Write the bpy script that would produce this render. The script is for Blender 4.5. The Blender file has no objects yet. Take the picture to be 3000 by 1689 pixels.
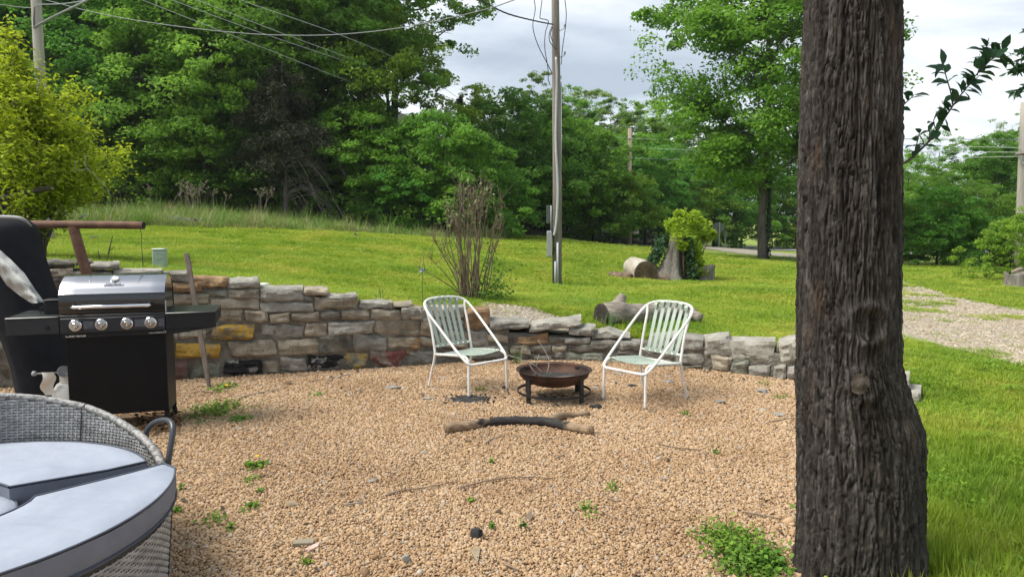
import bpy, math, random
import numpy as np
from mathutils import Vector, noise as mnoise
R = math.radians
random.seed(7)
rng = np.random.default_rng(11)
scene = bpy.context.scene
col = scene.collection

# ---------------------------------------------------------------- camera
CAMZ, FPX, HOR = 1.5, 2083.3, 655.0
PITCH = math.atan((844.5 - HOR) / FPX)
cam_data = bpy.data.cameras.new('camera')
cam_data.lens = 25.0; cam_data.sensor_width = 36.0
cam_data.clip_start = 0.05; cam_data.clip_end = 2000
cam = bpy.data.objects.new('camera', cam_data); col.objects.link(cam)
cam.location = (0, 0, CAMZ); cam.rotation_euler = (math.pi/2 - PITCH, 0, 0)
scene.camera = cam

# ---------------------------------------------------------------- world, sun, exposure
SUN_AZ, SUN_EL = R(-102), R(58)
scene.view_settings.view_transform = 'Standard'
scene.view_settings.look = 'None'
scene.view_settings.exposure = 2.08
scene.view_settings.gamma = 1.0
world = bpy.data.worlds.new('World'); scene.world = world; world.use_nodes = True
wn, wl = world.node_tree.nodes, world.node_tree.links
wn.clear()
def WN(t, **k):
    n = wn.new(t)
    for a, b in k.items(): setattr(n, a, b)
    return n
wout = WN('ShaderNodeOutputWorld'); wbg = WN('ShaderNodeBackground'); wbg.inputs[1].default_value = 0.1
sky = WN('ShaderNodeTexSky', sky_type='NISHITA', sun_disc=False)
sky.sun_elevation = SUN_EL; sky.sun_rotation = SUN_AZ; sky.air_density = 1.0; sky.dust_density = 2.0
tc = WN('ShaderNodeTexCoord')
sep = WN('ShaderNodeSeparateXYZ'); wl.new(tc.outputs['Generated'], sep.inputs[0])
mx = WN('ShaderNodeMath', operation='MAXIMUM'); mx.inputs[1].default_value = 0.0; wl.new(sep.outputs[2], mx.inputs[0])
ad = WN('ShaderNodeMath', operation='ADD'); ad.inputs[1].default_value = 0.22; wl.new(mx.outputs[0], ad.inputs[0])
dx = WN('ShaderNodeMath', operation='DIVIDE'); wl.new(sep.outputs[0], dx.inputs[0]); wl.new(ad.outputs[0], dx.inputs[1])
dy = WN('ShaderNodeMath', operation='DIVIDE'); wl.new(sep.outputs[1], dy.inputs[0]); wl.new(ad.outputs[0], dy.inputs[1])
cmb = WN('ShaderNodeCombineXYZ'); wl.new(dx.outputs[0], cmb.inputs[0]); wl.new(dy.outputs[0], cmb.inputs[1])
nz = WN('ShaderNodeTexNoise'); nz.inputs['Scale'].default_value = 1.35; nz.inputs['Detail'].default_value = 7.0
nz.inputs['Roughness'].default_value = 0.52; nz.inputs['Distortion'].default_value = 0.35
mp = WN('ShaderNodeMapping'); mp.inputs['Location'].default_value = (3.1, 1.7, 0.4); mp.inputs['Scale'].default_value = (0.8, 1.35, 1)
wl.new(cmb.outputs[0], mp.inputs[0]); wl.new(mp.outputs[0], nz.inputs['Vector'])
cr = WN('ShaderNodeValToRGB'); wl.new(nz.outputs[0], cr.inputs[0])
e = cr.color_ramp.elements
e[0].position = 0.36; e[0].color = (0.40, 0.46, 0.54, 1)
e[1].position = 0.63; e[1].color = (0.86, 0.885, 0.92, 1)
m_ = cr.color_ramp.elements.new(0.49); m_.color = (0.60, 0.66, 0.73, 1)
sc_ = WN('ShaderNodeVectorMath', operation='SCALE'); sc_.inputs['Scale'].default_value = 3.05
wl.new(cr.outputs[0], sc_.inputs[0])
mixc = WN('ShaderNodeMixRGB'); mixc.inputs[0].default_value = 0.96
wl.new(sky.outputs[0], mixc.inputs[1]); wl.new(sc_.outputs[0], mixc.inputs[2])
wl.new(mixc.outputs[0], wbg.inputs[0]); wl.new(wbg.outputs[0], wout.inputs[0])

sun_data = bpy.data.lights.new('sun', 'SUN'); sun_data.energy = 1.25; sun_data.angle = R(30); sun_data.color = (1.0, 0.95, 0.86)
sun = bpy.data.objects.new('sun', sun_data); col.objects.link(sun)
sdir = Vector((math.sin(SUN_AZ)*math.cos(SUN_EL), math.cos(SUN_AZ)*math.cos(SUN_EL), math.sin(SUN_EL)))
sun.rotation_euler = sdir.to_track_quat('Z', 'Y').to_euler(); sun.location = (0, 0, 30)
scene.render.engine = 'CYCLES'
scene.cycles.max_bounces = 6; scene.cycles.diffuse_bounces = 4; scene.cycles.glossy_bounces = 2; scene.cycles.transmission_bounces = 3
scene.cycles.caustics_reflective = False; scene.cycles.caustics_refractive = False
scene.cycles.use_denoising = True; scene.cycles.use_adaptive_sampling = True; scene.cycles.adaptive_threshold = 0.015

# ---------------------------------------------------------------- pixel helpers (source pixels of a 3000 px wide frame)
_cp, _sp = math.cos(PITCH), math.sin(PITCH)
def P(px, py, Y):
    u = (px - 1500) / FPX; v = (844.5 - py) / FPX
    d = (u, _cp + v*_sp, -_sp + v*_cp)
    t = Y / d[1]
    return np.array((u*t, Y, CAMZ + d[2]*t))
def G(px, py, z=0.0):
    u = (px - 1500) / FPX; v = (844.5 - py) / FPX
    d = (u, _cp + v*_sp, -_sp + v*_cp)
    t = (z - CAMZ) / d[2]
    return np.array((u*t, d[1]*t, z))
def X_at(px, Y):   # X of column px at depth Y close to the horizon
    return (px - 1500) / FPX * Y

# ---------------------------------------------------------------- materials
MATS = {}
def nodes_of(m):
    m.use_nodes = True
    return m.node_tree.nodes, m.node_tree.links
def ramp(n, stops):
    r = n.new('ShaderNodeValToRGB'); el = r.color_ramp.elements
    while len(el) > 1: el.remove(el[-1])
    el[0].position = stops[0][0]; el[0].color = (*stops[0][1], 1)
    for p, c in stops[1:]:
        x = el.new(p); x.color = (*c, 1)
    return r
def mat(name, stops, rough=0.7, scale=8.0, detail=5.0, bump=0.0, bscale=None, metal=0.0, stretch=(1, 1, 1), coord='Object',
        rnd=0.0, spec=0.5, dist=0.02, coat=0.0):
    """noise-driven Principled material; stops = colour or list of (pos, colour)"""
    if name in MATS: return MATS[name]
    m = bpy.data.materials.new(name); n, l = nodes_of(m)
    b = n['Principled BSDF']; b.inputs['Roughness'].default_value = rough; b.inputs['Metallic'].default_value = metal
    b.inputs['Specular IOR Level'].default_value = spec; b.inputs['Coat Weight'].default_value = coat
    if not isinstance(stops, list): stops = [(0.3, tuple(c*0.88 for c in stops)), (0.7, tuple(min(1, c*1.1) for c in stops))]
    t = n.new('ShaderNodeTexCoord'); mpn = n.new('ShaderNodeMapping'); mpn.inputs['Scale'].default_value = stretch
    l.new(t.outputs[coord], mpn.inputs[0])
    nzn = n.new('ShaderNodeTexNoise'); nzn.inputs['Scale'].default_value = scale; nzn.inputs['Detail'].default_value = detail
    nzn.inputs['Roughness'].default_value = 0.6
    if rnd:
        oi = n.new('ShaderNodeObjectInfo'); va = n.new('ShaderNodeVectorMath'); va.operation = 'ADD'
        ml = n.new('ShaderNodeMath'); ml.operation = 'MULTIPLY'; ml.inputs[1].default_value = 37.0
        l.new(oi.outputs['Random'], ml.inputs[0]); l.new(mpn.outputs[0], va.inputs[0]); l.new(ml.outputs[0], va.inputs[1])
        l.new(va.outputs[0], nzn.inputs['Vector'])
    else:
        l.new(mpn.outputs[0], nzn.inputs['Vector'])
    r = ramp(n, stops); l.new(nzn.outputs[0], r.inputs[0])
    last = r.outputs[0]
    if rnd:
        hsv = n.new('ShaderNodeHueSaturation'); mr = n.new('ShaderNodeMapRange')
        mr.inputs['To Min'].default_value = 1 - rnd; mr.inputs['To Max'].default_value = 1 + rnd
        l.new(oi.outputs['Random'], mr.inputs[0]); l.new(mr.outputs[0], hsv.inputs['Value']); l.new(last, hsv.inputs['Color'])
        last = hsv.outputs[0]
    l.new(last, b.inputs['Base Color'])
    if bump:
        n2 = n.new('ShaderNodeTexNoise'); n2.inputs['Scale'].default_value = bscale or scale*3; n2.inputs['Detail'].default_value = 6
        l.new(mpn.outputs[0], n2.inputs['Vector'])
        bp = n.new('ShaderNodeBump'); bp.inputs['Strength'].default_value = bump; bp.inputs['Distance'].default_value = dist
        l.new(n2.outputs[0], bp.inputs['Height']); l.new(bp.outputs[0], b.inputs['Normal'])
    MATS[name] = m
    return m
def leaf_mat(name, lo, hi, trans=0.35, rnd=0.12, rough=0.55, spec=0.25):
    """leaf colour runs lo..hi with the leaf's own 'tint'; part of the light passes through the blade"""
    if name in MATS: return MATS[name]
    m = bpy.data.materials.new(name); n, l = nodes_of(m)
    b = n['Principled BSDF']; out = n['Material Output']
    b.inputs['Roughness'].default_value = rough; b.inputs['Specular IOR Level'].default_value = spec
    at = n.new('ShaderNodeAttribute'); at.attribute_name = 'tint'
    r = ramp(n, [(0.0, lo), (1.0, hi)]); l.new(at.outputs['Fac'], r.inputs[0])
    oi = n.new('ShaderNodeObjectInfo'); hsv = n.new('ShaderNodeHueSaturation'); mr = n.new('ShaderNodeMapRange')
    mr.inputs['To Min'].default_value = 1 - rnd; mr.inputs['To Max'].default_value = 1 + rnd
    l.new(oi.outputs['Random'], mr.inputs[0]); l.new(mr.outputs[0], hsv.inputs['Value']); l.new(r.outputs[0], hsv.inputs['Color'])
    mr2 = n.new('ShaderNodeMapRange'); mr2.inputs['To Min'].default_value = 0.485; mr2.inputs['To Max'].default_value = 0.515
    ml = n.new('ShaderNodeMath'); ml.operation = 'FRACT'; m7 = n.new('ShaderNodeMath'); m7.operation = 'MULTIPLY'; m7.inputs[1].default_value = 7.3
    l.new(oi.outputs['Random'], m7.inputs[0]); l.new(m7.outputs[0], ml.inputs[0]); l.new(ml.outputs[0], mr2.inputs[0]); l.new(mr2.outputs[0], hsv.inputs['Hue'])
    l.new(hsv.outputs[0], b.inputs['Base Color'])
    tr = n.new('ShaderNodeBsdfTranslucent'); l.new(hsv.outputs[0], tr.inputs[0])
    mx_ = n.new('ShaderNodeMixShader'); mx_.inputs[0].default_value = trans
    l.new(b.outputs[0], mx_.inputs[1]); l.new(tr.outputs[0], mx_.inputs[2]); l.new(mx_.outputs[0], out.inputs[0])
    MATS[name] = m
    return m
def plain(name, c, rough=0.5, metal=0.0, spec=0.5, coat=0.0):
    return mat(name, [(0.35, tuple(x*0.93 for x in c)), (0.65, tuple(min(1, x*1.06) for x in c))], rough=rough, metal=metal, spec=spec, scale=14, coat=coat)

# ---------------------------------------------------------------- mesh helpers
class MB:
    def __init__(s): s.v = []; s.f = []; s.t = None
    def add(s, v, f):
        o = len(s.v); s.v.extend([tuple(p) for p in v]); s.f.extend([tuple(i+o for i in q) for q in f]); return s
    def box(s, x0, x1, y0, y1, z0, z1, bev=0.0):
        if bev <= 0:
            v = [(x, y, z) for z in (z0, z1) for y in (y0, y1) for x in (x0, x1)]
            return s.add(v, [(0,2,3,1),(4,5,7,6),(0,1,5,4),(2,6,7,3),(0,4,6,2),(1,3,7,5)])
        b = bev; v = []; idx = {}
        for sx in (0,1):
            for sy in (0,1):
                for sz in (0,1):
                    for ax in range(3):
                        p = [(x0,x1)[sx], (y0,y1)[sy], (z0,z1)[sz]]
                        for a in range(3):
                            if a != ax: p[a] += b if (sx,sy,sz)[a] == 0 else -b
                        idx[(sx,sy,sz,ax)] = len(v); v.append(p)
        f = []
        for ax in range(3):
            o1, o2 = [a for a in range(3) if a != ax]
            for sg in (0,1):
                q = []
                for (p_, q_) in ((0,0),(1,0),(1,1),(0,1)):
                    k = [0,0,0]; k[ax] = sg; k[o1] = p_; k[o2] = q_; q.append(idx[(*k, ax)])
                f.append(tuple(q))
        for ax in range(3):
            o1, o2 = [a for a in range(3) if a != ax]
            for p_ in (0,1):
                for q_ in (0,1):
                    k0 = [0,0,0]; k0[o1] = p_; k0[o2] = q_; k1 = list(k0); k1[ax] = 1
                    f.append((idx[(*k0,o1)], idx[(*k1,o1)], idx[(*k1,o2)], idx[(*k0,o2)]))
        for sx in (0,1):
            for sy in (0,1):
                for sz in (0,1): f.append(tuple(idx[(sx,sy,sz,a)] for a in range(3)))
        return s.add(v, f)
    def tube(s, pts, r, n=8, cap=True, smooth=0):
        pts = [np.array(p, float) for p in pts]
        rr = list(r) if hasattr(r, '__len__') else [r]*len(pts)
        if smooth: pts, rr = catmull(pts, rr, smooth)
        v, f = sweep(pts, rr, n, cap); return s.add(v, f)
    def lathe(s, prof, n=24, c=(0,0,0), cap=False):
        v = []; f = []
        for (r, z) in prof:
            for k in range(n):
                a = 2*math.pi*k/n; v.append((c[0]+r*math.cos(a), c[1]+r*math.sin(a), c[2]+z))
        m = len(prof)
        for i in range(m-1):
            for k in range(n):
                k2 = (k+1) % n; f.append((i*n+k, i*n+k2, (i+1)*n+k2, (i+1)*n+k))
        if cap:
            f.append(tuple(range(n-1, -1, -1))); f.append(tuple((m-1)*n+k for k in range(n)))
        return s.add(v, f)
    def grid(s, V):
        """V[i][j] array of points"""
        a, b = len(V), len(V[0]); f = []
        for i in range(a-1):
            for j in range(b-1): f.append((i*b+j, i*b+j+1, (i+1)*b+j+1, (i+1)*b+j))
        return s.add([p for row in V for p in row], f)
    def prism(s, poly, z0, z1):
        n = len(poly); v = [(x, y, z0) for x, y in poly] + [(x, y, z1) for x, y in poly]
        f = [tuple(range(n-1, -1, -1)), tuple(range(n, 2*n))] + [(i, (i+1) % n, n+(i+1) % n, n+i) for i in range(n)]
        return s.add(v, f)
def catmull(pts, rr, k):
    P_ = [2*pts[0]-pts[1]] + pts + [2*pts[-1]-pts[-2]]; R_ = [rr[0]] + rr + [rr[-1]]
    out, ro = [], []
    for i in range(1, len(P_)-2):
        for j in range(k):
            t = j/k; a, b, c, d = P_[i-1], P_[i], P_[i+1], P_[i+2]
            out.append(0.5*((2*b)+(c-a)*t+(2*a-5*b+4*c-d)*t*t+(3*b-a-3*c+d)*t**3)); ro.append(R_[i]*(1-t)+R_[i+1]*t)
    out.append(pts[-1]); ro.append(rr[-1]); return out, ro
def sweep(pts, rr, n, cap=True):
    m = len(pts); v = []; f = []
    up = None
    for i in range(m):
        d = pts[min(i+1, m-1)] - pts[max(i-1, 0)]; L = np.linalg.norm(d); d = d/L if L > 1e-9 else np.array((0, 0, 1.0))
        if up is None:
            up = np.array((0, 0, 1.0)) if abs(d[2]) < 0.9 else np.array((1.0, 0, 0))
        a = np.cross(d, up); la = np.linalg.norm(a)
        if la < 1e-6: a = np.cross(d, np.array((0.3, 1, 0.2))); la = np.linalg.norm(a)
        a /= la; b = np.cross(a, d); up = b
        for k in range(n):
            t = 2*math.pi*k/n; v.append(pts[i] + rr[i]*(math.cos(t)*a + math.sin(t)*b))
    for i in range(m-1):
        for k in range(n):
            k2 = (k+1) % n; f.append((i*n+k, i*n+k2, (i+1)*n+k2, (i+1)*n+k))
    if cap: f.append(tuple(range(n-1, -1, -1))); f.append(tuple((m-1)*n+k for k in range(n)))
    return v, f
def fast_mesh(name, V, F, tint=None):
    """V (n,3) array, F (m,k) array of equal-sided faces"""
    me = bpy.data.meshes.new(name); V = np.asarray(V, np.float32); F = np.asarray(F, np.int32)
    k = F.shape[1]
    me.vertices.add(len(V)); me.vertices.foreach_set('co', V.ravel())
    me.loops.add(F.size); me.loops.foreach_set('vertex_index', F.ravel())
    me.polygons.add(len(F)); me.polygons.foreach_set('loop_start', np.arange(0, F.size, k, dtype=np.int32))
    me.update(calc_edges=True)
    if tint is not None:
        a = me.attributes.new('tint', 'FLOAT', 'POINT'); a.data.foreach_set('value', np.asarray(tint, np.float32))
    return me
def wloc(o):
    p = np.zeros(3)
    while o is not None: p += np.array(o.location); o = o.parent
    return p
def put(name, me, m=None, parent=None):
    o = bpy.data.objects.new(name, me); col.objects.link(o)
    if parent is not None: o.parent = parent
    if m is not None and me is not None:
        if len(me.materials) == 0: me.materials.append(m)
    return o
def obj(name, mb, m, parent=None, smooth=False, world_=True):
    """mesh object from a builder in world coordinates (moved into its parent's frame)"""
    me = bpy.data.meshes.new(name)
    V = np.array(mb.v, float).reshape(-1, 3)
    if parent is not None and world_: V = V - wloc(parent)
    me.from_pydata(V.tolist(), [], mb.f); me.update()
    if smooth:
        me.polygons.foreach_set('use_smooth', [True]*len(me.polygons)); 
        if smooth == 'auto': me.set_sharp_from_angle(angle=R(38))
    return put(name, me, m, parent)
def tag(o, label, cat=None, group=None, kind=None):
    o['label'] = label
    if cat: o['category'] = cat
    if group: o['group'] = group
    if kind: o['kind'] = kind
    return o
def thing(name, label, cat, loc=(0, 0, 0), rz=0.0, group=None):
    o = bpy.data.objects.new(name, None); col.objects.link(o); o.empty_display_size = 0.1
    o.location = tuple(float(x) for x in loc); o.rotation_euler = (0, 0, rz)
    return tag(o, label, cat, group)
KIDS = {}
def copy_tree(o, parent=None):
    c = o.copy(); col.objects.link(c); c.parent = parent
    for ch in [x for x in bpy.data.objects if x.parent == o] if o not in KIDS else KIDS[o]:
        copy_tree(ch, c)
    return c
def rock_blob(mb, c, sx, sy, sz, seed, n=7, m=5, rough=0.25, rz=0.0, flat=0.6):
    """uneven faceted stone resting on its base"""
    V = []; ca, sa = math.cos(rz), math.sin(rz)
    for i in range(m+1):
        ph = math.pi*i/m; row = []
        for k in range(n):
            th = 2*math.pi*k/n
            p = Vector((math.sin(ph)*math.cos(th), math.sin(ph)*math.sin(th), math.cos(ph)))
            q = 1 + rough*mnoise.noise(p*1.7 + Vector((seed*3.1, seed*1.7, 0)))*2
            x, y, z = p.x*q*sx, p.y*q*sy, max(-flat, min(flat, p.z*q))/flat*sz
            row.append((c[0]+x*ca-y*sa, c[1]+x*sa+y*ca, c[2]+z))
        V.append(row)
    o = len(mb.v); v = [p for r_ in V for p in r_]; f = []
    for i in range(m):
        for k in range(n):
            k2 = (k+1) % n; f.append((i*n+k, (i+1)*n+k, (i+1)*n+k2, i*n+k2))
    mb.add(v, f); return mb
# ================================================================ TERRAIN
# foot of the stone wall: (px, py) -> ground points at z = 0
WALL = [(-900, 1150), (-300, 1146), (0, 1138), (250, 1126), (487, 1115), (760, 1098), (1000, 1085), (1150, 1075), (1300, 1064), (1500, 1056),
        (1700, 1056), (1900, 1066), (2050, 1082), (2190, 1098), (2330, 1115), (2500, 1145), (2690, 1188), (3300, 1188), (4600, 1188)]
_wp = np.array([p for p, _ in WALL], float); _wy = np.array([G(p, y)[1] for p, y in WALL])
def YW(px): return np.interp(px, _wp, _wy)
# height of the wall's top (mortar core) along it, source pixels
TOPS = [(-900, 770), (100, 778), (300, 790), (480, 800), (560, 826), (760, 850), (880, 850), (960, 872), (1060, 890), (1200, 908), (1300, 920), (1430, 935),
        (1445, 972), (1560, 974), (1600, 984), (1700, 990), (1850, 1000), (2000, 1010), (2150, 1015), (2250, 1030), (2330, 1040), (2500, 1085), (2600, 1130), (2700, 1180), (4600, 1184)]
_tp = np.array([p for p, _ in TOPS], float)
def ZTOP(px):
    y = np.interp(px, _tp, [t for _, t in TOPS])
    return CAMZ - (y - HOR) * YW(px) / FPX
ctrl = []
def cpx(px, py, Y): p = P(px, py, Y); ctrl.append((p[0], p[1], p[2]))
def cz(px, Y, z): ctrl.append((X_at(px, Y), Y, z))
for px in range(-900, 2660, 90):
    zt = float(ZTOP(px)); cz(px, float(YW(px)) + 0.34, max(0.03, min(zt - 0.02, zt*0.96)))
for a in [(700, 800, 9.6), (700, 740, 12.5), (450, 668, 17), (450, 740, 11.5), (200, 700, 13.5), (0, 690, 14), (760, 678, 18), (1000, 689, 19), (1000, 760, 13.2),
          (1000, 850, 9.2), (1200, 697, 21), (1200, 790, 12.2), (1300, 850, 9.9), (1380, 876, 9.4), (1400, 760, 16), (1400, 705, 23), (1500, 707, 26), (1632, 839, 14), (1632, 780, 18),
          (1632, 714, 27), (1500, 860, 11.5), (1560, 905, 8.7), (1750, 725, 27), (1750, 780, 18.5), (1800, 958, 8.3), (1950, 735, 27), (1950, 780, 20), (1960, 822, 16.5),
          (2240, 767, 27), (2240, 850, 13), (2240, 930, 9.6), (2080, 723, 40), (2340, 757, 30), (2640, 900, 12), (2700, 1000, 8.6), (2800, 1200, 5.65), (2850, 1500, 3.72), (2980, 842, 16),
          (2800, 800, 20.5), (2640, 783, 24), (3000, 790, 24), (3000, 760, 36), (2640, 755, 36), (1845, 716, 38), (1300, 700, 27), (1000, 690, 26), (840, 642, 26), (400, 602, 29), (0, 600, 29),
          (400, 640, 22), (0, 640, 22), (800, 660, 22), (1700, 712, 38), (2300, 735, 42)]:
    cpx(*a)
for Y, z in ((1.0, 0), (3.0, 0), (4.4, 0.0)):
    for px in (3200, 3800): cz(px, Y, z)
for X, Y, z in [(1.3, 2.0, 0), (1.5, 3.2, 0), (2.3, 4.4, 0), (3.4, 5.7, 0.02), (1.0, 1.0, 0), (6, 1, 0), (9, 8, 0.1), (14, 20, 0.05), (30, 40, 0), (60, 90, 0), (20, 90, 0.3), (0, 90, 3), (-25, 40, 9),
                (-12, 38, 7), (-40, 60, 18), (-10, 70, 12), (-60, 100, 25), (-3, 40, 3.5), (-25, 20, 2.5), (-12, 12, 1.2), (0, 140, 6), (80, 140, 0), (-60, 30, 8), (8, 60, 0.4), (5, 45, 0.6), (60, 20, 0), (60, 50, 0)]:
    ctrl.append((X, Y, z))
CT = np.array(ctrl)
_A = np.linalg.norm(CT[:, None, :2] - CT[None, :, :2], axis=2)
_n = len(CT)
_M = np.zeros((_n+3, _n+3)); _M[:_n, :_n] = _A; _M[:_n, _n] = 1; _M[:_n, _n+1:] = CT[:, :2]; _M[_n, :_n] = 1; _M[_n+1:, :_n] = CT[:, :2].T
_W = np.linalg.solve(_M + np.diag([-0.02]*_n + [0]*3), np.concatenate([CT[:, 2], np.zeros(3)]))
def HZ(X, Y):
    X = np.atleast_1d(np.asarray(X, float)); Y = np.atleast_1d(np.asarray(Y, float)); out = np.zeros(X.shape)
    fl = X.ravel(); gl = Y.ravel(); o = np.zeros(fl.shape)
    for i in range(0, len(fl), 20000):
        d = np.hypot(fl[i:i+20000, None] - CT[None, :, 0], gl[i:i+20000, None] - CT[None, :, 1])
        o[i:i+20000] = d @ _W[:_n] + _W[_n] + _W[_n+1]*fl[i:i+20000] + _W[_n+2]*gl[i:i+20000]
    return np.clip(o, -0.6, 26.0).reshape(X.shape)
def xbound(Y):   # edge between gravel and grass beside the big trunk
    return np.interp(Y, [0, 2.4, 3.2, 4.5, 5.84, 9], [0.95, 1.15, 1.5, 2.45, 3.4, 3.6])
def pxof(X, Y): return 1500 + FPX*X/np.maximum(Y, 0.01)
def in_patio(X, Y):
    return (Y < YW(pxof(X, Y)) + 0.08) & (X < xbound(Y)) & (Y > 0)
def ground_z(X, Y):
    X = np.atleast_1d(np.asarray(X, float)); Y = np.atleast_1d(np.asarray(Y, float))
    z = HZ(X, Y)
    w = np.clip((X - xbound(Y))/0.5, 0, 1)
    inside = (Y < YW(pxof(X, Y)) + 0.1)
    return np.where(inside, np.clip(z, -0.03, 0.12)*w, z)
def gz(x, y): return float(ground_z(x, y)[0])

M_soil = mat('gravel_bed', [(0.3, (0.17, 0.105, 0.055)), (0.5, (0.28, 0.18, 0.10)), (0.7, (0.38, 0.26, 0.15))], rough=0.9, scale=55, detail=3, bump=0.8, bscale=80, dist=0.015)
M_lawn = mat('lawn_turf', [(0.25, (0.10, 0.15, 0.02)), (0.5, (0.19, 0.26, 0.03)), (0.75, (0.28, 0.31, 0.06))], rough=0.9, scale=2.2, detail=9, bump=0.5, bscale=30, dist=0.03)
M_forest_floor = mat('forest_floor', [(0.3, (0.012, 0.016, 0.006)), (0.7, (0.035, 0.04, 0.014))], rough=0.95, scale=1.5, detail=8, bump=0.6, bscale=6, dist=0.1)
us = np.concatenate([np.linspace(-3000, -300, 30)[:-1], np.arange(-300, 3400, 16), np.linspace(3400, 6500, 30)])
srel = np.concatenate([np.linspace(0.08, 0.9, 26), np.linspace(0.91, 1.0, 8)])
far = 7.9*np.geomspace(1.0, 22.0, 120)
rows = []
for k, sv in enumerate(srel): rows.append(('in', sv))
rows += [('off', 0.07), ('off', 0.27)]
for v in far[1:]: rows.append(('far', v))
VV = []
for kind, v in rows:
    yw = YW(us)
    if kind == 'in': Yr = yw*v
    elif kind == 'off': Yr = yw + v
    else: Yr = np.maximum((yw+0.27)*(v/7.9), 0) if True else 0
    Xr = (us-1500)/FPX*Yr
    zr = HZ(Xr, Yr)
    if kind == 'in' or (kind == 'off' and v < 0.1):
        w = np.clip((Xr - xbound(Yr))/0.5, 0, 1); zr = np.clip(zr, -0.03, 0.12)*w
    VV.append(np.stack([Xr, Yr, zr], 1))
VV = np.array(VV); na, nb = VV.shape[:2]
ii, jj = np.meshgrid(np.arange(na-1), np.arange(nb-1), indexing='ij')
FF = np.stack([ii*nb+jj, ii*nb+jj+1, (ii+1)*nb+jj+1, (ii+1)*nb+jj], -1).reshape(-1, 4)
me = fast_mesh('ground', VV.reshape(-1, 3), FF)
cen = VV.reshape(-1, 3)[FF].mean(1)
pm = in_patio(cen[:, 0], cen[:, 1])
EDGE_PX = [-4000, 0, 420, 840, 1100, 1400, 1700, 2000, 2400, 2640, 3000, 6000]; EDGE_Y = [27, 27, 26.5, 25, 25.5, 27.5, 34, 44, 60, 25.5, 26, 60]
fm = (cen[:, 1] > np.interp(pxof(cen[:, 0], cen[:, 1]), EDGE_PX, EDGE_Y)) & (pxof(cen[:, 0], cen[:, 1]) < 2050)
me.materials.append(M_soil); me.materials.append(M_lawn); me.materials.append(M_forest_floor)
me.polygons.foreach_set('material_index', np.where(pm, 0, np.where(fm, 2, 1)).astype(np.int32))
me.polygons.foreach_set('use_smooth', np.ones(len(FF), bool))
g = put('ground', me); tag(g, 'ground under the gravel patio, the mown lawn and the wooded slope', kind='structure')
# the same ground goes on behind the camera
mb = MB().grid([[(x, y, -0.035) for x in np.linspace(-25, 25, 6)] for y in np.linspace(-25, 0.62, 6)])
g2 = obj('ground', mb, M_soil); tag(g2, 'gravelled ground continuing behind the patio', kind='structure')

# ---------------------------------------------------------------- instancing of uncountable small pieces
def scatter(name, protos, pts, rot, scl, idx, label):
    me = bpy.data.meshes.new(name); me.vertices.add(len(pts)); me.vertices.foreach_set('co', np.asarray(pts, np.float32).ravel())
    a = me.attributes.new('rot', 'FLOAT_VECTOR', 'POINT'); a.data.foreach_set('vector', np.asarray(rot, np.float32).ravel())
    a = me.attributes.new('scl', 'FLOAT_VECTOR', 'POINT'); a.data.foreach_set('vector', np.asarray(scl, np.float32).ravel())
    a = me.attributes.new('idx', 'INT', 'POINT'); a.data.foreach_set('value', np.asarray(idx, np.int32))
    me.update()
    o = put(name, me); tag(o, label, kind='stuff')
    pc = bpy.data.collections.new(name + '_pieces')
    for k, pm_ in enumerate(protos):
        po = bpy.data.objects.new('%s_piece_%02d' % (name, k), pm_); pc.objects.link(po)
    ng = bpy.data.node_groups.new(name + '_scatter', 'GeometryNodeTree')
    ng.interface.new_socket('Geometry', in_out='INPUT', socket_type='NodeSocketGeometry')
    ng.interface.new_socket('Geometry', in_out='OUTPUT', socket_type='NodeSocketGeometry')
    n, l = ng.nodes, ng.links
    gi = n.new('NodeGroupInput'); go = n.new('NodeGroupOutput'); ip = n.new('GeometryNodeInstanceOnPoints')
    ci = n.new('GeometryNodeCollectionInfo'); ci.inputs['Collection'].default_value = pc
    ci.inputs['Separate Children'].default_value = True; ci.inputs['Reset Children'].default_value = True
    l.new(gi.outputs[0], ip.inputs['Points']); l.new(ci.outputs[0], ip.inputs['Instance']); ip.inputs['Pick Instance'].default_value = True
    for nm, ty, so in (('rot', 'FLOAT_VECTOR', 'Rotation'), ('scl', 'FLOAT_VECTOR', 'Scale'), ('idx', 'INT', 'Instance Index')):
        na_ = n.new('GeometryNodeInputNamedAttribute'); na_.data_type = ty; na_.inputs[0].default_value = nm
        l.new(na_.outputs[0], ip.inputs[so])
    l.new(ip.outputs[0], go.inputs[0])
    md = o.modifiers.new('scatter', 'NODES'); md.node_group = ng
    return o
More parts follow.
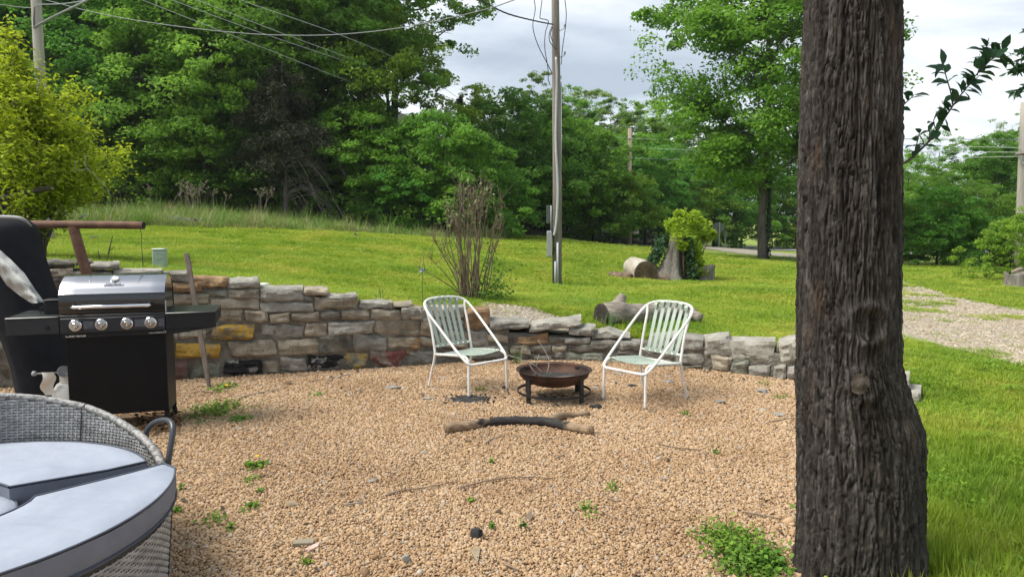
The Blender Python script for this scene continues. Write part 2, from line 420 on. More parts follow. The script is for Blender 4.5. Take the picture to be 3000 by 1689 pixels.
def inst_mat(name, stops, rough=0.8, trans=0.0, noise_scale=None, nstops=None, nmix=0.6, val=0.0):
    """per-piece random colour; optionally blended with a patchy colour that follows the place"""
    m = bpy.data.materials.new(name); n, l = nodes_of(m); b = n['Principled BSDF']; b.inputs['Roughness'].default_value = rough
    b.inputs['Specular IOR Level'].default_value = 0.25
    oi = n.new('ShaderNodeObjectInfo'); r = ramp(n, stops); l.new(oi.outputs['Random'], r.inputs[0]); last = r.outputs[0]
    if noise_scale:
        nn = n.new('ShaderNodeTexNoise'); nn.inputs['Scale'].default_value = noise_scale; nn.inputs['Detail'].default_value = 4
        l.new(oi.outputs['Location'], nn.inputs['Vector']); r2 = ramp(n, nstops); l.new(nn.outputs[0], r2.inputs[0])
        mxx = n.new('ShaderNodeMixRGB'); mxx.inputs[0].default_value = nmix
        l.new(last, mxx.inputs[1]); l.new(r2.outputs[0], mxx.inputs[2]); last = mxx.outputs[0]
    l.new(last, b.inputs['Base Color'])
    if trans:
        tr = n.new('ShaderNodeBsdfTranslucent'); l.new(last, tr.inputs[0]); ms = n.new('ShaderNodeMixShader'); ms.inputs[0].default_value = trans
        l.new(b.outputs[0], ms.inputs[1]); l.new(tr.outputs[0], ms.inputs[2]); l.new(ms.outputs[0], n['Material Output'].inputs[0])
    MATS[name] = m; return m

# ---------------------------------------------------------------- pea gravel
M_peb = inst_mat('pea_gravel', [(0.0, (0.13, 0.075, 0.04)), (0.10, (0.25, 0.15, 0.075)), (0.30, (0.36, 0.225, 0.112)), (0.55, (0.44, 0.298, 0.172)), (0.80, (0.52, 0.37, 0.235)),
                                (0.91, (0.50, 0.385, 0.265)), (0.96, (0.30, 0.285, 0.265)), (1.0, (0.50, 0.47, 0.42))], rough=0.75,
                 noise_scale=1.1, nstops=[(0.36, (0.27, 0.165, 0.09)), (0.5, (0.42, 0.285, 0.165)), (0.66, (0.51, 0.37, 0.235))], nmix=0.38)
protos = []
for k in range(6):
    b_ = MB(); rock_blob(b_, (0, 0, 0), 0.0064*random.uniform(.85, 1.25), 0.0047*random.uniform(.85, 1.2), 0.0043, k+1, n=6, m=4, rough=0.18, flat=0.9)
    pm_ = bpy.data.meshes.new('pebble'); pm_.from_pydata(b_.v, [], b_.f); pm_.polygons.foreach_set('use_smooth', [True]*len(pm_.polygons)); pm_.materials.append(M_peb); protos.append(pm_)
N = 740000
Yp = rng.uniform(2.3, 7.95, N); Xp = rng.uniform(-5.2, 3.5, N)
keep = in_patio(Xp - 0.03, Yp + 0.10) & (np.abs(Xp) < Yp*0.92 + 0.15)
keep &= rng.random(N) < np.interp(Yp, [2.3, 4, 5.5, 8], [1.0, 0.85, 0.6, 0.48])
# thin and ragged toward the grass edge
eb = xbound(Yp) - Xp; keep &= (eb > 0.25) | (rng.random(N) < np.clip(eb/0.25, 0, 1))
Xp, Yp = Xp[keep], Yp[keep]; n_ = len(Xp)
sc = np.exp(rng.normal(0.0, 0.34, n_))*np.interp(Yp, [2.3, 4, 5.5, 8], [1.05, 1.08, 1.2, 1.35])
big = rng.random(n_) < 0.004; sc[big] *= 1.8
zz = rng.uniform(0.0005, 0.0095, n_)
zz += 0.0015*np.sin(Xp*3.1+1)*np.sin(Yp*2.7)
scatter('gravel', protos, np.stack([Xp, Yp, zz], 1), np.stack([rng.uniform(-0.5, 0.5, n_), rng.uniform(-0.5, 0.5, n_), rng.uniform(0, 6.28, n_)], 1),
        np.repeat(sc[:, None], 3, 1), rng.integers(0, 6, n_), 'tan pea gravel spread over the patio floor')

# ---------------------------------------------------------------- driveway, road, path (sheets draped on the ground)
def drape(name, near, farp, m, label, lift=0.012, nu=60, nv=10, ragged=0.0):
    """strip between two pixel polylines with depths; near/far = [(px, py, Y or None)]"""
    def pl(L): return np.array([P(*p)[:2] for p in L])
    A, B = pl(near), pl(farp)
    def res(Q):
        s = np.concatenate([[0], np.cumsum(np.linalg.norm(np.diff(Q, axis=0), axis=1))]); t = np.linspace(0, s[-1], nu)
        return np.stack([np.interp(t, s, Q[:, 0]), np.interp(t, s, Q[:, 1])], 1)
    A, B = res(A), res(B); V = []
    for j in range(nv):
        q = j/(nv-1); Q = A*(1-q) + B*q
        if ragged and j in (0, nv-1):
            Q = Q + np.array([[ragged*mnoise.noise(Vector((i*0.45, j*7.0, s_))) for s_ in (0, 9)] for i in range(nu)])
        z = HZ(Q[:, 0], Q[:, 1]) + lift
        V.append([(Q[i, 0], Q[i, 1], z[i]) for i in range(nu)])
    o = obj(name, MB().grid(V), m, smooth=True); tag(o, label, kind='structure'); return o, A, B
M_drive = mat('driveway_gravel', [(0.28, (0.17, 0.145, 0.10)), (0.45, (0.29, 0.26, 0.20)), (0.6, (0.37, 0.335, 0.27)), (0.75, (0.44, 0.405, 0.34))], rough=0.95, scale=34, detail=10, bump=0.9, bscale=90, dist=0.015)
M_road = mat('road_asphalt', [(0.3, (0.27, 0.265, 0.26)), (0.7, (0.37, 0.36, 0.35))], rough=0.85, scale=3, detail=8, bump=0.3, bscale=40)
drape('driveway', [(2040, 725.5, 39), (2150, 736, 34), (2240, 749, 30.5), (2340, 768, 27), (2500, 860, 13.5), (2640, 1000, 8.9), (2800, 1040, 7.9), (3000, 1085, 7.1), (3500, 1130, 6.5)],
      [(2040, 720.5, 43), (2150, 725, 41), (2340, 741, 35), (2500, 780, 24.5), (2640, 829, 17.2), (2800, 868, 13.6), (3000, 905, 11.6), (3500, 930, 10.6)], M_drive,
      'pale gravel driveway crossing the lawn beyond the big trunk', lift=0.02, nu=90, nv=14, ragged=0.35)
drape('garden_path', [(1400, 985, 7.98), (1500, 985, 7.98), (1620, 985, 7.98), (1745, 985, 8.0)], [(1405, 893, 9.0), (1500, 899, 8.9), (1620, 914, 8.6), (1745, 938, 8.25)], M_drive,
      'strip of grey gravel behind the stone wall', lift=0.02, nu=30, nv=6, ragged=0.06)
drape('road', [(2560, 788, 22.8), (2800, 789, 22.8), (3050, 796, 22.2), (3400, 800, 22)], [(2560, 785, 23.5), (2800, 786.5, 23.4), (3050, 792.5, 22.9), (3400, 796, 22.6)], M_drive,
      'narrow pale lane along the far edge of the lawn', lift=0.03, nu=40, nv=4)
drape('road', [(2150, 730, 46), (2640, 735.5, 40), (3000, 738, 39), (3600, 738, 39)], [(2150, 720, 60), (2640, 723, 52), (3000, 724, 51), (3600, 724, 51)], M_road,
      'grey asphalt road beyond the roadside trees', lift=0.05, nu=40, nv=4)

# ---------------------------------------------------------------- grass
def blade(V, F, x, y, h, w, lean, az, bend=0.6):
    o = len(V); dx, dy = math.cos(az), math.sin(az); px_, py_ = -dy*w/2, dx*w/2
    m = lean*0.35
    V += [(x-px_, y-py_, 0), (x+px_, y+py_, 0), (x+dx*m+px_*.7, y+dy*m+py_*.7, h*0.6), (x+dx*m-px_*.7, y+dy*m-py_*.7, h*0.6), (x+dx*lean, y+dy*lean, h)]
    F += [(o, o+1, o+2, o+3), (o+3, o+2, o+4)]
def tuft(n, rad, h, w, seed, leanf=0.7):
    rd = random.Random(seed); V = []; F = []
    for _ in range(n):
        a = rd.uniform(0, 6.28); r = rad*math.sqrt(rd.random()); hh = h*rd.uniform(0.5, 1.15)
        blade(V, F, r*math.cos(a), r*math.sin(a), hh, w*rd.uniform(.7, 1.3), hh*leanf*rd.uniform(.2, 1.2), rd.uniform(0, 6.28))
    m = bpy.data.meshes.new('grass_tuft'); m.from_pydata(V, [], F); return m
M_grass = inst_mat('grass_blades', [(0.0, (0.15, 0.26, 0.025)), (0.5, (0.22, 0.34, 0.03)), (0.85, (0.31, 0.41, 0.045)), (0.93, (0.40, 0.39, 0.10)), (1.0, (0.44, 0.38, 0.16))], rough=0.6, trans=0.4,
                   noise_scale=0.9, nstops=[(0.30, (0.16, 0.295, 0.024)), (0.5, (0.31, 0.42, 0.036)), (0.70, (0.52, 0.50, 0.085))], nmix=0.65)
gp = [tuft(22, 0.055, 0.052, 0.0065, k, 1.0) for k in range(5)]
for m in gp: m.materials.append(M_grass)
def drive_mask(X, Y):
    """True on driveway, path"""
    px = pxof(X, Y)
    near = np.interp(px, [2040, 2150, 2340, 2500, 2640, 2800, 3000, 3500], [40, 37, 27, 13.5, 8.9, 7.9, 7.1, 6.5])
    farr = np.interp(px, [2040, 2150, 2340, 2500, 2640, 2800, 3000, 3500], [43, 41, 35, 24.5, 17.2, 13.6, 11.6, 10.6])
    d = (px > 2060) & (Y > near) & (Y < farr)
    p2 = (px > 1405) & (px < 1740) & (Y < np.interp(px, [1405, 1500, 1620, 1745], [9.0, 8.9, 8.6, 8.25]))
    return d, p2
N = 540000
Yg = np.exp(rng.uniform(math.log(2.2), math.log(30), N)); ug = rng.uniform(-0.95, 1.2, N); Xg = ug*Yg
pat = in_patio(Xg, Yg)
inwall = (~pat) & (Yg < YW(pxof(Xg, Yg)) + 0.30) & (Xg < xbound(Yg) + 0.02)
dm, pm2 = drive_mask(Xg, Yg)
nv_ = np.array([mnoise.fractal(Vector((x*0.9, y*0.9, 4.2)), 0.7, 2.0, 4) for x, y in zip(Xg, Yg)])
nf_ = np.array([mnoise.noise(Vector((x*0.35, y*0.35, 9.2))) for x, y in zip(Xg, Yg)])
pr = np.where(pm2, 0.03, np.where(dm, np.clip((nv_-0.14)*1.6, 0.015, 0.7), np.clip(0.92 + 0.9*nv_, 0.25, 1)))
far_edge = np.interp(pxof(Xg, Yg), EDGE_PX, EDGE_Y) - 0.5
pr = np.where(Yg > far_edge, 0, pr)
s = np.maximum(1.0, Yg/5.5)
# keep the number per square metre falling with distance as the tufts grow
keep = (np.hypot(Xg-1.40, Yg-2.95) > .36) & ~pat & ~inwall & (rng.random(N) < pr*np.interp(Yg, [2.2, 6, 30], [1.0, 0.55, 0.55]))
Xg, Yg, s, nf_ = Xg[keep], Yg[keep], s[keep], nf_[keep]; n_ = len(Xg)
zg = ground_z(Xg, Yg)
hs = np.exp(rng.normal(0, np.interp(Yg, [3, 8], [.45, .25]), n_))*(1 + 0.5*np.clip(nf_, 0, 1))*np.interp(Yg, [2, 5, 8, 30], [0.95, 0.9, 0.7, 1.2])
print('grass tufts', n_)
scatter('grass', gp, np.stack([Xg, Yg, zg - 0.004], 1), np.stack([rng.normal(0, .08, n_), rng.normal(0, .08, n_), rng.uniform(0, 6.28, n_)], 1),
        np.stack([s, s, hs], 1), rng.integers(0, 5, n_), 'bright green mown grass of the lawn')
# low creeping clover and leafy weeds in the near grass
M_clover = inst_mat('clover_leaves', [(0, (0.14, 0.28, 0.022)), (0.6, (0.22, 0.37, 0.03)), (1, (0.30, 0.43, 0.04))], rough=0.55, trans=0.3)
def clover(seed, n=12, rad=0.06, ls=0.0085, hh=0.04):
    rd = random.Random(seed); V = []; F = []
    for _ in range(n):
        a = rd.uniform(0, 6.28); r = rad*math.sqrt(rd.random()); z = hh*rd.uniform(0.3, 1.0); x, y = r*math.cos(a), r*math.sin(a)
        for q in range(3):
            t = a + q*2.09; s1 = ls*rd.uniform(.8, 1.2); o = len(V); ca, sa = math.cos(t), math.sin(t); dz = rd.uniform(-.004, .004)
            V += [(x, y, z), (x+ca*s1*.6-sa*s1*.5, y+sa*s1*.6+ca*s1*.5, z+dz), (x+ca*s1*1.2, y+sa*s1*1.2, z+dz*2), (x+ca*s1*.6+sa*s1*.5, y+sa*s1*.6-ca*s1*.5, z+dz)]
            F.append((o, o+1, o+2, o+3))
    m = bpy.data.meshes.new('clover_tuft'); m.from_pydata(V, [], F); m.materials.append(M_clover); return m
cp_ = [clover(50+k) for k in range(4)]
N = 42000
Yc = np.exp(rng.uniform(math.log(2.3), math.log(7.2), N)); Xc = Yc*rng.uniform(-0.8, 1.2, N)
dmc, pmc = drive_mask(Xc, Yc)
nvc = np.array([mnoise.noise(Vector((x*1.3, y*1.3, 14.2))) for x, y in zip(Xc, Yc)])
keep = (rng.random(N) < np.interp(Yc, [4, 7], [1, .35])) & ~in_patio(Xc, Yc) & ~((Yc < YW(pxof(Xc, Yc)) + 0.3) & (Xc < xbound(Yc))) & ~dmc & ~pmc & (nvc > -0.12)
Xc, Yc = Xc[keep], Yc[keep]; n_ = len(Xc)
ss = np.exp(rng.normal(0, .3, n_))*np.maximum(1, Yc/6)
scatter('clover', cp_, np.stack([Xc, Yc, ground_z(Xc, Yc)], 1), np.stack([np.zeros(n_), np.zeros(n_), rng.uniform(0, 6.28, n_)], 1),
        np.repeat(ss[:, None], 3, 1), rng.integers(0, 4, n_), 'low green clover growing through the lawn')
# rough tall meadow along the wood
M_mead = inst_mat('meadow_grass', [(0.0, (0.13, 0.24, 0.04)), (0.55, (0.20, 0.30, 0.06)), (0.8, (0.31, 0.33, 0.13)), (1.0, (0.40, 0.33, 0.19))], rough=0.75, trans=0.3)
mp_ = [tuft(18, 0.16, 0.42, 0.012, 90+k, 0.6) for k in range(4)]
for m in mp_: m.materials.append(M_mead)
N = 12000
pxm = rng.uniform(-500, 1500, N); Ym = rng.uniform(16.5, 30, N)
lo = np.interp(pxm, [-500, 200, 450, 760, 1000, 1200, 1500], [17, 16.8, 17, 18.3, 20.5, 22.6, 26.6]); hi = np.interp(pxm, EDGE_PX, EDGE_Y) + 3
keep = (Ym > lo) & (Ym < hi); pxm, Ym = pxm[keep], Ym[keep]; Xm = X_at(pxm, Ym); n_ = len(Xm)
hm = np.exp(rng.normal(-0.62, .42, n_))*(1 + .7*np.array([mnoise.noise(Vector((x*.45, y*.45, 2.))) for x, y in zip(Xm, Ym)]))
scatter('meadow', mp_, np.stack([Xm, Ym, HZ(Xm, Ym) - 0.03], 1), np.stack([rng.normal(0, .1, n_), rng.normal(0, .1, n_), rng.uniform(0, 6.28, n_)], 1),
        np.stack([np.full(n_, 1.3), np.full(n_, 1.3), hm], 1), rng.integers(0, 4, n_), 'tall rough meadow grass along the edge of the wood')

# loose grey stones of the driveway and path
M_dst = inst_mat('driveway_stones', [(0.0, (0.22, 0.17, 0.115)), (0.3, (0.34, 0.275, 0.195)), (0.6, (0.43, 0.36, 0.27)), (0.85, (0.50, 0.435, 0.34)), (1.0, (0.57, 0.51, 0.42))], rough=0.9)
dp_ = []
for k in range(4):
    b_ = MB(); rock_blob(b_, (0, 0, 0), 0.011, 0.0085, 0.005, 40+k, n=6, m=4, rough=0.3, flat=0.8); pm_ = bpy.data.meshes.new('drive_stone'); pm_.from_pydata(b_.v, [], b_.f); pm_.materials.append(M_dst); dp_.append(pm_)
N = 200000
Yd_ = np.exp(rng.uniform(math.log(6.5), math.log(24), N)); Xd_ = Yd_*rng.uniform(-0.06, 1.15, N); a_, b2_ = drive_mask(Xd_, Yd_); keep = (a_ | (b2_ & (Yd_ > YW(pxof(Xd_, Yd_)) + 0.4)))
Xd_, Yd_ = Xd_[keep], Yd_[keep]; n_ = len(Xd_); sd_c = np.exp(rng.normal(-.1, .4, n_))*np.maximum(1, Yd_/11)
scatter('driveway_stones', dp_, np.stack([Xd_, Yd_, HZ(Xd_, Yd_)+.020], 1), np.stack([rng.normal(0, .3, n_), rng.normal(0, .3, n_), rng.uniform(0, 6.28, n_)], 1), np.repeat(sd_c[:, None], 3, 1), rng.integers(0, 4, n_), 'loose pale grey stones of the driveway and the path')
# bare earth worn through the grass
M_earth = mat('bare_earth', [(0.3, (0.12, 0.085, 0.055)), (0.6, (0.24, 0.175, 0.115)), (0.8, (0.33, 0.25, 0.17))], rough=0.95, scale=8, detail=9, bump=0.7, bscale=30, dist=0.03)
def earth(px, py, Y, rx, ry, label):
    c = P(px, py, Y); V = []
    for i in range(7):
        q = i/6; V.append([(c[0]+q*rx*math.cos(a)*(1+.35*mnoise.noise(Vector((math.cos(a)*1.6, math.sin(a)*1.6, px)))), Y+q*ry*math.sin(a)*(1+.35*mnoise.noise(Vector((math.cos(a)*1.6, math.sin(a)*1.6, px)))), 0) for a in np.linspace(0, 2*math.pi, 33)])
    V = [[(x, y, gz(x, y)+.028-.03*(i/6)**2) for x, y, _ in r0] for i, r0 in enumerate(V)]
    o = obj('bare_earth', MB().grid(V), M_earth, None, True); tag(o, label, kind='structure')
earth(1800, 822, 16.2, .75, .5, 'bare brown earth in the grass beside the tilted log')
earth(1395, 880, 9.3, .42, .22, 'bare earth under the stems of the bare shrub')
earth(2985, 846, 15.9, .7, .4, 'bare earth round the hollow stump')
# ================================================================ STONE WALL
def stone_mat(name, a, b, c, rnd=0.16):
    a, b, c = [tuple(x*1.12 for x in q) for q in (a, b, c)]
    return mat(name, [(0.28, a), (0.5, b), (0.72, c)], rough=0.9, scale=7, detail=9, bump=0.9, bscale=22, dist=0.02, rnd=rnd, spec=0.25)
SM = {
 'g': stone_mat('stone_grey', (0.125, 0.118, 0.10), (0.235, 0.225, 0.195), (0.335, 0.32, 0.28)),
 't': stone_mat('stone_tan', (0.14, 0.12, 0.088), (0.26, 0.228, 0.172), (0.36, 0.32, 0.25)),
 'd': stone_mat('stone_dark', (0.055, 0.052, 0.043), (0.13, 0.122, 0.10), (0.22, 0.205, 0.17)),
 'b': stone_mat('stone_brown', (0.10, 0.065, 0.035), (0.22, 0.145, 0.08), (0.36, 0.25, 0.14)),
 'l': stone_mat('stone_pale', (0.165, 0.155, 0.13), (0.275, 0.262, 0.225), (0.37, 0.355, 0.315)),
 'n': stone_mat('stone_green_grey', (0.09, 0.095, 0.075), (0.16, 0.165, 0.13), (0.25, 0.25, 0.20)),
}
def painted(name, paint, under, pos):
    return mat(name, [(pos-0.12, under[0]), (pos, under[1]), (pos+0.04, paint), (1.0, tuple(x*1.15 for x in paint))], rough=0.75, scale=9, detail=9, bump=0.9, bscale=24, dist=0.018, spec=0.3)
SM['y'] = painted('stone_yellow_paint', (0.40, 0.25, 0.045), ((0.12, 0.10, 0.065), (0.25, 0.20, 0.11)), 0.45)
SM['Y'] = painted('stone_faded_yellow_paint', (0.36, 0.27, 0.085), ((0.11, 0.10, 0.07), (0.24, 0.22, 0.16)), 0.50)
SM['k'] = painted('stone_black_paint', (0.014, 0.014, 0.016), ((0.32, 0.32, 0.30), (0.20, 0.20, 0.185)), 0.43)
SM['r'] = painted('stone_red_paint', (0.17, 0.06, 0.052), ((0.26, 0.24, 0.21), (0.20, 0.14, 0.11)), 0.46)
SM['R'] = painted('stone_faded_red_paint', (0.13, 0.075, 0.062), ((0.09, 0.085, 0.07), (0.15, 0.13, 0.11)), 0.46)
M_mortar = mat('wall_mortar', [(0.3, (0.075, 0.068, 0.055)), (0.5, (0.15, 0.138, 0.112)), (0.75, (0.24, 0.22, 0.18))], rough=0.95, scale=6, detail=10, bump=1.0, bscale=30, dist=0.03)
wall = thing('stone_wall', 'curved retaining wall of rough grey and tan stones round the gravel patio', 'wall', (0, 7.8, 0))
# mortar core
def wp(px, z, off):
    Y = float(YW(px)) + off; return (P(px, 1000, Y)[0], Y, z)
pxs = np.arange(-900, 2686, 12); rowsV = []
def coretop(px): return max(0.015, float(ZTOP(px)) - 0.015)
for px in pxs:
    zt = coretop(px); r_ = []
    nz_ = 7
    for k in range(nz_):
        z = -0.06 + (zt+0.06)*k/(nz_-1); r_.append(wp(px, z, 0.014 + 0.018*mnoise.noise(Vector((px*0.03, z*9, 1)))))
    r_.append(wp(px, zt + 0.006*mnoise.noise(Vector((px*.02, 0, 5))), 0.14)); r_.append(wp(px, zt, 0.285)); r_.append(wp(px, -0.06, 0.29))
    rowsV.append(r_)
obj('mortar_core', MB().grid(rowsV), M_mortar, wall, smooth=True)
wall_stones = 0
def stone(q, kind, depth=0.16, proud=0.012, seed=None, cap=False):
    """q: four pixel corners (tl, tr, br, bl) on the wall's face"""
    global wall_stones
    wall_stones += 1; sd = wall_stones if seed is None else seed
    rd = random.Random(sd*13+5)
    q = [np.array(p, float) for p in q]
    w_px = abs(q[1][0]-q[0][0]); h_px = abs(q[3][1]-q[0][1])
    jit = min(w_px, h_px)*0.17
    q = [p + np.array((rd.uniform(-jit, jit)*.7, rd.uniform(-jit, jit)*.6)) for p in q]
    tl_ = rd.uniform(-.09, .09)*h_px; q[0][1] += tl_; q[3][1] += tl_; q[1][1] -= tl_; q[2][1] -= tl_
    pr = proud + rd.uniform(-0.014, 0.020)
    nx = 8 if w_px > 60 else 5; nzn = 6 if h_px > 22 else 4; ny = 4
    nx += nx % 2
    def surf(a, b, c):  # a,b in 0..1 across/down the face, c 0..1 depth
        p = (q[0]*(1-a)+q[1]*a)*(1-b) + (q[3]*(1-a)+q[2]*a)*b
        Y0 = float(YW(p[0])); z = P(p[0], p[1], Y0)[2]
        base = P(p[0], p[1], Y0)
        # rounding towards the edges of the block
        ea, eb = min(a, 1-a)*w_px, min(b, 1-b)*h_px
        rd_ = 0.0
        R_ = 8.0
        if ea < R_: rd_ += (1-ea/R_)**2
        if eb < R_: rd_ += (1-eb/R_)**2
        off = -pr + depth*c + (1-c)*0.020*min(1.4, rd_)
        nn = mnoise.fractal(Vector((base[0]*7+sd*3.3, base[2]*9, c*2+sd)), 0.8, 2.1, 4)
        n2 = mnoise.noise(Vector((base[0]*3+sd*1.3, base[2]*4, sd*2.1)))
        off += (0.027*nn + 0.016*n2)*(1-c*0.5)
        # strata: bedding ledges run along the stone
        off += 0.0025*math.sin(base[2]*95 + 4*n2 + sd)*(1-c)
        dz = 0.020*mnoise.noise(Vector((base[0]*9+sd, c*3+sd, 3.0+b*5)))*(1 if b in (0, 1) else .4); base[0] += 0.016*mnoise.noise(Vector((base[2]*13+sd, a*7, sd*1.9)))*(1 if a in (0, 1) else .4)
        if cap: dz += 0.012*mnoise.noise(Vector((base[0]*5, off*9, sd)))*(1-b)
        d = base[:2]/np.linalg.norm(base[:2])
        return (base[0]+d[0]*off, base[1]+d[1]*off, base[2]+dz)
    V = []; idx = {}
    def vid(i, j, k):
        if (i, j, k) not in idx: idx[(i, j, k)] = len(V); V.append(surf(i/nx, j/nzn, k/ny))
        return idx[(i, j, k)]
    F = []
    for i in range(nx):
        for j in range(nzn):
            F.append((vid(i, j, 0), vid(i+1, j, 0), vid(i+1, j+1, 0), vid(i, j+1, 0)))
    for i in range(nx):
        for k in range(ny):
            F.append((vid(i, 0, k), vid(i, 0, k+1), vid(i+1, 0, k+1), vid(i+1, 0, k)))
            F.append((vid(i, nzn, k), vid(i+1, nzn, k), vid(i+1, nzn, k+1), vid(i, nzn, k+1)))
    for j in range(nzn):
        for k in range(ny):
            F.append((vid(0, j, k), vid(0, j+1, k), vid(0, j+1, k+1), vid(0, j, k+1)))
            F.append((vid(nx, j, k), vid(nx, j, k+1), vid(nx, j+1, k+1), vid(nx, j+1, k)))
    if cap:
        for i in range(nx):
            for j in range(nzn): F.append((vid(i, j, ny), vid(i, j+1, ny), vid(i+1, j+1, ny), vid(i+1, j, ny)))
    m_ = MB(); m_.add(V, F)
    o = obj('stone', m_, SM[kind], wall, smooth='auto'); o.data.set_sharp_from_angle(angle=R(16))
    return o
def rects(L, ox, oy, sc):
    for r in L:
        x0, y0, x1, y1, k = r[:5]; cap = len(r) > 5
        q = [(ox+x0/sc, oy+y0/sc), (ox+x1/sc, oy+y0/sc), (ox+x1/sc, oy+y1/sc), (ox+x0/sc, oy+y1/sc)]
        stone(q, k, depth=(r[5] if cap else 0.16), cap=cap)
# courses left of the grill to the first chair
rects([(215,50,440,135,'g',.30),(215,140,560,212,'b'),(480,95,755,185,'b',.30),(755,108,1025,185,'l',.30),(215,240,600,318,'t'),(590,205,770,255,'n'),
 (770,192,1030,275,'t'),(625,268,1025,355,'t'),(1040,172,1400,285,'g',.30),(1405,188,1600,245,'t',.30),(1400,250,1480,300,'d'),(1035,300,1480,385,'g'),
 (1485,258,1870,362,'t'),(1590,243,1840,282,'g',.30),(640,355,885,462,'t'),(915,378,1108,465,'t'),(1112,388,1290,472,'t'),(1310,385,1535,462,'t'),(1540,382,1702,448,'d'),
 (1712,368,1955,450,'t'),(1870,300,2150,355,'g',.30),(1965,362,2218,450,'t'),(2225,350,2430,450,'g'),(2150,312,2310,348,'t',.30),(630,490,985,605,'y'),
 (1030,482,1400,595,'g'),(1415,475,1600,582,'t'),(1605,452,1985,572,'g'),(1990,442,2385,568,'t'),(2388,450,2470,580,'t'),(250,540,345,615,'g'),(350,535,580,605,'t'),
 (330,640,710,770,'y'),(775,625,1165,765,'t'),(1190,610,1525,755,'t'),(1532,582,1812,735,'d'),(1820,568,2105,710,'g'),(2112,590,2380,695,'t'),(2390,600,2500,672,'t'),
 (245,640,322,765,'b'),(250,800,440,950,'R'),(452,800,722,938,'n'),(735,795,1050,905,'k'),(1060,790,1208,892,'t'),(1215,770,1425,878,'g'),(1445,745,1730,866,'k'),
 (1760,732,1930,855,'Y'),(1970,708,2240,834,'r'),(2250,706,2312,738,'b'),(2282,722,2520,822,'g')], 400, 780, 2.862)
# behind the first chair to the gap
rects([(0,245,130,350,'t',.30),(135,240,330,330,'t',.30),(330,245,485,335,'g',.30),(485,252,712,432,'b',.34),(115,335,300,405,'t'),(300,340,480,435,'g'),(0,440,98,500,'t'),(105,412,285,500,'g'),
 (0,505,98,612,'b'),(105,510,252,592,'t'),(258,446,520,592,'t'),(526,440,690,580,'g'),(690,480,880,545,'t'),(552,590,868,695,'g'),(255,600,540,705,'d'),(60,620,250,738,'g'),
 (700,442,880,478,'d'),(930,482,1230,575,'b'),(890,580,1065,665,'t'),(1072,578,1250,662,'d'),(1235,500,1372,560,'d'),(1258,582,1385,630,'t'),(1292,634,1350,682,'g'),
 (1078,668,1280,712,'d'),(880,670,1070,720,'d'),(1372,512,1600,566,'g'),(1392,570,1722,640,'d'),(1382,645,1742,730,'n'),(1605,532,1850,618,'d'),(1852,532,2030,618,'g'),
 (1748,625,2022,692,'d'),(1745,698,2010,745,'n')], 1200, 820, 3.021)
Z3 = lambda x, y: (1200+x/3.021, 820+y/3.021)
stone([Z3(705,352), Z3(1062,362), Z3(1050,425), Z3(712,442)], 'g', depth=0.42, cap=True, proud=0.03)
stone([Z3(1068,395), Z3(1508,345), Z3(1502,408), Z3(1065,456)], 'l', depth=0.42, cap=True, proud=0.05)
stone([Z3(1425,420), Z3(1645,418), Z3(1630,488), Z3(1420,480)], 'l', depth=0.36, cap=True, proud=0.04)
stone([Z3(1605,488), Z3(1765,445), Z3(1960,505), Z3(1605,530)], 'l', depth=0.40, cap=True, proud=0.03)
# behind the second chair to the big trunk
rects([(40,745,262,900,'g',.30),(60,908,268,1040,'d'),(270,748,598,905,'g',.30),(592,748,865,955,'l',.32),(825,785,1350,1008,'l',.32),(1388,800,1592,1042,'l',.32),(278,922,600,1045,'g'),
 (668,962,868,1112,'t'),(872,1012,1058,1152,'n'),(1062,1042,1300,1188,'g'),(1316,1055,1458,1205,'g'),(1462,1045,1600,1218,'g'),(572,1068,660,1105,'d'),(802,920,852,966,'t'),(1355,815,1388,905,'t'),
 (290,1050,560,1075,'d')], 1900, 780, 3.6255)
rects([(2345,1005,2440,1070,'g',.3),(2345,1075,2430,1120,'t'),(2436,1078,2520,1135,'g'),(2446,1030,2540,1085,'l',.3),(2526,1090,2610,1150,'t'),(2545,1060,2610,1095,'g',.3),(2614,1105,2662,1172,'g',.28),
 (2652,1142,2700,1190,'l',.26)], 0, 0, 1.0)
# behind the grill
rects([(120,764,218,783,'d',.34),(222,762,268,776,'d',.3),(255,771,348,790,'g',.34),(330,790,475,808,'l',.32),(128,786,215,812,'t'),(130,815,200,850,'d'),(205,795,330,830,'g'),
 (-60,770,110,800,'g',.3),(-40,805,60,850,'g'),(-60,850,25,905,'y'),(30,860,120,915,'t'),(-50,912,45,985,'d'),(52,925,170,985,'g'),(-40,990,80,1080,'d'),(90,995,210,1075,'n'),(-50,1085,70,1150,'d'),(80,1082,190,1140,'d'),
 (180,860,330,910,'t'),(335,835,470,880,'g'),(190,918,320,980,'g'),(330,890,470,960,'t'),(220,990,350,1060,'d'),(360,970,470,1040,'t'),(215,1068,340,1130,'d'),(350,1050,480,1118,'n')], 0, 0, 1.0)
rd = random.Random(3)
for y0, y1 in ((775, 840), (845, 930), (935, 1040), (1045, 1148)):
    x = -640.0
    while x < -70:
        w = rd.uniform(90, 170); stone([(x, y0), (min(x+w, -66), y0), (min(x+w, -66), y1-6), (x, y1-6)], rd.choice('gtdgt'), depth=0.3 if y0 < 800 else .16, cap=y0 < 800); x += w + 8
print('stones', wall_stones)
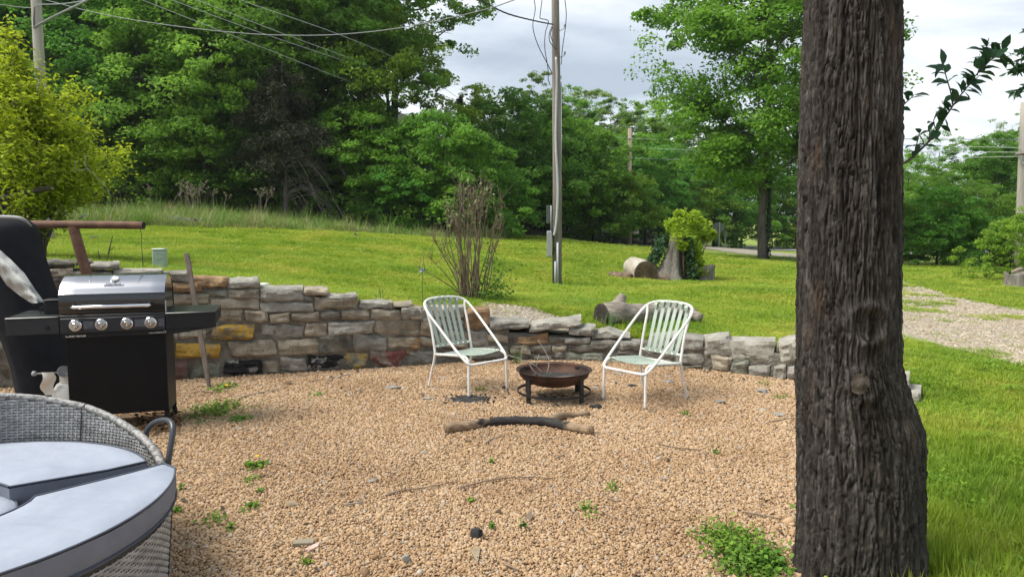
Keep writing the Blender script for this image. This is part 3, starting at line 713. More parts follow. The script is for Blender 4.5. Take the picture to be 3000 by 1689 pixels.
# ================================================================ CHAIRS
M_white = mat('white_enamel', [(0.3, (0.60, 0.58, 0.53)), (0.55, (0.78, 0.77, 0.73)), (0.8, (0.82, 0.81, 0.78))], rough=0.45, scale=9, detail=8)
M_strap = mat('sage_vinyl', [(0.3, (0.31, 0.385, 0.32)), (0.7, (0.40, 0.47, 0.40))], rough=0.5, scale=6, detail=4)
M_rubber = plain('rubber_tip', (0.32, 0.30, 0.27), 0.8)
def make_chair(label):
    t = thing('lawn_chair', label, 'chair', group='white tube lawn chairs by the fire pit')
    r = 0.0115
    loop = [(0, .265, .292), (.14, .265, .292), (.205, .258, .296), (.235, .225, .325), (.250, .10, .42), (.258, -.10, .575), (.262, -.265, .70), (.235, -.355, .775), (.15, -.395, .808), (0, -.408, .815)]
    full = [np.array(p) for p in loop] + [np.array((-p[0], p[1], p[2])) for p in loop[::-1][1:]]
    b = MB(); b.tube(full, r, 10, False, smooth=6); obj('arm_hoop', b, M_white, t, smooth=True)
    for s in (-1, 1):
        b = MB(); b.tube([(s*.232, -.318, 0), (s*.225, -.268, .16), (s*.215, -.236, .30), (s*.213, -.240, .37), (s*.214, -.285, .56), (s*.222, -.335, .70), (s*.232, -.352, .765)], r, 10, True, smooth=6)
        u = obj('rear_upright', b, M_white, t, smooth=True)
        b = MB(); b.tube([(s*.213, -.236, .318), (s*.214, 0, .345), (s*.215, .17, .356), (s*.216, .222, .347), (s*.217, .246, .315), (s*.218, .252, .22), (s*.222, .258, 0)], r, 10, True, smooth=6)
        f = obj('front_leg', b, M_white, t, smooth=True)
        b = MB(); b.lathe([(.0135, 0), (.0145, .004), (.0145, .03), (.012, .032)], 10, (s*.222, .258, 0), True); obj('foot_tip', b, M_rubber, f, smooth='auto')
        b = MB(); b.lathe([(.0135, 0), (.0145, .004), (.0145, .03), (.012, .032)], 10, (s*.232, -.317, 0), True); obj('foot_tip', b, M_rubber, u, smooth='auto')
    b = MB(); b.tube([(-.214, -.243, .392), (0, -.250, .388), (.214, -.243, .392)], .010, 8, True, smooth=4); obj('back_bar', b, M_white, t, smooth=True)
    b = MB(); b.tube([(-.213, -.232, .314), (.213, -.232, .314)], .010, 8, True); obj('seat_bar', b, M_white, t, smooth=True)
    # strips of vinyl down the back, each wrapped round hoop and bar
    for k in range(6):
        x = (k-2.5)*0.0585; w = .0175; xt = x*1.10
        zt = .815 - .052*abs(xt/.2)**2.2; yt = -.408 + .035*abs(xt/.2)**2.2
        path = [(xt, yt+.013, zt-.028), (xt, yt+.015, zt-.002), (xt, yt, zt+.0145), (xt, yt-.0145, zt-.002)] + [(xt*(1-q_)+x*q_, (yt-.010)*(1-q_)+(-.264)*q_, (zt-.03)*(1-q_)+.402*q_) for q_ in (.05, .25, .5, .75, 1)] + [(x, -.264, .384), (x, -.250, .3745), (x, -.237, .384), (x, -.238, .42)]
        V = [[(p[0]-w, p[1], p[2]) for p in path], [(p[0]+w, p[1], p[2]) for p in path]]
        V2 = [[(p[0], p[1]+.0022, p[2]+.0012) for p in row] for row in V]
        b = MB(); b.grid(V); b.grid(V2[::-1])
        nn = len(path)
        for sgn in (0, 1):
            f0 = [(sgn*nn+i, sgn*nn+i+1, 2*nn+(1-sgn)*nn+i+1, 2*nn+(1-sgn)*nn+i) for i in range(nn-1)]; b.f += f0
        obj('back_strap', b, M_strap, t, smooth='auto')
    for k in range(8):
        y = -.205 + k*.0535; w = .0150; z0 = .322 + (y+.236)/.40*.034; sag = -.018
        path = [(-.20, 0, -.010), (-.213, 0, -.0135), (-.2265, 0, 0), (-.213, 0, .0135), (-.12, 0, .010+sag*.6), (0, 0, .008+sag), (.12, 0, .010+sag*.6), (.213, 0, .0135), (.2265, 0, 0), (.213, 0, -.0135), (.20, 0, -.010)]
        V = [[(p[0], y-w, z0+p[2]) for p in path], [(p[0], y+w, z0+p[2]) for p in path]]
        V2 = [[(p[0], p[1], p[2]-.002) for p in row] for row in V]
        b = MB(); b.grid(V); b.grid(V2[::-1]); obj('seat_strap', b, M_strap, t, smooth='auto')
    return t
def place_chair(t, fl, fr, rl):
    c = (np.array(fl)+np.array(fr))/2
    f = np.array(fl) - np.array(rl)
    a = math.atan2(f[1], f[0]); t.rotation_euler = (0, 0, a - math.pi/2)
    ca = np.array((math.cos(a), math.sin(a)))*0.258
    t.location = (c[0]-ca[0], c[1]-ca[1], 0.0)
ch1 = make_chair('white tube lawn chair with sage straps, one front leg in a black ash patch')
KIDS.clear()
ch2 = copy_tree(ch1); ch2['label'] = 'white tube lawn chair with sage straps in front of the hollow log'
# forward direction and feet as read from the ground contact points
place_chair(ch1, G(1380, 1166)[:2], G(1480, 1146)[:2], G(1380, 1166)[:2] - np.array((.372, -.40)))
place_chair(ch2, G(1882, 1200)[:2], G(1773, 1176)[:2], G(1882, 1200)[:2] + np.array((.41, .37)))

# ================================================================ FIRE PIT
M_rust = mat('rusted_steel', [(0.30, (0.018, 0.011, 0.009)), (0.46, (0.045, 0.022, 0.015)), (0.6, (0.085, 0.038, 0.023)), (0.8, (0.16, 0.085, 0.055))], rough=0.75, scale=5, detail=10, metal=0.25, bump=0.3, bscale=60, dist=.004)
M_blackiron = mat('black_iron', [(0.3, (0.012, 0.012, 0.014)), (0.75, (0.035, 0.033, 0.034))], rough=0.6, scale=12, metal=0.3, detail=6)
pc = P(1623, 1087, 6.0); pc[2] = 0
FPz = 0.262
pit = thing('fire_pit', 'round rusty steel fire bowl on a black four-legged stand with a ring', 'fire pit', pc)
b = MB(); prof = []
for k in range(13):
    a = k/12*math.pi/2; prof.append((.305*math.sin(a) if k else 0.002, FPz-.012-.135*math.cos(a)))
prof += [(.325, FPz-.004), (.3255, FPz+.002), (.318, FPz+.001)]
for k in range(12, -1, -1):
    a = k/12*math.pi/2; prof.append((.298*math.sin(a) if k else 0.002, FPz-.010-.128*math.cos(a)))
b.lathe(prof, 48, (pc[0], pc[1], 0)); bowl = obj('bowl', b, M_rust, pit, smooth='auto')
b = MB(); b.lathe([(.310, .068), (.316, .068), (.316, .088), (.310, .088), (.310, .068)], 48, (pc[0], pc[1], 0)); obj('stand_ring', b, M_blackiron, pit, smooth='auto')
for ang in (221, 318, 42, 139):
    a = R(ang); u = np.array((math.cos(a), math.sin(a))); w = np.array((-u[1], u[0]))
    b = MB(); r0, r1 = .286, .300
    V = []
    for z in (0, FPz-.02):
        for r_, s_ in ((r0, -1), (r0, 1), (r1, 1), (r1, -1)):
            V.append((pc[0]+u[0]*r_+w[0]*s_*.021, pc[1]+u[1]*r_+w[1]*s_*.021, z))
    b.add(V, [(0,3,2,1),(4,5,6,7),(0,1,5,4),(1,2,6,5),(2,3,7,6),(3,0,4,7)]); obj('leg', b, M_blackiron, pit)
M_bark_lt = mat('dry_stick', [(0.3, (0.14, 0.10, 0.07)), (0.7, (0.30, 0.23, 0.17))], rough=0.9, scale=20, detail=5)
M_driftwood = mat('weathered_stick', [(0.3, (0.19, 0.17, 0.145)), (0.7, (0.36, 0.33, 0.29))], rough=0.9, scale=20, detail=5, stretch=(1, 1, 1))
def stick(name, pts, r0, r1, m, label, cat='stick', group=None, n=6, sm=3):
    b = MB(); rr = np.linspace(r0, r1, len(pts)); b.tube(pts, list(rr), n, True, smooth=sm)
    o = obj(name, b, m, None, smooth=True); tag(o, label, cat, group); return o
bz = FPz - .12
stick('stick', [(pc[0]-.16, pc[1]-.05, bz+.05), (pc[0], pc[1]-.02, bz+.045), (pc[0]+.17, pc[1]-.02, bz+.055)], .013, .011, M_driftwood, 'thick grey stick lying across the bottom of the fire bowl')
stick('stick', [(pc[0]-.14, pc[1]-.06, bz+.07), (pc[0]-.20, pc[1]-.05, FPz+.03), (pc[0]-.22, pc[1]-.04, FPz+.075)], .008, .005, M_bark_lt, 'short brown stick propped up against the rim of the fire bowl')
def tw(px, py, dy=0.0): return P(px, py, pc[1]+dy)
tb = MB()
tb.tube([tw(1593, 1097), tw(1570, 1072), tw(1540, 1058), tw(1500, 1043), tw(1482, 1038, .05)], [.005, .0045, .004, .003, .002], 5, smooth=3)
tb.tube([tw(1572, 1074), tw(1575, 1055), tw(1579, 1036, .02)], [.004, .003, .002], 5, smooth=3)
o = obj('forked_twig', tb, M_driftwood, None, smooth=True); tag(o, 'long thin forked twig sticking out over the rim of the fire bowl', 'twig')
tb = MB()
tb.tube([tw(1602, 1098), tw(1609, 1058, .03), tw(1598, 1030, .06), tw(1576, 995, .1)], [.005, .0045, .0035, .002], 5, smooth=3)
o = obj('upright_twig', tb, M_driftwood, None, smooth=True); tag(o, 'thin twig standing upright out of the fire bowl', 'twig')
tb = MB(); tb.tube([tw(1622, 1102), tw(1668, 1100), tw(1640, 1104, -.03)], [.009, .008, .006], 5, smooth=3)
M_ash = mat('ash', [(0.3, (0.012, 0.012, 0.012)), (0.6, (0.04, 0.038, 0.036)), (0.8, (0.16, 0.15, 0.14))], rough=0.95, scale=30, detail=6, bump=.6, bscale=60, dist=.01)
# ash bed in the bowl
b = MB(); b.lathe([(0.002, bz+.02), (.10, bz+.022), (.18, bz+.034), (.215, bz+.05)], 24, (pc[0], pc[1], 0)); obj('ash_bed', b, M_ash, pit, smooth=True)

# ================================================================ BURNT LOG, ASH, SMALL THINGS ON THE GRAVEL
def log_mat(name, wood, char, x0, x1, scale=6):
    """pale wood that turns to char between x0 and x1 along the log (a burn mark, wavy edge)"""
    m = bpy.data.materials.new(name); n, l = nodes_of(m); bs = n['Principled BSDF']; bs.inputs['Roughness'].default_value = .85
    t = n.new('ShaderNodeTexCoord'); nz_ = n.new('ShaderNodeTexNoise'); nz_.inputs['Scale'].default_value = scale*3; nz_.inputs['Detail'].default_value = 8
    mpn = n.new('ShaderNodeMapping'); mpn.inputs['Scale'].default_value = (0.25, 1.6, 1.6); l.new(t.outputs['Object'], mpn.inputs[0]); l.new(mpn.outputs[0], nz_.inputs['Vector'])
    r1 = ramp(n, [(0.3, wood[0]), (0.5, wood[1]), (0.7, wood[2])]); l.new(nz_.outputs[0], r1.inputs[0])
    r2 = ramp(n, [(0.3, char[0]), (0.75, char[1])]); l.new(nz_.outputs[0], r2.inputs[0])
    sp = n.new('ShaderNodeSeparateXYZ'); l.new(t.outputs['Object'], sp.inputs[0])
    n3 = n.new('ShaderNodeTexNoise'); n3.inputs['Scale'].default_value = 9; l.new(t.outputs['Object'], n3.inputs['Vector'])
    ma = n.new('ShaderNodeMath'); ma.operation = 'MULTIPLY_ADD'; ma.inputs[1].default_value = .35; l.new(n3.outputs[0], ma.inputs[0]); l.new(sp.outputs[0], ma.inputs[2])
    c1 = ramp(n, [(0.0, (0, 0, 0)), (0.06, (1, 1, 1)), (0.94, (1, 1, 1)), (1.0, (0, 0, 0))])
    mr = n.new('ShaderNodeMapRange'); mr.inputs['From Min'].default_value = x0; mr.inputs['From Max'].default_value = x1; l.new(ma.outputs[0], mr.inputs[0]); l.new(mr.outputs[0], c1.inputs[0])
    mxx = n.new('ShaderNodeMixRGB'); l.new(c1.outputs[0], mxx.inputs[0]); l.new(r1.outputs[0], mxx.inputs[1]); l.new(r2.outputs[0], mxx.inputs[2]); l.new(mxx.outputs[0], bs.inputs['Base Color'])
    bp = n.new('ShaderNodeBump'); bp.inputs['Strength'].default_value = .8; bp.inputs['Distance'].default_value = .012; l.new(nz_.outputs[0], bp.inputs['Height']); l.new(bp.outputs[0], bs.inputs['Normal'])
    return m
def rough_tube(mb, pts, rr, n=14, k=5, amp=.12, seed=0, freq=14):
    p2, r2 = catmull([np.array(p, float) for p in pts], list(rr), k)
    v, f = sweep(p2, r2, n, True); out = []
    for q, x in enumerate(v):
        c = p2[min(q//n, len(p2)-1)]; d = x-c
        s = 1 + amp*mnoise.fractal(Vector((x[0]*freq, x[1]*freq, x[2]*freq+seed)), .8, 2, 3)
        out.append(c + d*s)
    mb.add(out, f); return mb
def gl(zx, zy, r):   # zoom coords of a log axis lying on the gravel
    px, py = 1200+zx/3.021, 820+zy/3.021
    g_ = G(px, py, r); return g_
M_burnt = log_mat('burnt_branch_wood', ((0.10, 0.065, 0.04), (0.24, 0.165, 0.10), (0.38, 0.28, 0.18)), ((0.010, 0.009, 0.009), (0.035, 0.03, 0.027)), .40, 1.06)
lg0 = gl(300, 1310, .04)
lg = thing('burnt_log', 'forked fallen branch charred black in the middle lying before the fire pit', 'log', (lg0[0], lg0[1], 0))
b = MB(); pts = [gl(318, 1312, .038), gl(480, 1290, .037), gl(650, 1262, .035), gl(850, 1246, .034), gl(1050, 1246, .034), (gl(1230, 1258, .035)), gl(1400, 1296, .033), gl(1615, 1332, .036)]
rough_tube(b, pts, [.040, .038, .035, .034, .035, .038, .035, .036], 14, 6, .14, 2); obj('limb', b, M_burnt, lg, smooth=True)
M_branch = mat('bare_branch_wood', [(0.3, (0.12, 0.08, 0.05)), (0.6, (0.26, 0.19, 0.12)), (0.8, (0.36, 0.28, 0.19))], rough=.9, scale=14, detail=7, bump=.5, bscale=40, dist=.006)
b = MB(); pts = [gl(1240, 1250, .034), gl(1320, 1215, .034)+np.array((0, 0, .01)), gl(1400, 1195, .026), gl(1490, 1190, .024), gl(1585, 1180, .02)]
rough_tube(b, pts, [.034, .030, .023, .021, .019], 10, 5, .14, 5); obj('side_branch', b, M_branch, lg, smooth=True)
ap = G(1378, 1172)
b = MB(); rows_ = []
for i in range(9):
    row = []
    for k in range(28):
        a = 2*math.pi*k/28; rr = (.17+.05*mnoise.noise(Vector((math.cos(a)*1.5, math.sin(a)*1.5, 2))))*i/8
        row.append((ap[0]+rr*math.cos(a)*1.15, ap[1]+rr*math.sin(a)*.8, .024*(1-(i/8)**2)+.006+.012*mnoise.noise(Vector((rr*30, k*.9, 3)))))
    row.append(row[0]); rows_.append(row)
b.grid(rows_); o = obj('ash_patch', b, M_ash, None, smooth=False); tag(o, 'patch of black ash on the gravel under a chair leg', 'ash')
for k in range(46):
    a = random.uniform(0, 6.28); r_ = random.uniform(.02, .26)
    b = MB() if k == 0 else b
    rock_blob(b, (ap[0]+r_*math.cos(a)*1.2, ap[1]+r_*math.sin(a)*.8, .018), random.uniform(.006, .016), random.uniform(.005, .011), .007, 200+k, 6, 4, .3, a)
o = obj('charcoal_crumbs', b, mat('charcoal', [(0.3, (0.008, 0.008, 0.008)), (0.8, (0.03, 0.03, 0.03))], rough=.8, scale=30), None); tag(o, 'crumbs of charcoal strewn round the ash patch', kind='stuff')
M_char = MATS['charcoal']
def rocks(L, label, group, m, name='rock', cat='rock'):
    for k, (px, py, w, h, d) in enumerate(L):
        g_ = G(px, py); s_ = g_[1]/FPX; hz = max(.006, h*s_*0.42)
        b = MB(); rock_blob(b, (g_[0], g_[1], hz*.75), w*s_/2, d*s_/2, hz, random.randint(1, 900), 8, 5, .32, random.uniform(-.4, .4), .55)
        o = obj(name, b, m, None, smooth='auto'); tag(o, label, cat, group)
M_rock = mat('loose_stone', [(0.3, (0.16, 0.145, 0.12)), (0.7, (0.36, 0.34, 0.30))], rough=.9, scale=20, detail=7, rnd=.25, bump=.6, bscale=50, dist=.006)
M_rockt = mat('loose_tan_stone', [(0.3, (0.20, 0.155, 0.095)), (0.7, (0.36, 0.29, 0.19))], rough=.9, scale=20, detail=7, rnd=.2, bump=.6, bscale=50, dist=.006)
rocks([(1254, 1171, 34, 12, 20), (1301, 1110, 25, 8, 14), (2234, 1152, 38, 18, 25), (2108, 1182, 30, 16, 22), (2285, 1218, 40, 12, 40), (1815, 1098, 26, 8, 22), (1958, 1122, 34, 12, 30), (1955, 1105, 24, 8, 20), (2235, 1202, 28, 8, 20), (1150, 1141, 42, 16, 25),
       (1745, 1140, 26, 10, 20), (1010, 1080, 40, 10, 20), (735, 1262, 26, 12, 18), (1245, 1330, 20, 10, 14), (1190, 1648, 26, 34, 20), (946, 1302, 16, 10, 14), (1092, 1414, 40, 16, 20), (1242, 1329, 18, 12, 14), (700, 1258, 24, 10, 18)],
      'small flat grey stone lying loose on the tan gravel', 'loose stones on the gravel', M_rock)
rocks([(855, 1482, 52, 20, 22), (735, 1578, 34, 14, 16), (560, 1602, 40, 12, 18)], 'small brown slate chip lying loose on the gravel', 'slate chips on the gravel', M_rockt, 'slate_chip', 'stone chip')
g_ = G(1397, 1575); b = MB(); rock_blob(b, (g_[0], g_[1], .022), .036, .026, .026, 77, 7, 5, .3, -.5, .6); o = obj('charcoal_lump', b, M_char, None, smooth='auto'); tag(o, 'lump of black charcoal alone on the open gravel', 'charcoal')
rocks([(1745, 1196, 40, 16, 24), (1800, 1125, 24, 8, 14), (1850, 1133, 30, 10, 30), (1478, 1140, 20, 12, 14), (1630, 1190, 24, 8, 14), (1590, 1160, 30, 8, 20)], 'small piece of black charred wood on gravel near the fire pit', 'charred pieces round the fire pit', M_char, 'charred_wood', 'charcoal')
g_ = [G(1377, 1622), G(1408, 1612), G(1400, 1660)]; b = MB(); b.prism([(p[0], p[1]) for p in g_][::1], .012, .022); o = obj('slate_triangle', b, M_rockt, None); tag(o, 'triangular tan slate flake lying flat on the gravel', 'stone chip')
g_ = [G(860, 1592), G(920, 1588), G(918, 1602), G(858, 1604)]; b = MB(); b.prism([(p[0], p[1]) for p in g_], .006, .022); o = obj('wood_offcut', b, mat('grey_wood', [(0.3, (0.18, 0.15, 0.10)), (0.7, (0.30, 0.26, 0.19))], rough=.9, scale=12, stretch=(1, 8, 1)), None); tag(o, 'short straight grey wood offcut on the gravel', 'wood offcut')
g_ = [G(893, 1617), G(925, 1600), G(938, 1597), G(930, 1610), G(905, 1622)]; b = MB(); b.prism([(p[0], p[1]) for p in g_], .008, .018); o = obj('brick_chip', b, mat('pink_stone', [(0.4, (0.36, 0.20, 0.16)), (0.55, (0.55, 0.42, 0.36))], rough=.85, scale=18, stretch=(1, 6, 1)), None); tag(o, 'small pinkish striped stone chip beside the wood offcut', 'stone chip')
tr = random.Random(21)
twl = [((1130, 1450), (1175, 1438), (1240, 1430), (1330, 1412)), ((1350, 1430), (1450, 1405), (1560, 1398), (1620, 1402)), ((700, 1165), (760, 1150), (820, 1140), (845, 1128)), ((990, 1105), (1010, 1098), (1035, 1095)), ((905, 1118), (950, 1112), (975, 1116)), ((590, 1145), (620, 1150)),
       ((1420, 1300), (1440, 1285), (1470, 1278)), ((1630, 1340), (1660, 1330)), ((1930, 1300), (1990, 1312), (2050, 1318)), ((760, 1395), (800, 1385)), ((1010, 1480), (1050, 1472), (1065, 1468)), ((1480, 1655), (1520, 1672)), ((1780, 1460), (1805, 1468)), ((1930, 1400), (1955, 1404)), ((1880, 1195), (1900, 1203), (1925, 1205)),
       ((960, 1500), (970, 1490), (972, 1484)), ((1440, 1130), (1465, 1142)), ((2000, 1080), (2030, 1072)), ((2180, 1500), (2290, 1520)), ((2260, 1235), (2320, 1225))]
for L in twl:
    pts = [G(x, y, .018) + np.array((0, 0, tr.uniform(0, .008))) for x, y in L]
    stick('twig', pts, .0055, .003, M_bark_lt if tr.random() < .7 else M_driftwood, 'thin dry twig lying on the tan gravel', 'twig', 'twigs on the gravel', 5, 3)
# brown dead leaves under the grill
M_dead = leaf_mat('dead_leaf', (0.07, 0.035, 0.02), (0.20, 0.10, 0.055), .15)
def leaves_mesh(name, pos, nrm, size, aspect, tint, r_, droop=0.0):
    n_ = len(pos); t = r_.normal(size=(n_, 3)); t -= nrm*np.sum(t*nrm, 1, keepdims=True); t /= np.linalg.norm(t, axis=1, keepdims=True) + 1e-9
    b_ = np.cross(nrm, t); s_ = size[:, None]
    V = np.stack([pos - t*s_*.5, pos + b_*s_*aspect*.5 + nrm*s_*.06 - t*s_*.06, pos + t*s_*.5 - nrm*s_*droop, pos - b_*s_*aspect*.5 + nrm*s_*.06 - t*s_*.06], 1).reshape(-1, 3)
    F = np.arange(4*n_).reshape(-1, 4)
    return fast_mesh(name, V, F, np.repeat(tint, 4))
r_ = np.random.default_rng(4)
gp_ = np.array([G(r_.uniform(395, 530), r_.uniform(1205, 1262), r_.uniform(.01, .05)) for _ in range(150)])
nr = np.stack([r_.normal(0, .5, 150), r_.normal(0, .5, 150), np.ones(150)], 1); nr /= np.linalg.norm(nr, axis=1, keepdims=True)
o = put('dead_leaves', leaves_mesh('dead_leaves', gp_, nr, r_.uniform(.03, .07, 150), .6, r_.random(150), r_), M_dead); tag(o, 'brown dead leaves drifted under the grill', kind='stuff')

# bits of bark, leaf and char trodden into the gravel, thickest along the wall
r_ = np.random.default_rng(14); L = []
for k in range(620):
    if k < 330: px = r_.uniform(480, 2320); Yk = float(YW(px)) - abs(r_.normal(0, .16)) - .03; L.append((X_at(px, Yk), Yk, r_.uniform(.020, .030)))
    elif k < 470: a_ = r_.uniform(0, 6.28); q_ = abs(r_.normal(0, .5)); L.append((pc[0]+q_*math.cos(a_)*1.2, pc[1]+q_*math.sin(a_)*.8, .022))
    else: L.append(tuple(G(r_.uniform(480, 2300), r_.uniform(1130, 1680), .022)))
L = np.array(L); n_ = len(L); nr = np.stack([r_.normal(0, .35, n_), r_.normal(0, .35, n_), np.ones(n_)], 1); nr /= np.linalg.norm(nr, axis=1, keepdims=True)
o = put('debris', leaves_mesh('debris', L, nr, np.exp(r_.normal(-3.55, .45, n_)), .45, r_.random(n_), r_), leaf_mat('bark_bits', (0.03, 0.022, 0.016), (0.15, 0.10, 0.065), .05)); tag(o, 'dark bits of bark and dead leaf strewn over the gravel', kind='stuff')
# weeds rooted in the gravel
M_weed = leaf_mat('weed_leaf', (0.08, 0.18, 0.02), (0.21, 0.36, 0.045), .35)
def weed(px, py, w, n_, label, group, h=.06, leaf=.022, seed=0, name='weed_clump', extra=None):
    g_ = G(px, py); rr = w*g_[1]/FPX/2; r_ = np.random.default_rng(seed)
    pos = np.stack([g_[0] + r_.normal(0, rr*.5, n_), g_[1] + r_.normal(0, rr*.62, n_), .012 + np.abs(r_.normal(0, h*.5, n_))], 1)
    nr = np.stack([r_.normal(0, .6, n_), r_.normal(0, .6, n_), np.ones(n_)], 1); nr /= np.linalg.norm(nr, axis=1, keepdims=True)
    t = thing(name, label, 'weed', (g_[0], g_[1], 0), group=group)
    me = leaves_mesh('leaves', pos - np.array((g_[0], g_[1], 0)), nr, r_.uniform(.6, 1.3, n_)*leaf, .55, r_.random(n_), r_, .15); put('leaves', me, M_weed, t)
    b = MB()
    for k in range(max(4, n_//14)):
        e_ = pos[r_.integers(0, n_)]; b.tube([(g_[0]+(e_[0]-g_[0])*.4, g_[1]+(e_[1]-g_[1])*.4, 0), tuple(e_)], [.0022, .0012], 4)
    o_s = obj('stems', b, M_weed, t); o_s['kind'] = 'stuff'; return t
G1 = 'weeds rooted in the gravel'
weed(632, 1205, 175, 620, 'wide mat of bright green weeds in the gravel between grill and wall', None, .04, .03, 1)
weed(700, 1232, 70, 110, 'small pale green weed patch beside the wide weed mat', None, .03, .026, 2)
dw = weed(655, 1140, 90, 60, 'dandelion with one yellow flower at the foot of the leaning stake', None, .04, .05, 3, 'dandelion')
b = MB(); q = P(664, 1128, G(655, 1140)[1]); b.lathe([(.003, -.008), (.016, 0), (.019, .004), (.010, .008), (.002, .009)], 12, tuple(q)); obj('flower', b, plain('dandelion_yellow', (.75, .48, .02), .7), dw)
weed(750, 1370, 55, 26, 'dandelion with a yellow flower in the middle of the open gravel', None, .03, .055, 4, 'dandelion')
b = MB(); q = P(754, 1335, G(750, 1362)[1]); b.lathe([(.003, -.006), (.012, 0), (.014, .003), (.002, .007)], 10, tuple(q)); obj('flower', b, MATS['dandelion_yellow'], bpy.data.objects['dandelion.001'])
for k, (px, py, w, n_) in enumerate([(745, 1410, 70, 26), (762, 1442, 36, 18), (735, 1492, 60, 44), (615, 1530, 90, 46), (520, 1502, 24, 30), (505, 1300, 16, 20), (926, 1160, 50, 40), (1410, 1145, 30, 30), (1438, 1360, 14, 16), (1795, 1432, 50, 26), (1725, 1500, 60, 34), (1380, 1475, 20, 14), (2290, 1168, 50, 40),
                                     (1532, 1550, 20, 12), (1442, 1552, 18, 12), (672, 1555, 30, 20), (2090, 1330, 24, 14), (2010, 1215, 40, 24), (2240, 1128, 40, 22), (530, 1440, 20, 14), (890, 1650, 40, 18)]):
    weed(px, py, w, n_, 'small green weed sprouting from the tan gravel', G1, .028, .028, 10+k)
weed(2150, 1600, 210, 900, 'thick low bed of green weeds at the foot of the big trunk', None, .05, .026, 60)
weed(2190, 1668, 190, 620, 'leafy weeds spreading from the gravel edge beside the big trunk', None, .05, .028, 62)
weed(2255, 1655, 120, 300, 'grassy weeds right against the bark of the big trunk', None, .05, .03, 61)
def grass_clump(px, py, n_, h, w, label, seed, name='grass_clump', lean=.6, m=None, zb=None, Y=None, group=None):
    g_ = G(px, py) if Y is None else P(px, py, Y); z0 = g_[2]
    rd = random.Random(seed); V = []; F = []
    for _ in range(n_):
        a = rd.uniform(0, 6.28); hh = h*rd.uniform(.55, 1.1); blade(V, F, rd.gauss(0, .02), rd.gauss(0, .02), hh, w, hh*lean*rd.uniform(.3, 1.2), a)
    me = bpy.data.meshes.new(name); me.from_pydata(V, [], F); o = put(name, me, m or plain('blade_green', (.10, .22, .03), .5)); o.location = (g_[0], g_[1], z0); tag(o, label, 'grass', group); return o
grass_clump(1512, 1066, 16, .22, .008, 'clump of arching grass blades at the foot of the wall behind the fire pit', 5, lean=1.0)
# ================================================================ GRILL
M_gblack = mat('grill_black_enamel', [(0.3, (0.006, 0.0065, 0.008)), (0.7, (0.011, 0.0115, 0.013))], rough=.14, scale=3, spec=.6, coat=.4)
M_gmatte = mat('grill_black_powder', [(0.3, (0.010, 0.0105, 0.012)), (0.7, (0.017, 0.0175, 0.02))], rough=.5, scale=20, bump=.08, bscale=300, dist=.002, spec=.25)
M_gpanel = mat('grill_charcoal_panel', [(0.3, (0.019, 0.021, 0.025)), (0.7, (0.027, 0.029, 0.034))], rough=.45, scale=8, spec=.3)
M_gdoor = mat('grill_door_black', [(0.3, (0.006, 0.006, 0.0062)), (0.7, (0.009, 0.009, 0.0095))], rough=.6, scale=6, spec=.15)
M_chrome = mat('chrome', [(0.3, (0.72, 0.72, 0.73)), (0.7, (0.82, 0.82, 0.83))], rough=.12, metal=1.0, scale=5)
M_print = plain('white_print', (.75, .75, .75), .6)
M_greyprint = mat('faint_print', [(0.45, (0.03, 0.035, 0.045)), (0.55, (0.12, 0.13, 0.16))], rough=.5, scale=260, detail=2)
M_shelf = mat('shelf_top', [(0.35, (0.018, 0.022, 0.022)), (0.62, (0.05, 0.058, 0.058)), (0.8, (0.12, 0.13, 0.13))], rough=.28, scale=5, detail=8, stretch=(1, 2.2, 1))
GL, GR = np.array((-3.44, 4.79)), np.array((-2.18, 5.19)); gw = GR-GL; W = float(np.linalg.norm(gw)); ga = math.atan2(gw[1], gw[0])
grill = thing('gas_grill', 'black four-burner gas grill with curved lid, chrome knobs and two side shelves', 'grill', (GL[0], GL[1], 0), ga)
def gp(name, mb, m, parent=grill, smooth='auto'): return obj(name, mb, m, parent, smooth, world_=False)
x1, x2 = .318, .986; SZ = .862
# lid
prof = [(.012, .872), (.006, .90), (.004, .985), (.008, 1.003), (.016, 1.010), (.036, 1.040), (.072, 1.075), (.115, 1.103), (.165, 1.124), (.225, 1.136), (.29, 1.132), (.35, 1.110), (.40, 1.07), (.43, 1.01), (.44, .93), (.44, .872)]
b = MB(); V = []
for xx, ins in ((x1+.004, .012), (x1, .004), (x1+.004, 0), (x1+.10, 0), (x2-.10, 0), (x2-.004, 0), (x2, .004), (x2-.004, .012)):
    cy, cz_ = .22, .95
    V.append([(xx, y+(cy-y)*ins*4*.25, z+(cz_-z)*ins*2) for y, z in prof])
b.grid(V)
for row, xx in ((V[0], 0), (V[-1], 1)):
    o_ = len(b.v); b.v += row; b.f.append(tuple(range(o_, o_+len(row))) if xx else tuple(range(o_+len(row)-1, o_-1, -1)))
lid = gp('lid', b, M_gblack)
M_hood = mat('brushed_hood_steel', [(0.3, (0.36, 0.365, 0.39)), (0.7, (0.44, 0.445, 0.47))], rough=.22, metal=1.0, scale=3, stretch=(.2, 6, 6))
lid.data.materials.append(M_hood)
for p_ in lid.data.polygons:
    if len(p_.vertices) == 4 and p_.center[2] > 1.012 and p_.center[1] < .40: p_.material_index = 1
for xr, sgn in ((x1+.165, 1), (x2-.165, -1)):     # two pressed ribs curving over the hood
    b = MB(); pts = []
    for k, (y, z) in enumerate(prof[6:11]):
        pts.append((xr + sgn*.012*(k-2)*-.7, y-.001, z+.0015))
    b.tube(pts, [.001, .003, .0035, .003, .001], 6, True, smooth=4); gp('rib', b, M_hood, lid, True)
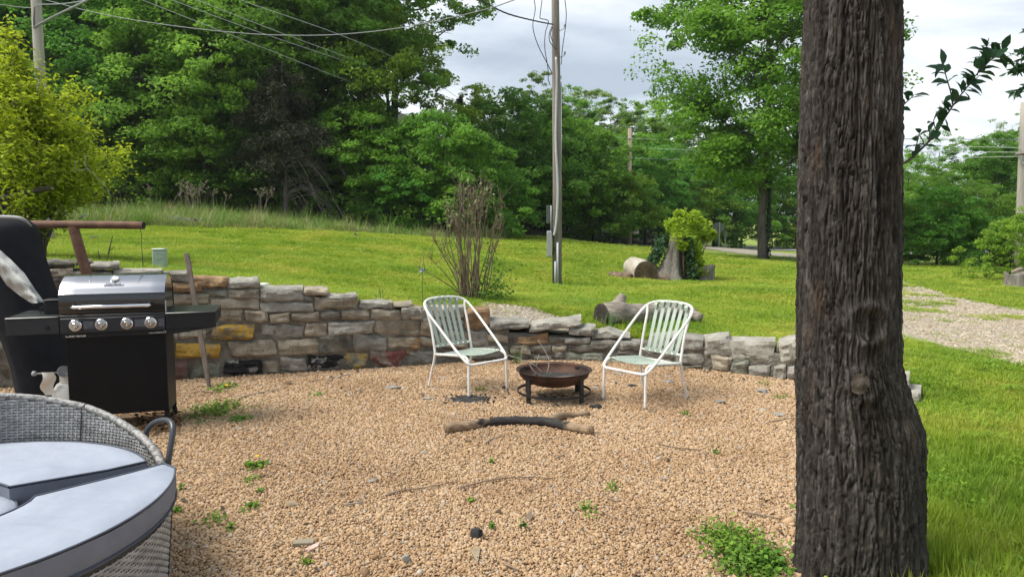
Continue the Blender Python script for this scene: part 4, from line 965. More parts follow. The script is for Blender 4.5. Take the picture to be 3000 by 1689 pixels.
# handle
b = MB(); hx0, hx1 = x1+.092, x2-.088
b.tube([(hx0-.004, -.048, .925), (hx0+.012, -.054, .925), (hx1-.012, -.054, .925), (hx1+.004, -.048, .925)], [.009, .0125, .0125, .009], 14, True); hd = gp('handle', b, M_chrome, lid, True)
for xx in (hx0+.004, hx1-.004):
    b = MB(); b.tube([(xx, .006, .935), (xx, -.045, .926)], [.016, .011], 10); gp('handle_mount', b, M_gmatte, lid, True)
# thermometer and badge on the curve
xm = (x1+x2)/2
b = MB(); ty, tz = .112, 1.1035; nrm = np.array((0, -.53, .85))
def disc_on(mb, c, n, r, h, seg=24, prof2=None):
    n = n/np.linalg.norm(n); a = np.cross(n, (1, 0, 0.01)); a /= np.linalg.norm(a); b2 = np.cross(n, a); V = []; F = []
    pr = prof2 or [(r*.96, 0), (r, h*.5), (r*.9, h), (r*.72, h), (r*.68, h*.7), (0.0005, h*.7)]
    for rr, hh in pr:
        for k in range(seg):
            t = 2*math.pi*k/seg; V.append(np.array(c)+n*hh+rr*(math.cos(t)*a+math.sin(t)*b2))
    for i in range(len(pr)-1):
        for k in range(seg): F.append((i*seg+k, i*seg+(k+1) % seg, (i+1)*seg+(k+1) % seg, (i+1)*seg+k))
    mb.add(V, F); return mb
disc_on(b, (xm, ty, tz), nrm, .030, .012); th = gp('thermometer', b, M_chrome, lid)
b = MB(); disc_on(b, np.array((xm, ty, tz))+nrm*.0086, nrm, .019, .0015, 20, [(.019, 0), (.019, .001), (.0004, .001)]); gp('dial_face', b, plain('dial', (.62, .62, .60), .4), th)
def text(body, size, loc, rot, m, parent, ext=.0012, align='LEFT', name='lettering', sx=1.0, off=0.0):
    c = bpy.data.curves.new(name, 'FONT'); c.body = body; c.size = size; c.extrude = ext; c.align_x = align; c.offset = off
    o = bpy.data.objects.new(name, c); col.objects.link(o); dg = bpy.context.evaluated_depsgraph_get(); me = bpy.data.meshes.new_from_object(o.evaluated_get(dg)); bpy.data.objects.remove(o)
    o = bpy.data.objects.new(name, me); col.objects.link(o); me.materials.clear(); me.materials.append(m); o.parent = parent; o.location = loc; o.rotation_euler = rot; o.scale = (sx, 1, 1); return o
b = MB(); bw = .062; bn = np.array((0, -.72, .69)); bc = np.array((xm, .064, 1.0695)); bu = np.array((0, .69, .72))
V = []
for s_ in (0, 1):
    for sx, sv in ((-1, -1), (1, -1), (1, 1), (-1, 1)): V.append(bc + np.array((1, 0, 0))*sx*bw + bu*sv*.0085 + bn*(.001+.004*s_))
b.add(V, [(0,3,2,1),(4,5,6,7),(0,1,5,4),(1,2,6,5),(2,3,7,6),(3,0,4,7)]); bd = gp('badge', b, M_chrome, lid)
text('Char-Broil', .0225, tuple(bc+bn*.0052-bu*.0062), (math.atan2(.72, .69), 0, 0), M_gmatte, lid, .0006, 'CENTER', 'badge_lettering', 1.0, .0004)
# control panel, shelves
b = MB(); b.box(x1+.004, x2-.002, -.012, .03, .742, SZ-.016, .004); b.box(x1+.002, x2, -.006, .46, SZ-.016, SZ+.004, .003); cpn = gp('control_panel', b, M_gpanel)
b = MB(); b.box(x1+.02, x2-.02, .03, .44, .72, SZ-.02); gp('firebox', b, M_gmatte)
for nm, xa, xb in (('side_shelf', 0.0, x1), ('side_shelf', x2+.002, W)):
    b = MB(); b.box(xa, xb, -.008, .012, .742, SZ-.012, .003); b.box(xa, xa+.012, .013, .44, .765, SZ-.012, .002); b.box(xb-.012, xb-.001, .013, .44, .765, SZ-.012, .002); b.box(xa, xb, .44, .452, .765, SZ-.012, .002)
    sh = gp(nm, b, M_gpanel if xa == 0 else M_gmatte); b = MB(); b.box(xa-.002, xb+(.002 if xa else 0), -.012, .456, SZ-.0115, SZ, .004); gp('shelf_top', b, M_shelf, sh)
    if xa == 0:
        b = MB(); disc_on(b, (xa+.245, -.008, .785), np.array((0, -1, 0)), .014, .008, 16); gp('igniter_button', b, M_gmatte, sh)
    else:
        b = MB(); V = [(xa, .0, .741), (xb-.02, .0, .741), (xa, .0, .70), (xa, .06, .741), (xb-.02, .06, .741), (xa, .06, .70)]; b.add(V, [(0,2,1),(3,4,5),(0,1,4,3),(1,2,5,4),(0,3,5,2)]); gp('bracket', b, M_gmatte, sh)
# narrow bright lip and vent holes where the lid meets the shelf
b = MB(); b.box(x2+.0005, x2+.006, .006, .05, SZ+.001, SZ+.085, .001); gp('heat_shield', b, plain('bare_steel', (.55, .55, .54), .35, .8))
for k, kx in enumerate((.098, .258, .419, .571)):
    c = np.array((x1+kx, -.012, .794)); n = np.array((0, -1, 0))
    b = MB(); disc_on(b, c, n, .040, .006, 28, [(.040, 0), (.0405, .003), (.037, .0065), (.034, .004), (.0305, .004), (.029, .007), (.0255, .007), (.0245, .003), (.0005, .003)]); bz_ = gp('knob', b, M_chrome)
    b = MB(); disc_on(b, c, n, .022, .02, 24, [(.0225, .003), (.0215, .022), (.018, .026), (.0005, .026)]); b.box(c[0]-.0085, c[0]+.0085, c[1]-.036, c[1]-.02, c[2]-.019, c[2]+.021, .004); gp('grip', b, M_chrome, bz_)
    if k in (0, 2, 3):
        b = MB(); xo = c[0]+.052; b.box(xo, xo+(.062 if k < 3 else .038), -.0135, -.0120, .768, .822); gp('instruction_print', b, M_greyprint, cpn)
# cabinet
b = MB(); b.box(x1+.02, x2-.012, .045, .065, .135, .725, .004); gp('door', b, M_gdoor)
b = MB(); b.box(x1+.004, x2-.002, .032, .05, .700, .741, .003); gp('front_rail', b, M_gmatte)
b = MB(); b.box(x2-.028, x2-.012, .066, .44, .11, .74, .003); gp('side_panel', b, M_gmatte)
b = MB(); b.box(x1+.03, x2-.029, .07, .44, .155, .17, .002); gp('bottom_shelf', b, M_gmatte)
for xx in (x1+.022, x2-.046):
    for yy in (.05, .41):
        b = MB(); b.box(xx, xx+.034, yy+.016, yy+.034, .03, .74, .002); b.box(xx-.003, xx+.037, yy+.006, yy+.04, 0, .045, .004); gp('leg', b, M_gmatte)
text('Char-Broil', .030, (x1+.024, .031, .7085), (math.pi/2, 0, 0), M_print, grill, .0006, 'LEFT', 'lettering', .98, .0006)
text('PERFORMANCE', .0265, (x2-.118, .031, .7115), (math.pi/2, 0, 0), M_print, grill, .0005, 'LEFT', 'lettering', .64, .0003)
def GW(x, y, z):
    c, s = math.cos(ga), math.sin(ga); return np.array((GL[0]+x*c-y*s, GL[1]+x*s+y*c, z))
# small black box standing on the shelf
q = GW(.245, .19, SZ+.001); bx = thing('control_box', 'small black metal box standing on the grill side shelf', 'box', q, ga)
b = MB(); b.box(-.055, .045, -.05, .06, 0, .092, .006); obj('case', b, M_gmatte, bx, 'auto', False)
b = MB(); b.box(-.058, .048, -.053, .063, .0925, .104, .005); obj('lid', b, M_gmatte, bx, 'auto', False)
b = MB(); b.tube([(.046, -.01, .02), (.072, -.01, .022), (.074, -.01, .078), (.046, -.01, .08)], .0035, 6, smooth=2); obj('wire_loop', b, M_gmatte, bx, True, False)
b = MB(); b.tube([(-.056, -.02, .05), (-.085, -.03, .04), (-.08, -.03, .004), (-.056, -.03, .006)], .003, 6, smooth=3); obj('lead', b, M_gmatte, bx, True, False)
# propane cylinder
M_tank = mat('tank_white', [(0.3, (.42, .415, .385)), (0.7, (.58, .57, .53))], rough=.45, scale=6, detail=7)
q = GW(.345, .22, 0); tk = thing('propane_tank', 'white propane gas cylinder with paper collar tag under the grill shelf', 'gas cylinder', q, ga)
b = MB(); b.lathe([(.10, 0), (.11, 0), (.11, .03), (.135, .04), (.152, .07), (.155, .12), (.155, .26), (.150, .30), (.125, .345), (.08, .372), (.035, .38)], 32); obj('vessel', b, M_tank, tk, 'auto', False)
b = MB(); b.lathe([(.098, .362), (.102, .362), (.104, .44), (.098, .44)], 28); obj('collar', b, M_tank, tk, 'auto', False)
b = MB(); b.lathe([(.02, .375), (.02, .42), (.035, .425), (.035, .45), (.015, .455)], 14); obj('valve', b, plain('brass', (.45, .36, .2), .4, .8), tk, 'auto', False)
b = MB(); rows_ = []
for k in range(9):
    z = .455-.17*k/8; rows_.append([(-.135-.03*math.sin(k*.5)-.012*(k % 3 == 1)+.02*(j-2)*.4, -.075-.01*math.sin(k*1.3+j), z+.012*math.sin(j*1.1)) if False else (-.150+.014*math.sin(k*.9)+.024*(j-2)*.8, -.10-.022*math.sin(k*.6+j*.5), z) for j in range(5)])
b.grid(rows_); obj('paper_tag', b, plain('paper', (.66, .64, .58), .8), tk, True, False)
b = MB(); rows_ = [[(.1565*math.cos(R(a)), .1565*math.sin(R(a)), z) for a in range(190, 290, 8)] for z in (.13, .22)]; b.grid(rows_); obj('printed_label', b, mat('tank_label', [(0.45, (.55, .55, .54)), (0.6, (.36, .36, .38))], rough=.5, scale=60, detail=3), tk, True, False)
b = MB(); b.tube([(-.02, -.02, .43), (-.12, -.06, .44), (-.23, -.09, .445)], .006, 8, smooth=3); b.lathe([(.001, 0), (.016, .004), (.018, .02), (.010, .034), (.001, .036)], 12, (-.235, -.092, .43)); obj('gas_hose', b, plain('hose_grey', (.28, .29, .30), .5), tk, True, False)
b = MB(); disc_on(b, (-.055, -.075, .45), np.array((.2, -1, .1)), .042, .03, 20); obj('regulator', b, plain('regulator_grey', (.26, .28, .29), .4, .3), tk, 'auto', False)

# ================================================================ BLACK COVER, GREY SHEET
M_tarp = mat('black_cover_cloth', [(0.3, (.010, .011, .014)), (0.7, (.016, .0175, .021))], rough=.75, spec=.15, scale=6, detail=5, bump=.35, bscale=14, dist=.02)
M_grey = mat('grey_cover_cloth', [(0.3, (.26, .265, .255)), (0.7, (.36, .365, .35))], rough=.65, scale=5, detail=6, bump=.4, bscale=12, dist=.02)
secs = [(632, -60, 40, .10), (642, -115, 72, .20), (665, -150, 97, .26), (720, -150, 110, .28), (780, -130, 126, .29), (860, -60, 150, .29), (930, 0, 166, .30), (990, 38, 178, .30), (1060, 62, 200, .30), (1120, 76, 215, .31), (1162, 84, 225, .31)]
cv = thing('covered_smoker', 'tall leaning object wrapped in a black fabric cover behind the grill', 'covered smoker', (X_at(150, 5.85), 5.85, 0))
b = MB(); V = []
from bisect import bisect
ys_ = np.linspace(632, 1168, 40)
for y in ys_:
    xa = np.interp(y, [s_[0] for s_ in secs], [s_[1] for s_ in secs]); xb = np.interp(y, [s_[0] for s_ in secs], [s_[2] for s_ in secs]); dp = np.interp(y, [s_[0] for s_ in secs], [s_[3] for s_ in secs])
    row = []
    for k in range(41):
        a = 2*math.pi*(k % 40)/40
        cx, hw = (xa+xb)/2, (xb-xa)/2
        fold = 1 + .05*mnoise.noise(Vector((math.cos(a)*3.2, math.sin(a)*3.2, y*.004)))*min(1, (y-632)/60) + .025*mnoise.noise(Vector((math.cos(a)*8, math.sin(a)*8, y*.01)))
        p = P(cx + hw*fold*math.cos(a), y, 5.85); row.append((p[0], 5.85 + dp*fold*math.sin(a), max(0.0, p[2])))
    V.append(row)
b.grid(V); o_ = len(b.v); b.v += V[0][:-1]; b.f.append(tuple(range(o_, o_+40))); obj('cover', b, M_tarp, cv, smooth=True)
b = MB(); b.tube([P(-20, 634, 5.60), P(40, 636, 5.58), P(70, 643, 5.59), P(92, 662, 5.68)], [.012, .014, .013, .006], 8, smooth=5); obj('piping', b, M_grey, cv, True)
up_ = [(-90, 690), (0, 733), (30, 760), (70, 800), (100, 845), (128, 884)]; lo_ = [(-100, 740), (-5, 798), (20, 835), (58, 866), (80, 880), (94, 889)]
V = []
for k in range(21):
    t = k/20*(len(up_)-1); a0 = [np.interp(t, range(6), [p[i] for p in up_]) for i in (0, 1)]; a1 = [np.interp(t, range(6), [p[i] for p in lo_]) for i in (0, 1)]; row = []
    for j in range(9):
        q_ = j/8; px, py = a0[0]*(1-q_)+a1[0]*q_, a0[1]*(1-q_)+a1[1]*q_
        Yd = 5.46 - .10*math.sin(q_*math.pi) - .26*(k/20) + .03*mnoise.noise(Vector((k*.5, j*.8, 1))) + .02*math.sin(k*1.1+j*1.3)
        row.append(tuple(P(px, py, Yd)))
    V.append(row)
b = MB().grid(V); V2 = [[(p[0], p[1]+.006, p[2]) for p in r0] for r0 in V]; b.grid(V2[::-1])
o = obj('cloth_flap', b, M_grey, cv, smooth=True); o['label'] = 'pale grey lining of the cover hanging loose over the shelf'
# old brown plank leaning at the wall
M_oldwood = mat('old_brown_wood', [(0.3, (.035, .026, .018)), (0.7, (.10, .08, .06))], rough=.9, scale=10, detail=8, stretch=(1, 1, .2), bump=.5, bscale=40, dist=.006)
pa, pb = P(-25, 800, 6.3), P(75, 1150, 5.95); pb[2] = 0.0
b = MB(); b.tube([pa, (pa+pb)/2, pb], [.055, .058, .06], 4); o = obj('leaning_plank', b, M_oldwood); tag(o, 'dark brown plank leaning against the wall beside the black cover', 'plank')
# wooden stake leaning against the wall
M_stake = mat('weathered_stake', [(0.3, (.09, .07, .055)), (0.6, (.19, .155, .125)), (0.8, (.28, .24, .20))], rough=.9, scale=9, detail=8, stretch=(3, 3, .35), bump=.6, bscale=30, dist=.006)
pa = P(547, 742, 6.66); pb = G(614, 1137, 0.0)
d = pb-pa; sx = np.array((1, 0, 0)); V = []
b = MB(); nseg = 10; wv = []
for k in range(nseg+1):
    t = k/nseg; c = pa+d*t; w = (.021 if t < .93 else .021-.014*(t-.93)/.07) + .002*math.sin(k*2.1); th_ = .012
    wv.append([(c[0]-w, c[1]-th_, c[2]), (c[0]+w, c[1]-th_, c[2]), (c[0]+w, c[1]+th_, c[2]), (c[0]-w, c[1]+th_, c[2]), (c[0]-w, c[1]-th_, c[2])])
b.grid(wv); b.f.append((0, 1, 2, 3)); o = obj('wooden_stake', b, M_stake); tag(o, 'weathered grey wooden stake leaning on the stone wall beside the grill', 'stake')
# rusty pipe T-post
M_pipe = mat('rusty_pipe', [(0.3, (.055, .025, .015)), (0.5, (.13, .065, .038)), (0.68, (.20, .11, .07)), (0.85, (.32, .24, .19))], rough=.8, scale=7, detail=9, bump=.3, bscale=50, dist=.004)
TY = 6.35
base = P(354, 1150, TY-.02); base[2] = 0
tp = thing('clothesline_post', 'rusty steel pipe T-post leaning beside the grill', 'post', base)
b = MB(); b.tube([P(-60, 655, TY+.02), P(90, 656.5, TY), P(250, 658, TY), P(421, 660, TY-.01)], .0345, 18, True); arm = obj('cross_arm', b, M_pipe, tp, smooth='auto')
b = MB(); disc_on(b, P(421.5, 660, TY-.01), np.array((1, 0, 0)), .03, .002, 18, [(.031, 0), (.031, .002), (.0005, .002)]); obj('pipe_end', b, plain('pipe_dark', (.02, .014, .012), .9), arm)
b = MB(); b.tube([P(214, 664, TY), base], [.044, .045], 18, True); obj('upright_pipe', b, M_pipe, tp, smooth='auto')
b = MB(); b.tube([P(412, 650, TY-.035), P(413, 672, TY-.038), P(410, 678, TY), P(414, 682, TY), P(415, 720, TY), P(417, 745, TY), P(419, 782, TY+.02)], .0028, 5, smooth=3); obj('hanging_wire', b, plain('wire_dark', (.05, .06, .05), .6, .3), tp)
# cable pedestal
M_ped = mat('pedestal_green', [(0.3, (.29, .37, .29)), (0.7, (.36, .44, .35))], rough=.5, scale=5)
q = P(470, 790, 7.6); pz = gz(q[0], q[1]); q[2] = pz
pd = thing('cable_pedestal', 'pale green plastic cable pedestal standing in the grass behind the wall', 'utility pedestal', q, .15)
hgt = P(470, 727, 7.6)[2] - pz
b = MB(); b.box(-.064, .064, -.055, .055, -.05, hgt-.02, .012); obj('housing', b, M_ped, pd, 'auto', False)
b = MB(); b.box(-.067, .067, -.058, .058, hgt-.019, hgt, .009); obj('cap', b, M_ped, pd, 'auto', False)
for k, (dx_, dz) in enumerate(((.0, .06), (.035, .06), (.035, .11), (.0, .12))):
    b = MB(); disc_on(b, (dx_, -.055, hgt-dz), np.array((0, -1, 0)), .005, .003, 8); obj('bolt', b, M_blackiron, pd, 'auto', False)
b = MB(); rock_blob(b, tuple(P(775, 838, 7.45)), .055, .06, .035, 5, 10, 6, .15); o = obj('white_stone', b, plain('white_stone', (.70, .69, .70), .7), None, True); tag(o, 'smooth white stone lying on top of the stone wall', 'stone')
# ================================================================ WICKER DAYBED
M_wick = mat('grey_wicker', [(0.25, (.17, .165, .157)), (0.45, (.30, .295, .285)), (0.6, (.40, .39, .38)), (0.8, (.50, .49, .475))], rough=.55, scale=13, detail=4, stretch=(1, 1, 2.5))
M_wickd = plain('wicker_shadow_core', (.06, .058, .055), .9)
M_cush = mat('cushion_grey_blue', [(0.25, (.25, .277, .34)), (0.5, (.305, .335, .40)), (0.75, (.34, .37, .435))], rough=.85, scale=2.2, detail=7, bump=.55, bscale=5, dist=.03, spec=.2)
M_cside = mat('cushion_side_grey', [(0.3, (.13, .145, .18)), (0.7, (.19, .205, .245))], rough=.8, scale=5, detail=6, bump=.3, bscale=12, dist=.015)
M_pip = plain('cushion_piping', (.055, .065, .09), .7)
M_tubeg = plain('grey_tube', (.055, .062, .07), .35, .3)
DC = np.array((-2.235, 2.60))
day = thing('daybed', 'round grey wicker daybed with pale blue-grey cushions and low curved back', 'daybed', (DC[0], DC[1], 0))
def dp(a, r, z): return (DC[0]+r*math.cos(R(a)), DC[1]+r*math.sin(R(a)), z)
def rim(a):
    return float(np.interp(a, [38, 47, 56, 64, 73, 82, 97, 111, 130, 150, 175, 195, 213, 222], [.40, .445, .485, .516, .556, .594, .635, .663, .674, .66, .60, .52, .445, .40]))
def weave(a0, a1, rfun, z0fun, z1fun, dz=.0135, da=1.75, amp=.0032, w=.0056, both=False):
    """horizontal wicker strands passing over and under uprights, plus the uprights; one mesh"""
    V = []; F = []
    zmin = min(z0fun(a) for a in np.linspace(a0, a1, 30)); zmax = max(z1fun(a) for a in np.linspace(a0, a1, 30))
    nr = int((zmax-zmin)/dz); step = da/4
    A = np.arange(a0, a1+1e-6, step)
    for i in range(nr):
        z = zmin + (i+.5)*dz; prev = None
        for j, a in enumerate(A):
            if z < z0fun(a) or z > z1fun(a)-.004: prev = None; continue
            ph = math.sin((a-a0)/da*math.pi + (i % 2)*math.pi); r = rfun(a, z) + amp*ph
            ww = w*(1-.12*(ph < 0)); o = len(V); V += [dp(a, r, z-ww), dp(a, r+.0022, z), dp(a, r, z+ww)]
            if prev is not None: F += [(prev, o, o+1, prev+1), (prev+1, o+1, o+2, prev+2)]
            prev = o
    for a in np.arange(a0+da/2, a1, da):
        zs = np.arange(z0fun(a), z1fun(a), .03)
        for s_ in range(len(zs)-1):
            o = len(V); q = .18
            V += [dp(a-q, rfun(a, zs[s_])-.0005, zs[s_]), dp(a+q, rfun(a, zs[s_])-.0005, zs[s_]), dp(a+q, rfun(a, zs[s_+1])-.0005, zs[s_+1]), dp(a-q, rfun(a, zs[s_+1])-.0005, zs[s_+1])]; F.append((o, o+1, o+2, o+3))
    b = MB(); b.v = V; b.f = F; return b
base_r = lambda a, z: .825 + .03*(z/.33)
b = weave(-100, 40, base_r, lambda a: .015, lambda a: .325); o = obj('base_weave', b, M_wick, day, smooth=True); o['kind'] = 'stuff'
b = weave(40, 225, base_r, lambda a: .015, lambda a: .36, dz=.027, da=4, w=.012); o = obj('rear_base_weave', b, M_wick, day, smooth=True); o['kind'] = 'stuff'
back_r = lambda a, z: .815 + .05*(z-.30)/.35
b = weave(40, 221, lambda a, z: back_r(a, z) - .012, lambda a: .36, rim, da=1.6); o = obj('back_weave', b, M_wick, day, smooth=True); o['kind'] = 'stuff'
b = weave(40, 221, lambda a, z: back_r(a, z) + .040, lambda a: .30, rim, dz=.02, da=3, w=.009); o = obj('outer_back_weave', b, M_wick, day, smooth=True); o['kind'] = 'stuff'
# solid cores behind the strands
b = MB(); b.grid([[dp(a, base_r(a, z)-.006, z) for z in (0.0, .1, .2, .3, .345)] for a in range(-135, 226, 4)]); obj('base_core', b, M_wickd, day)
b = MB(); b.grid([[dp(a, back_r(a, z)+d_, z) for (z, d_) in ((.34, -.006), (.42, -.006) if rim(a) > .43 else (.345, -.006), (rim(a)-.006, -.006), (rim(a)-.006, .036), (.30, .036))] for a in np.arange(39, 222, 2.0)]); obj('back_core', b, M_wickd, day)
# rolled rim and seams
b = MB(); b.tube([dp(a, back_r(a, rim(a))+.013, rim(a)) for a in np.arange(40, 221, 2.0)], .0175, 10); rm = obj('back_rim', b, mat('wicker_rim', [(0.35, (.10, .098, .094)), (0.5, (.25, .245, .235)), (0.65, (.36, .35, .34))], rough=.6, scale=60, detail=2, bump=.6, bscale=90, dist=.006), day, smooth=True)
for a in (82, 130, 178):
    b = MB(); b.tube([dp(a, back_r(a, z)-.018, z) for z in np.linspace(.37, rim(a)+.005, 8)] + [dp(a, back_r(a, rim(a))+.012, rim(a)+.019)], .0028, 6); obj('back_seam', b, M_wickd, day)
for a in (-21, -66, 20):
    b = MB(); b.tube([dp(a, base_r(a, z)+.005, z) for z in (.02, .17, .325)], .0028, 6); obj('base_seam', b, M_wickd, day)
# seat boards
H = np.array((.06, .0))
def ring_xy(a, r): return np.array((r*math.cos(R(a)), r*math.sin(R(a))))
S0 = np.array((.69, .43)); S1 = np.array((.36, .085)); sd_ = (S0-S1)/np.linalg.norm(S0-S1)
def segdist(L, x, y):
    A = L; B = np.roll(L, -1, 0); d = B-A; t = np.clip(((x-A[:, 0])*d[:, 0]+(y-A[:, 1])*d[:, 1])/(np.sum(d*d, 1)+1e-12), 0, 1)
    return float(np.min(np.hypot(A[:, 0]+d[:, 0]*t-x, A[:, 1]+d[:, 1]*t-y)))
def cushion(name, outline, z0, z1, parent, puff=.012):
    """closed plan outline (relative to the bed's centre) -> padded cushion with side band and two lines of piping"""
    L = np.array(outline); n = len(L); c = L.mean(0)
    def ins(d):   # inset outline
        T = np.roll(L, -1, 0) - np.roll(L, 1, 0); T /= np.linalg.norm(T, axis=1, keepdims=True)+1e-9; N_ = np.stack([-T[:, 1], T[:, 0]], 1)
        return L + N_*d
    b = MB(); rows = []
    for d, z in ((.004, z0), (-.006, (z0*2+z1)/3), (-.007, (z0+z1)/2), (-.004, z1-.012)):
        Q = ins(d); rows.append([(DC[0]+p[0], DC[1]+p[1], z + .004*mnoise.noise(Vector((p[0]*9, p[1]*9, z*20)))) for p in Q] )
        rows[-1].append(rows[-1][0])
    b.grid(rows); b.f.append(tuple(range(n-1, -1, -1)))
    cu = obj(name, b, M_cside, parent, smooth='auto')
    # top: triangulated fan of inset rings with slight puff and creases
    me = bpy.data.meshes.new('top'); import bmesh
    bm = bmesh.new(); Q = ins(0.0); vs = [bm.verts.new((DC[0]+p[0], DC[1]+p[1], z1-.006)) for p in Q]; f = bm.faces.new(vs)
    bmesh.ops.triangulate(bm, faces=[f])
    for _ in range(5):
        es = [e for e in bm.edges if e.calc_length() > .028]
        if es: bmesh.ops.subdivide_edges(bm, edges=es, cuts=1); bmesh.ops.triangulate(bm, faces=bm.faces[:])
    Lx = np.array([(DC[0]+p[0], DC[1]+p[1]) for p in Q])
    for v in bm.verts:
        dmin = segdist(Lx, v.co.x, v.co.y); t = min(1, dmin/.09)
        v.co.z = z1 - .006 + (puff+.004)*(t*(2-t)) + .008*mnoise.noise(Vector((v.co.x*4, v.co.y*7, 3)))*t + .0045*mnoise.noise(Vector((v.co.x*9+v.co.y*9, v.co.y*26-v.co.x*10, 5)))*t
    bmesh.ops.recalc_face_normals(bm, faces=bm.faces[:]); bm.to_mesh(me); bm.free()
    for v in me.vertices: v.co -= Vector(wloc(parent))
    me.polygons.foreach_set('use_smooth', [True]*len(me.polygons)); tp_ = put('cushion_top', me, M_cush, cu)
    for z, nm in ((z1-.005, 'piping'), (z0+.012, 'piping')):
        Qp = ins(-.004); pts = [np.array((DC[0]+p[0], DC[1]+p[1], z)) for p in Qp]; pts.append(pts[0]); b = MB(); b.tube(pts, .0045, 6, False); obj(nm, b, M_pip, cu, smooth=True)
    return cu
def arc(c, r, a0, a1, n): return [np.array(c) + np.array((r*math.cos(R(a)), r*math.sin(R(a)))) for a in np.linspace(a0, a1, n)]
nrm_s = np.array((-sd_[1], sd_[0]))
A_ = math.degrees(math.atan2(S0[1], S0[0]))
# rear cushion lies inside the curved back
e0 = S0*0.92 + nrm_s*.065; e1 = np.array((.21, .18))
out = [e1] + [e1*(1-t)+e0*t for t in (.25, .5, .75)] + arc((0, 0), .775, A_+7, 210, 40) + [np.array((-.60, -.30)), np.array((-.40, -.2))] + arc(H, .235, 205, 56, 14)
cushion('rear_cushion', out, .345, .452, day)
f0 = S0*1.03; f1 = np.array((.385, .075))
out = [f1] + [f1*(1-t)+f0*t for t in (.25, .5, .75)] + [f0*.995+np.array((-.012, .004)), f0] + arc((0, 0), .868, A_-5, -148, 46) + [np.array((-.50, -.30))] + arc(H, .34, -150, 13, 22)[:-1]
cushion('front_cushion', out[::-1], .335, .452, day)
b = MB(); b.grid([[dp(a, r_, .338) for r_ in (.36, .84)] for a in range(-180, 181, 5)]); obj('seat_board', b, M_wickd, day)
# metal arm loop at the end of the back
b = MB(); b.tube([dp(57, .875, .40), dp(57.5, .885, .50), dp(55, .90, .548), dp(50, .915, .575), dp(46, .92, .570), dp(43.5, .91, .535), dp(42, .885, .45), dp(41.5, .87, .36)], .0135, 10, smooth=5); obj('arm_loop', b, M_tubeg, day, smooth=True)
# round pouf in the middle
ot = thing('round_pouf', 'round pale grey cushioned pouf in the middle of the daybed', 'pouf', (DC[0]+H[0], DC[1]+H[1], .0))
b = MB(); b.lathe([(.001, .408), (.12, .408), (.20, .402), (.238, .393), (.248, .383)], 40); obj('cushion_top', b, M_cush, ot, 'auto', False)
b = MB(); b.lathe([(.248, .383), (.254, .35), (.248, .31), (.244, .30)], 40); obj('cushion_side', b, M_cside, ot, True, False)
b = MB(); b.lathe([(.238, .0), (.238, .30)], 40); obj('base', b, M_wick, ot, True, False)
b = MB(); b.tube([(.249*math.cos(a), .249*math.sin(a), .385) for a in np.linspace(0, 2*math.pi, 49)], .0045, 6, False); obj('piping', b, M_pip, ot, True, False)
# scatter pillow, only its corner is in view
pw = G(-70, 1325, .55); b = MB(); rows_ = []
q0 = np.array((DC[0]-.33, DC[1]+.66, .55))
for i in range(15):
    u = -1+2*i/14; row = []
    for j in range(24):
        a = 2*math.pi*j/24; row.append((u*.21, .075*math.sin(a)*(1-abs(u)**2.2)**.6, .20*np.sign(math.cos(a))*abs(math.cos(a))**.55*(.93+.07*abs(u))))
    row.append(row[0]); rows_.append(row)
b.grid(rows_); o = obj('scatter_pillow', b, plain('pillow_white', (.70, .72, .68), .85), None, True); o.location = tuple(q0 + np.array((-.205, -.05, .07))); o.rotation_euler = (R(-22), R(4), R(20)); tag(o, 'off-white scatter pillow leaning on the back of the daybed', 'pillow')
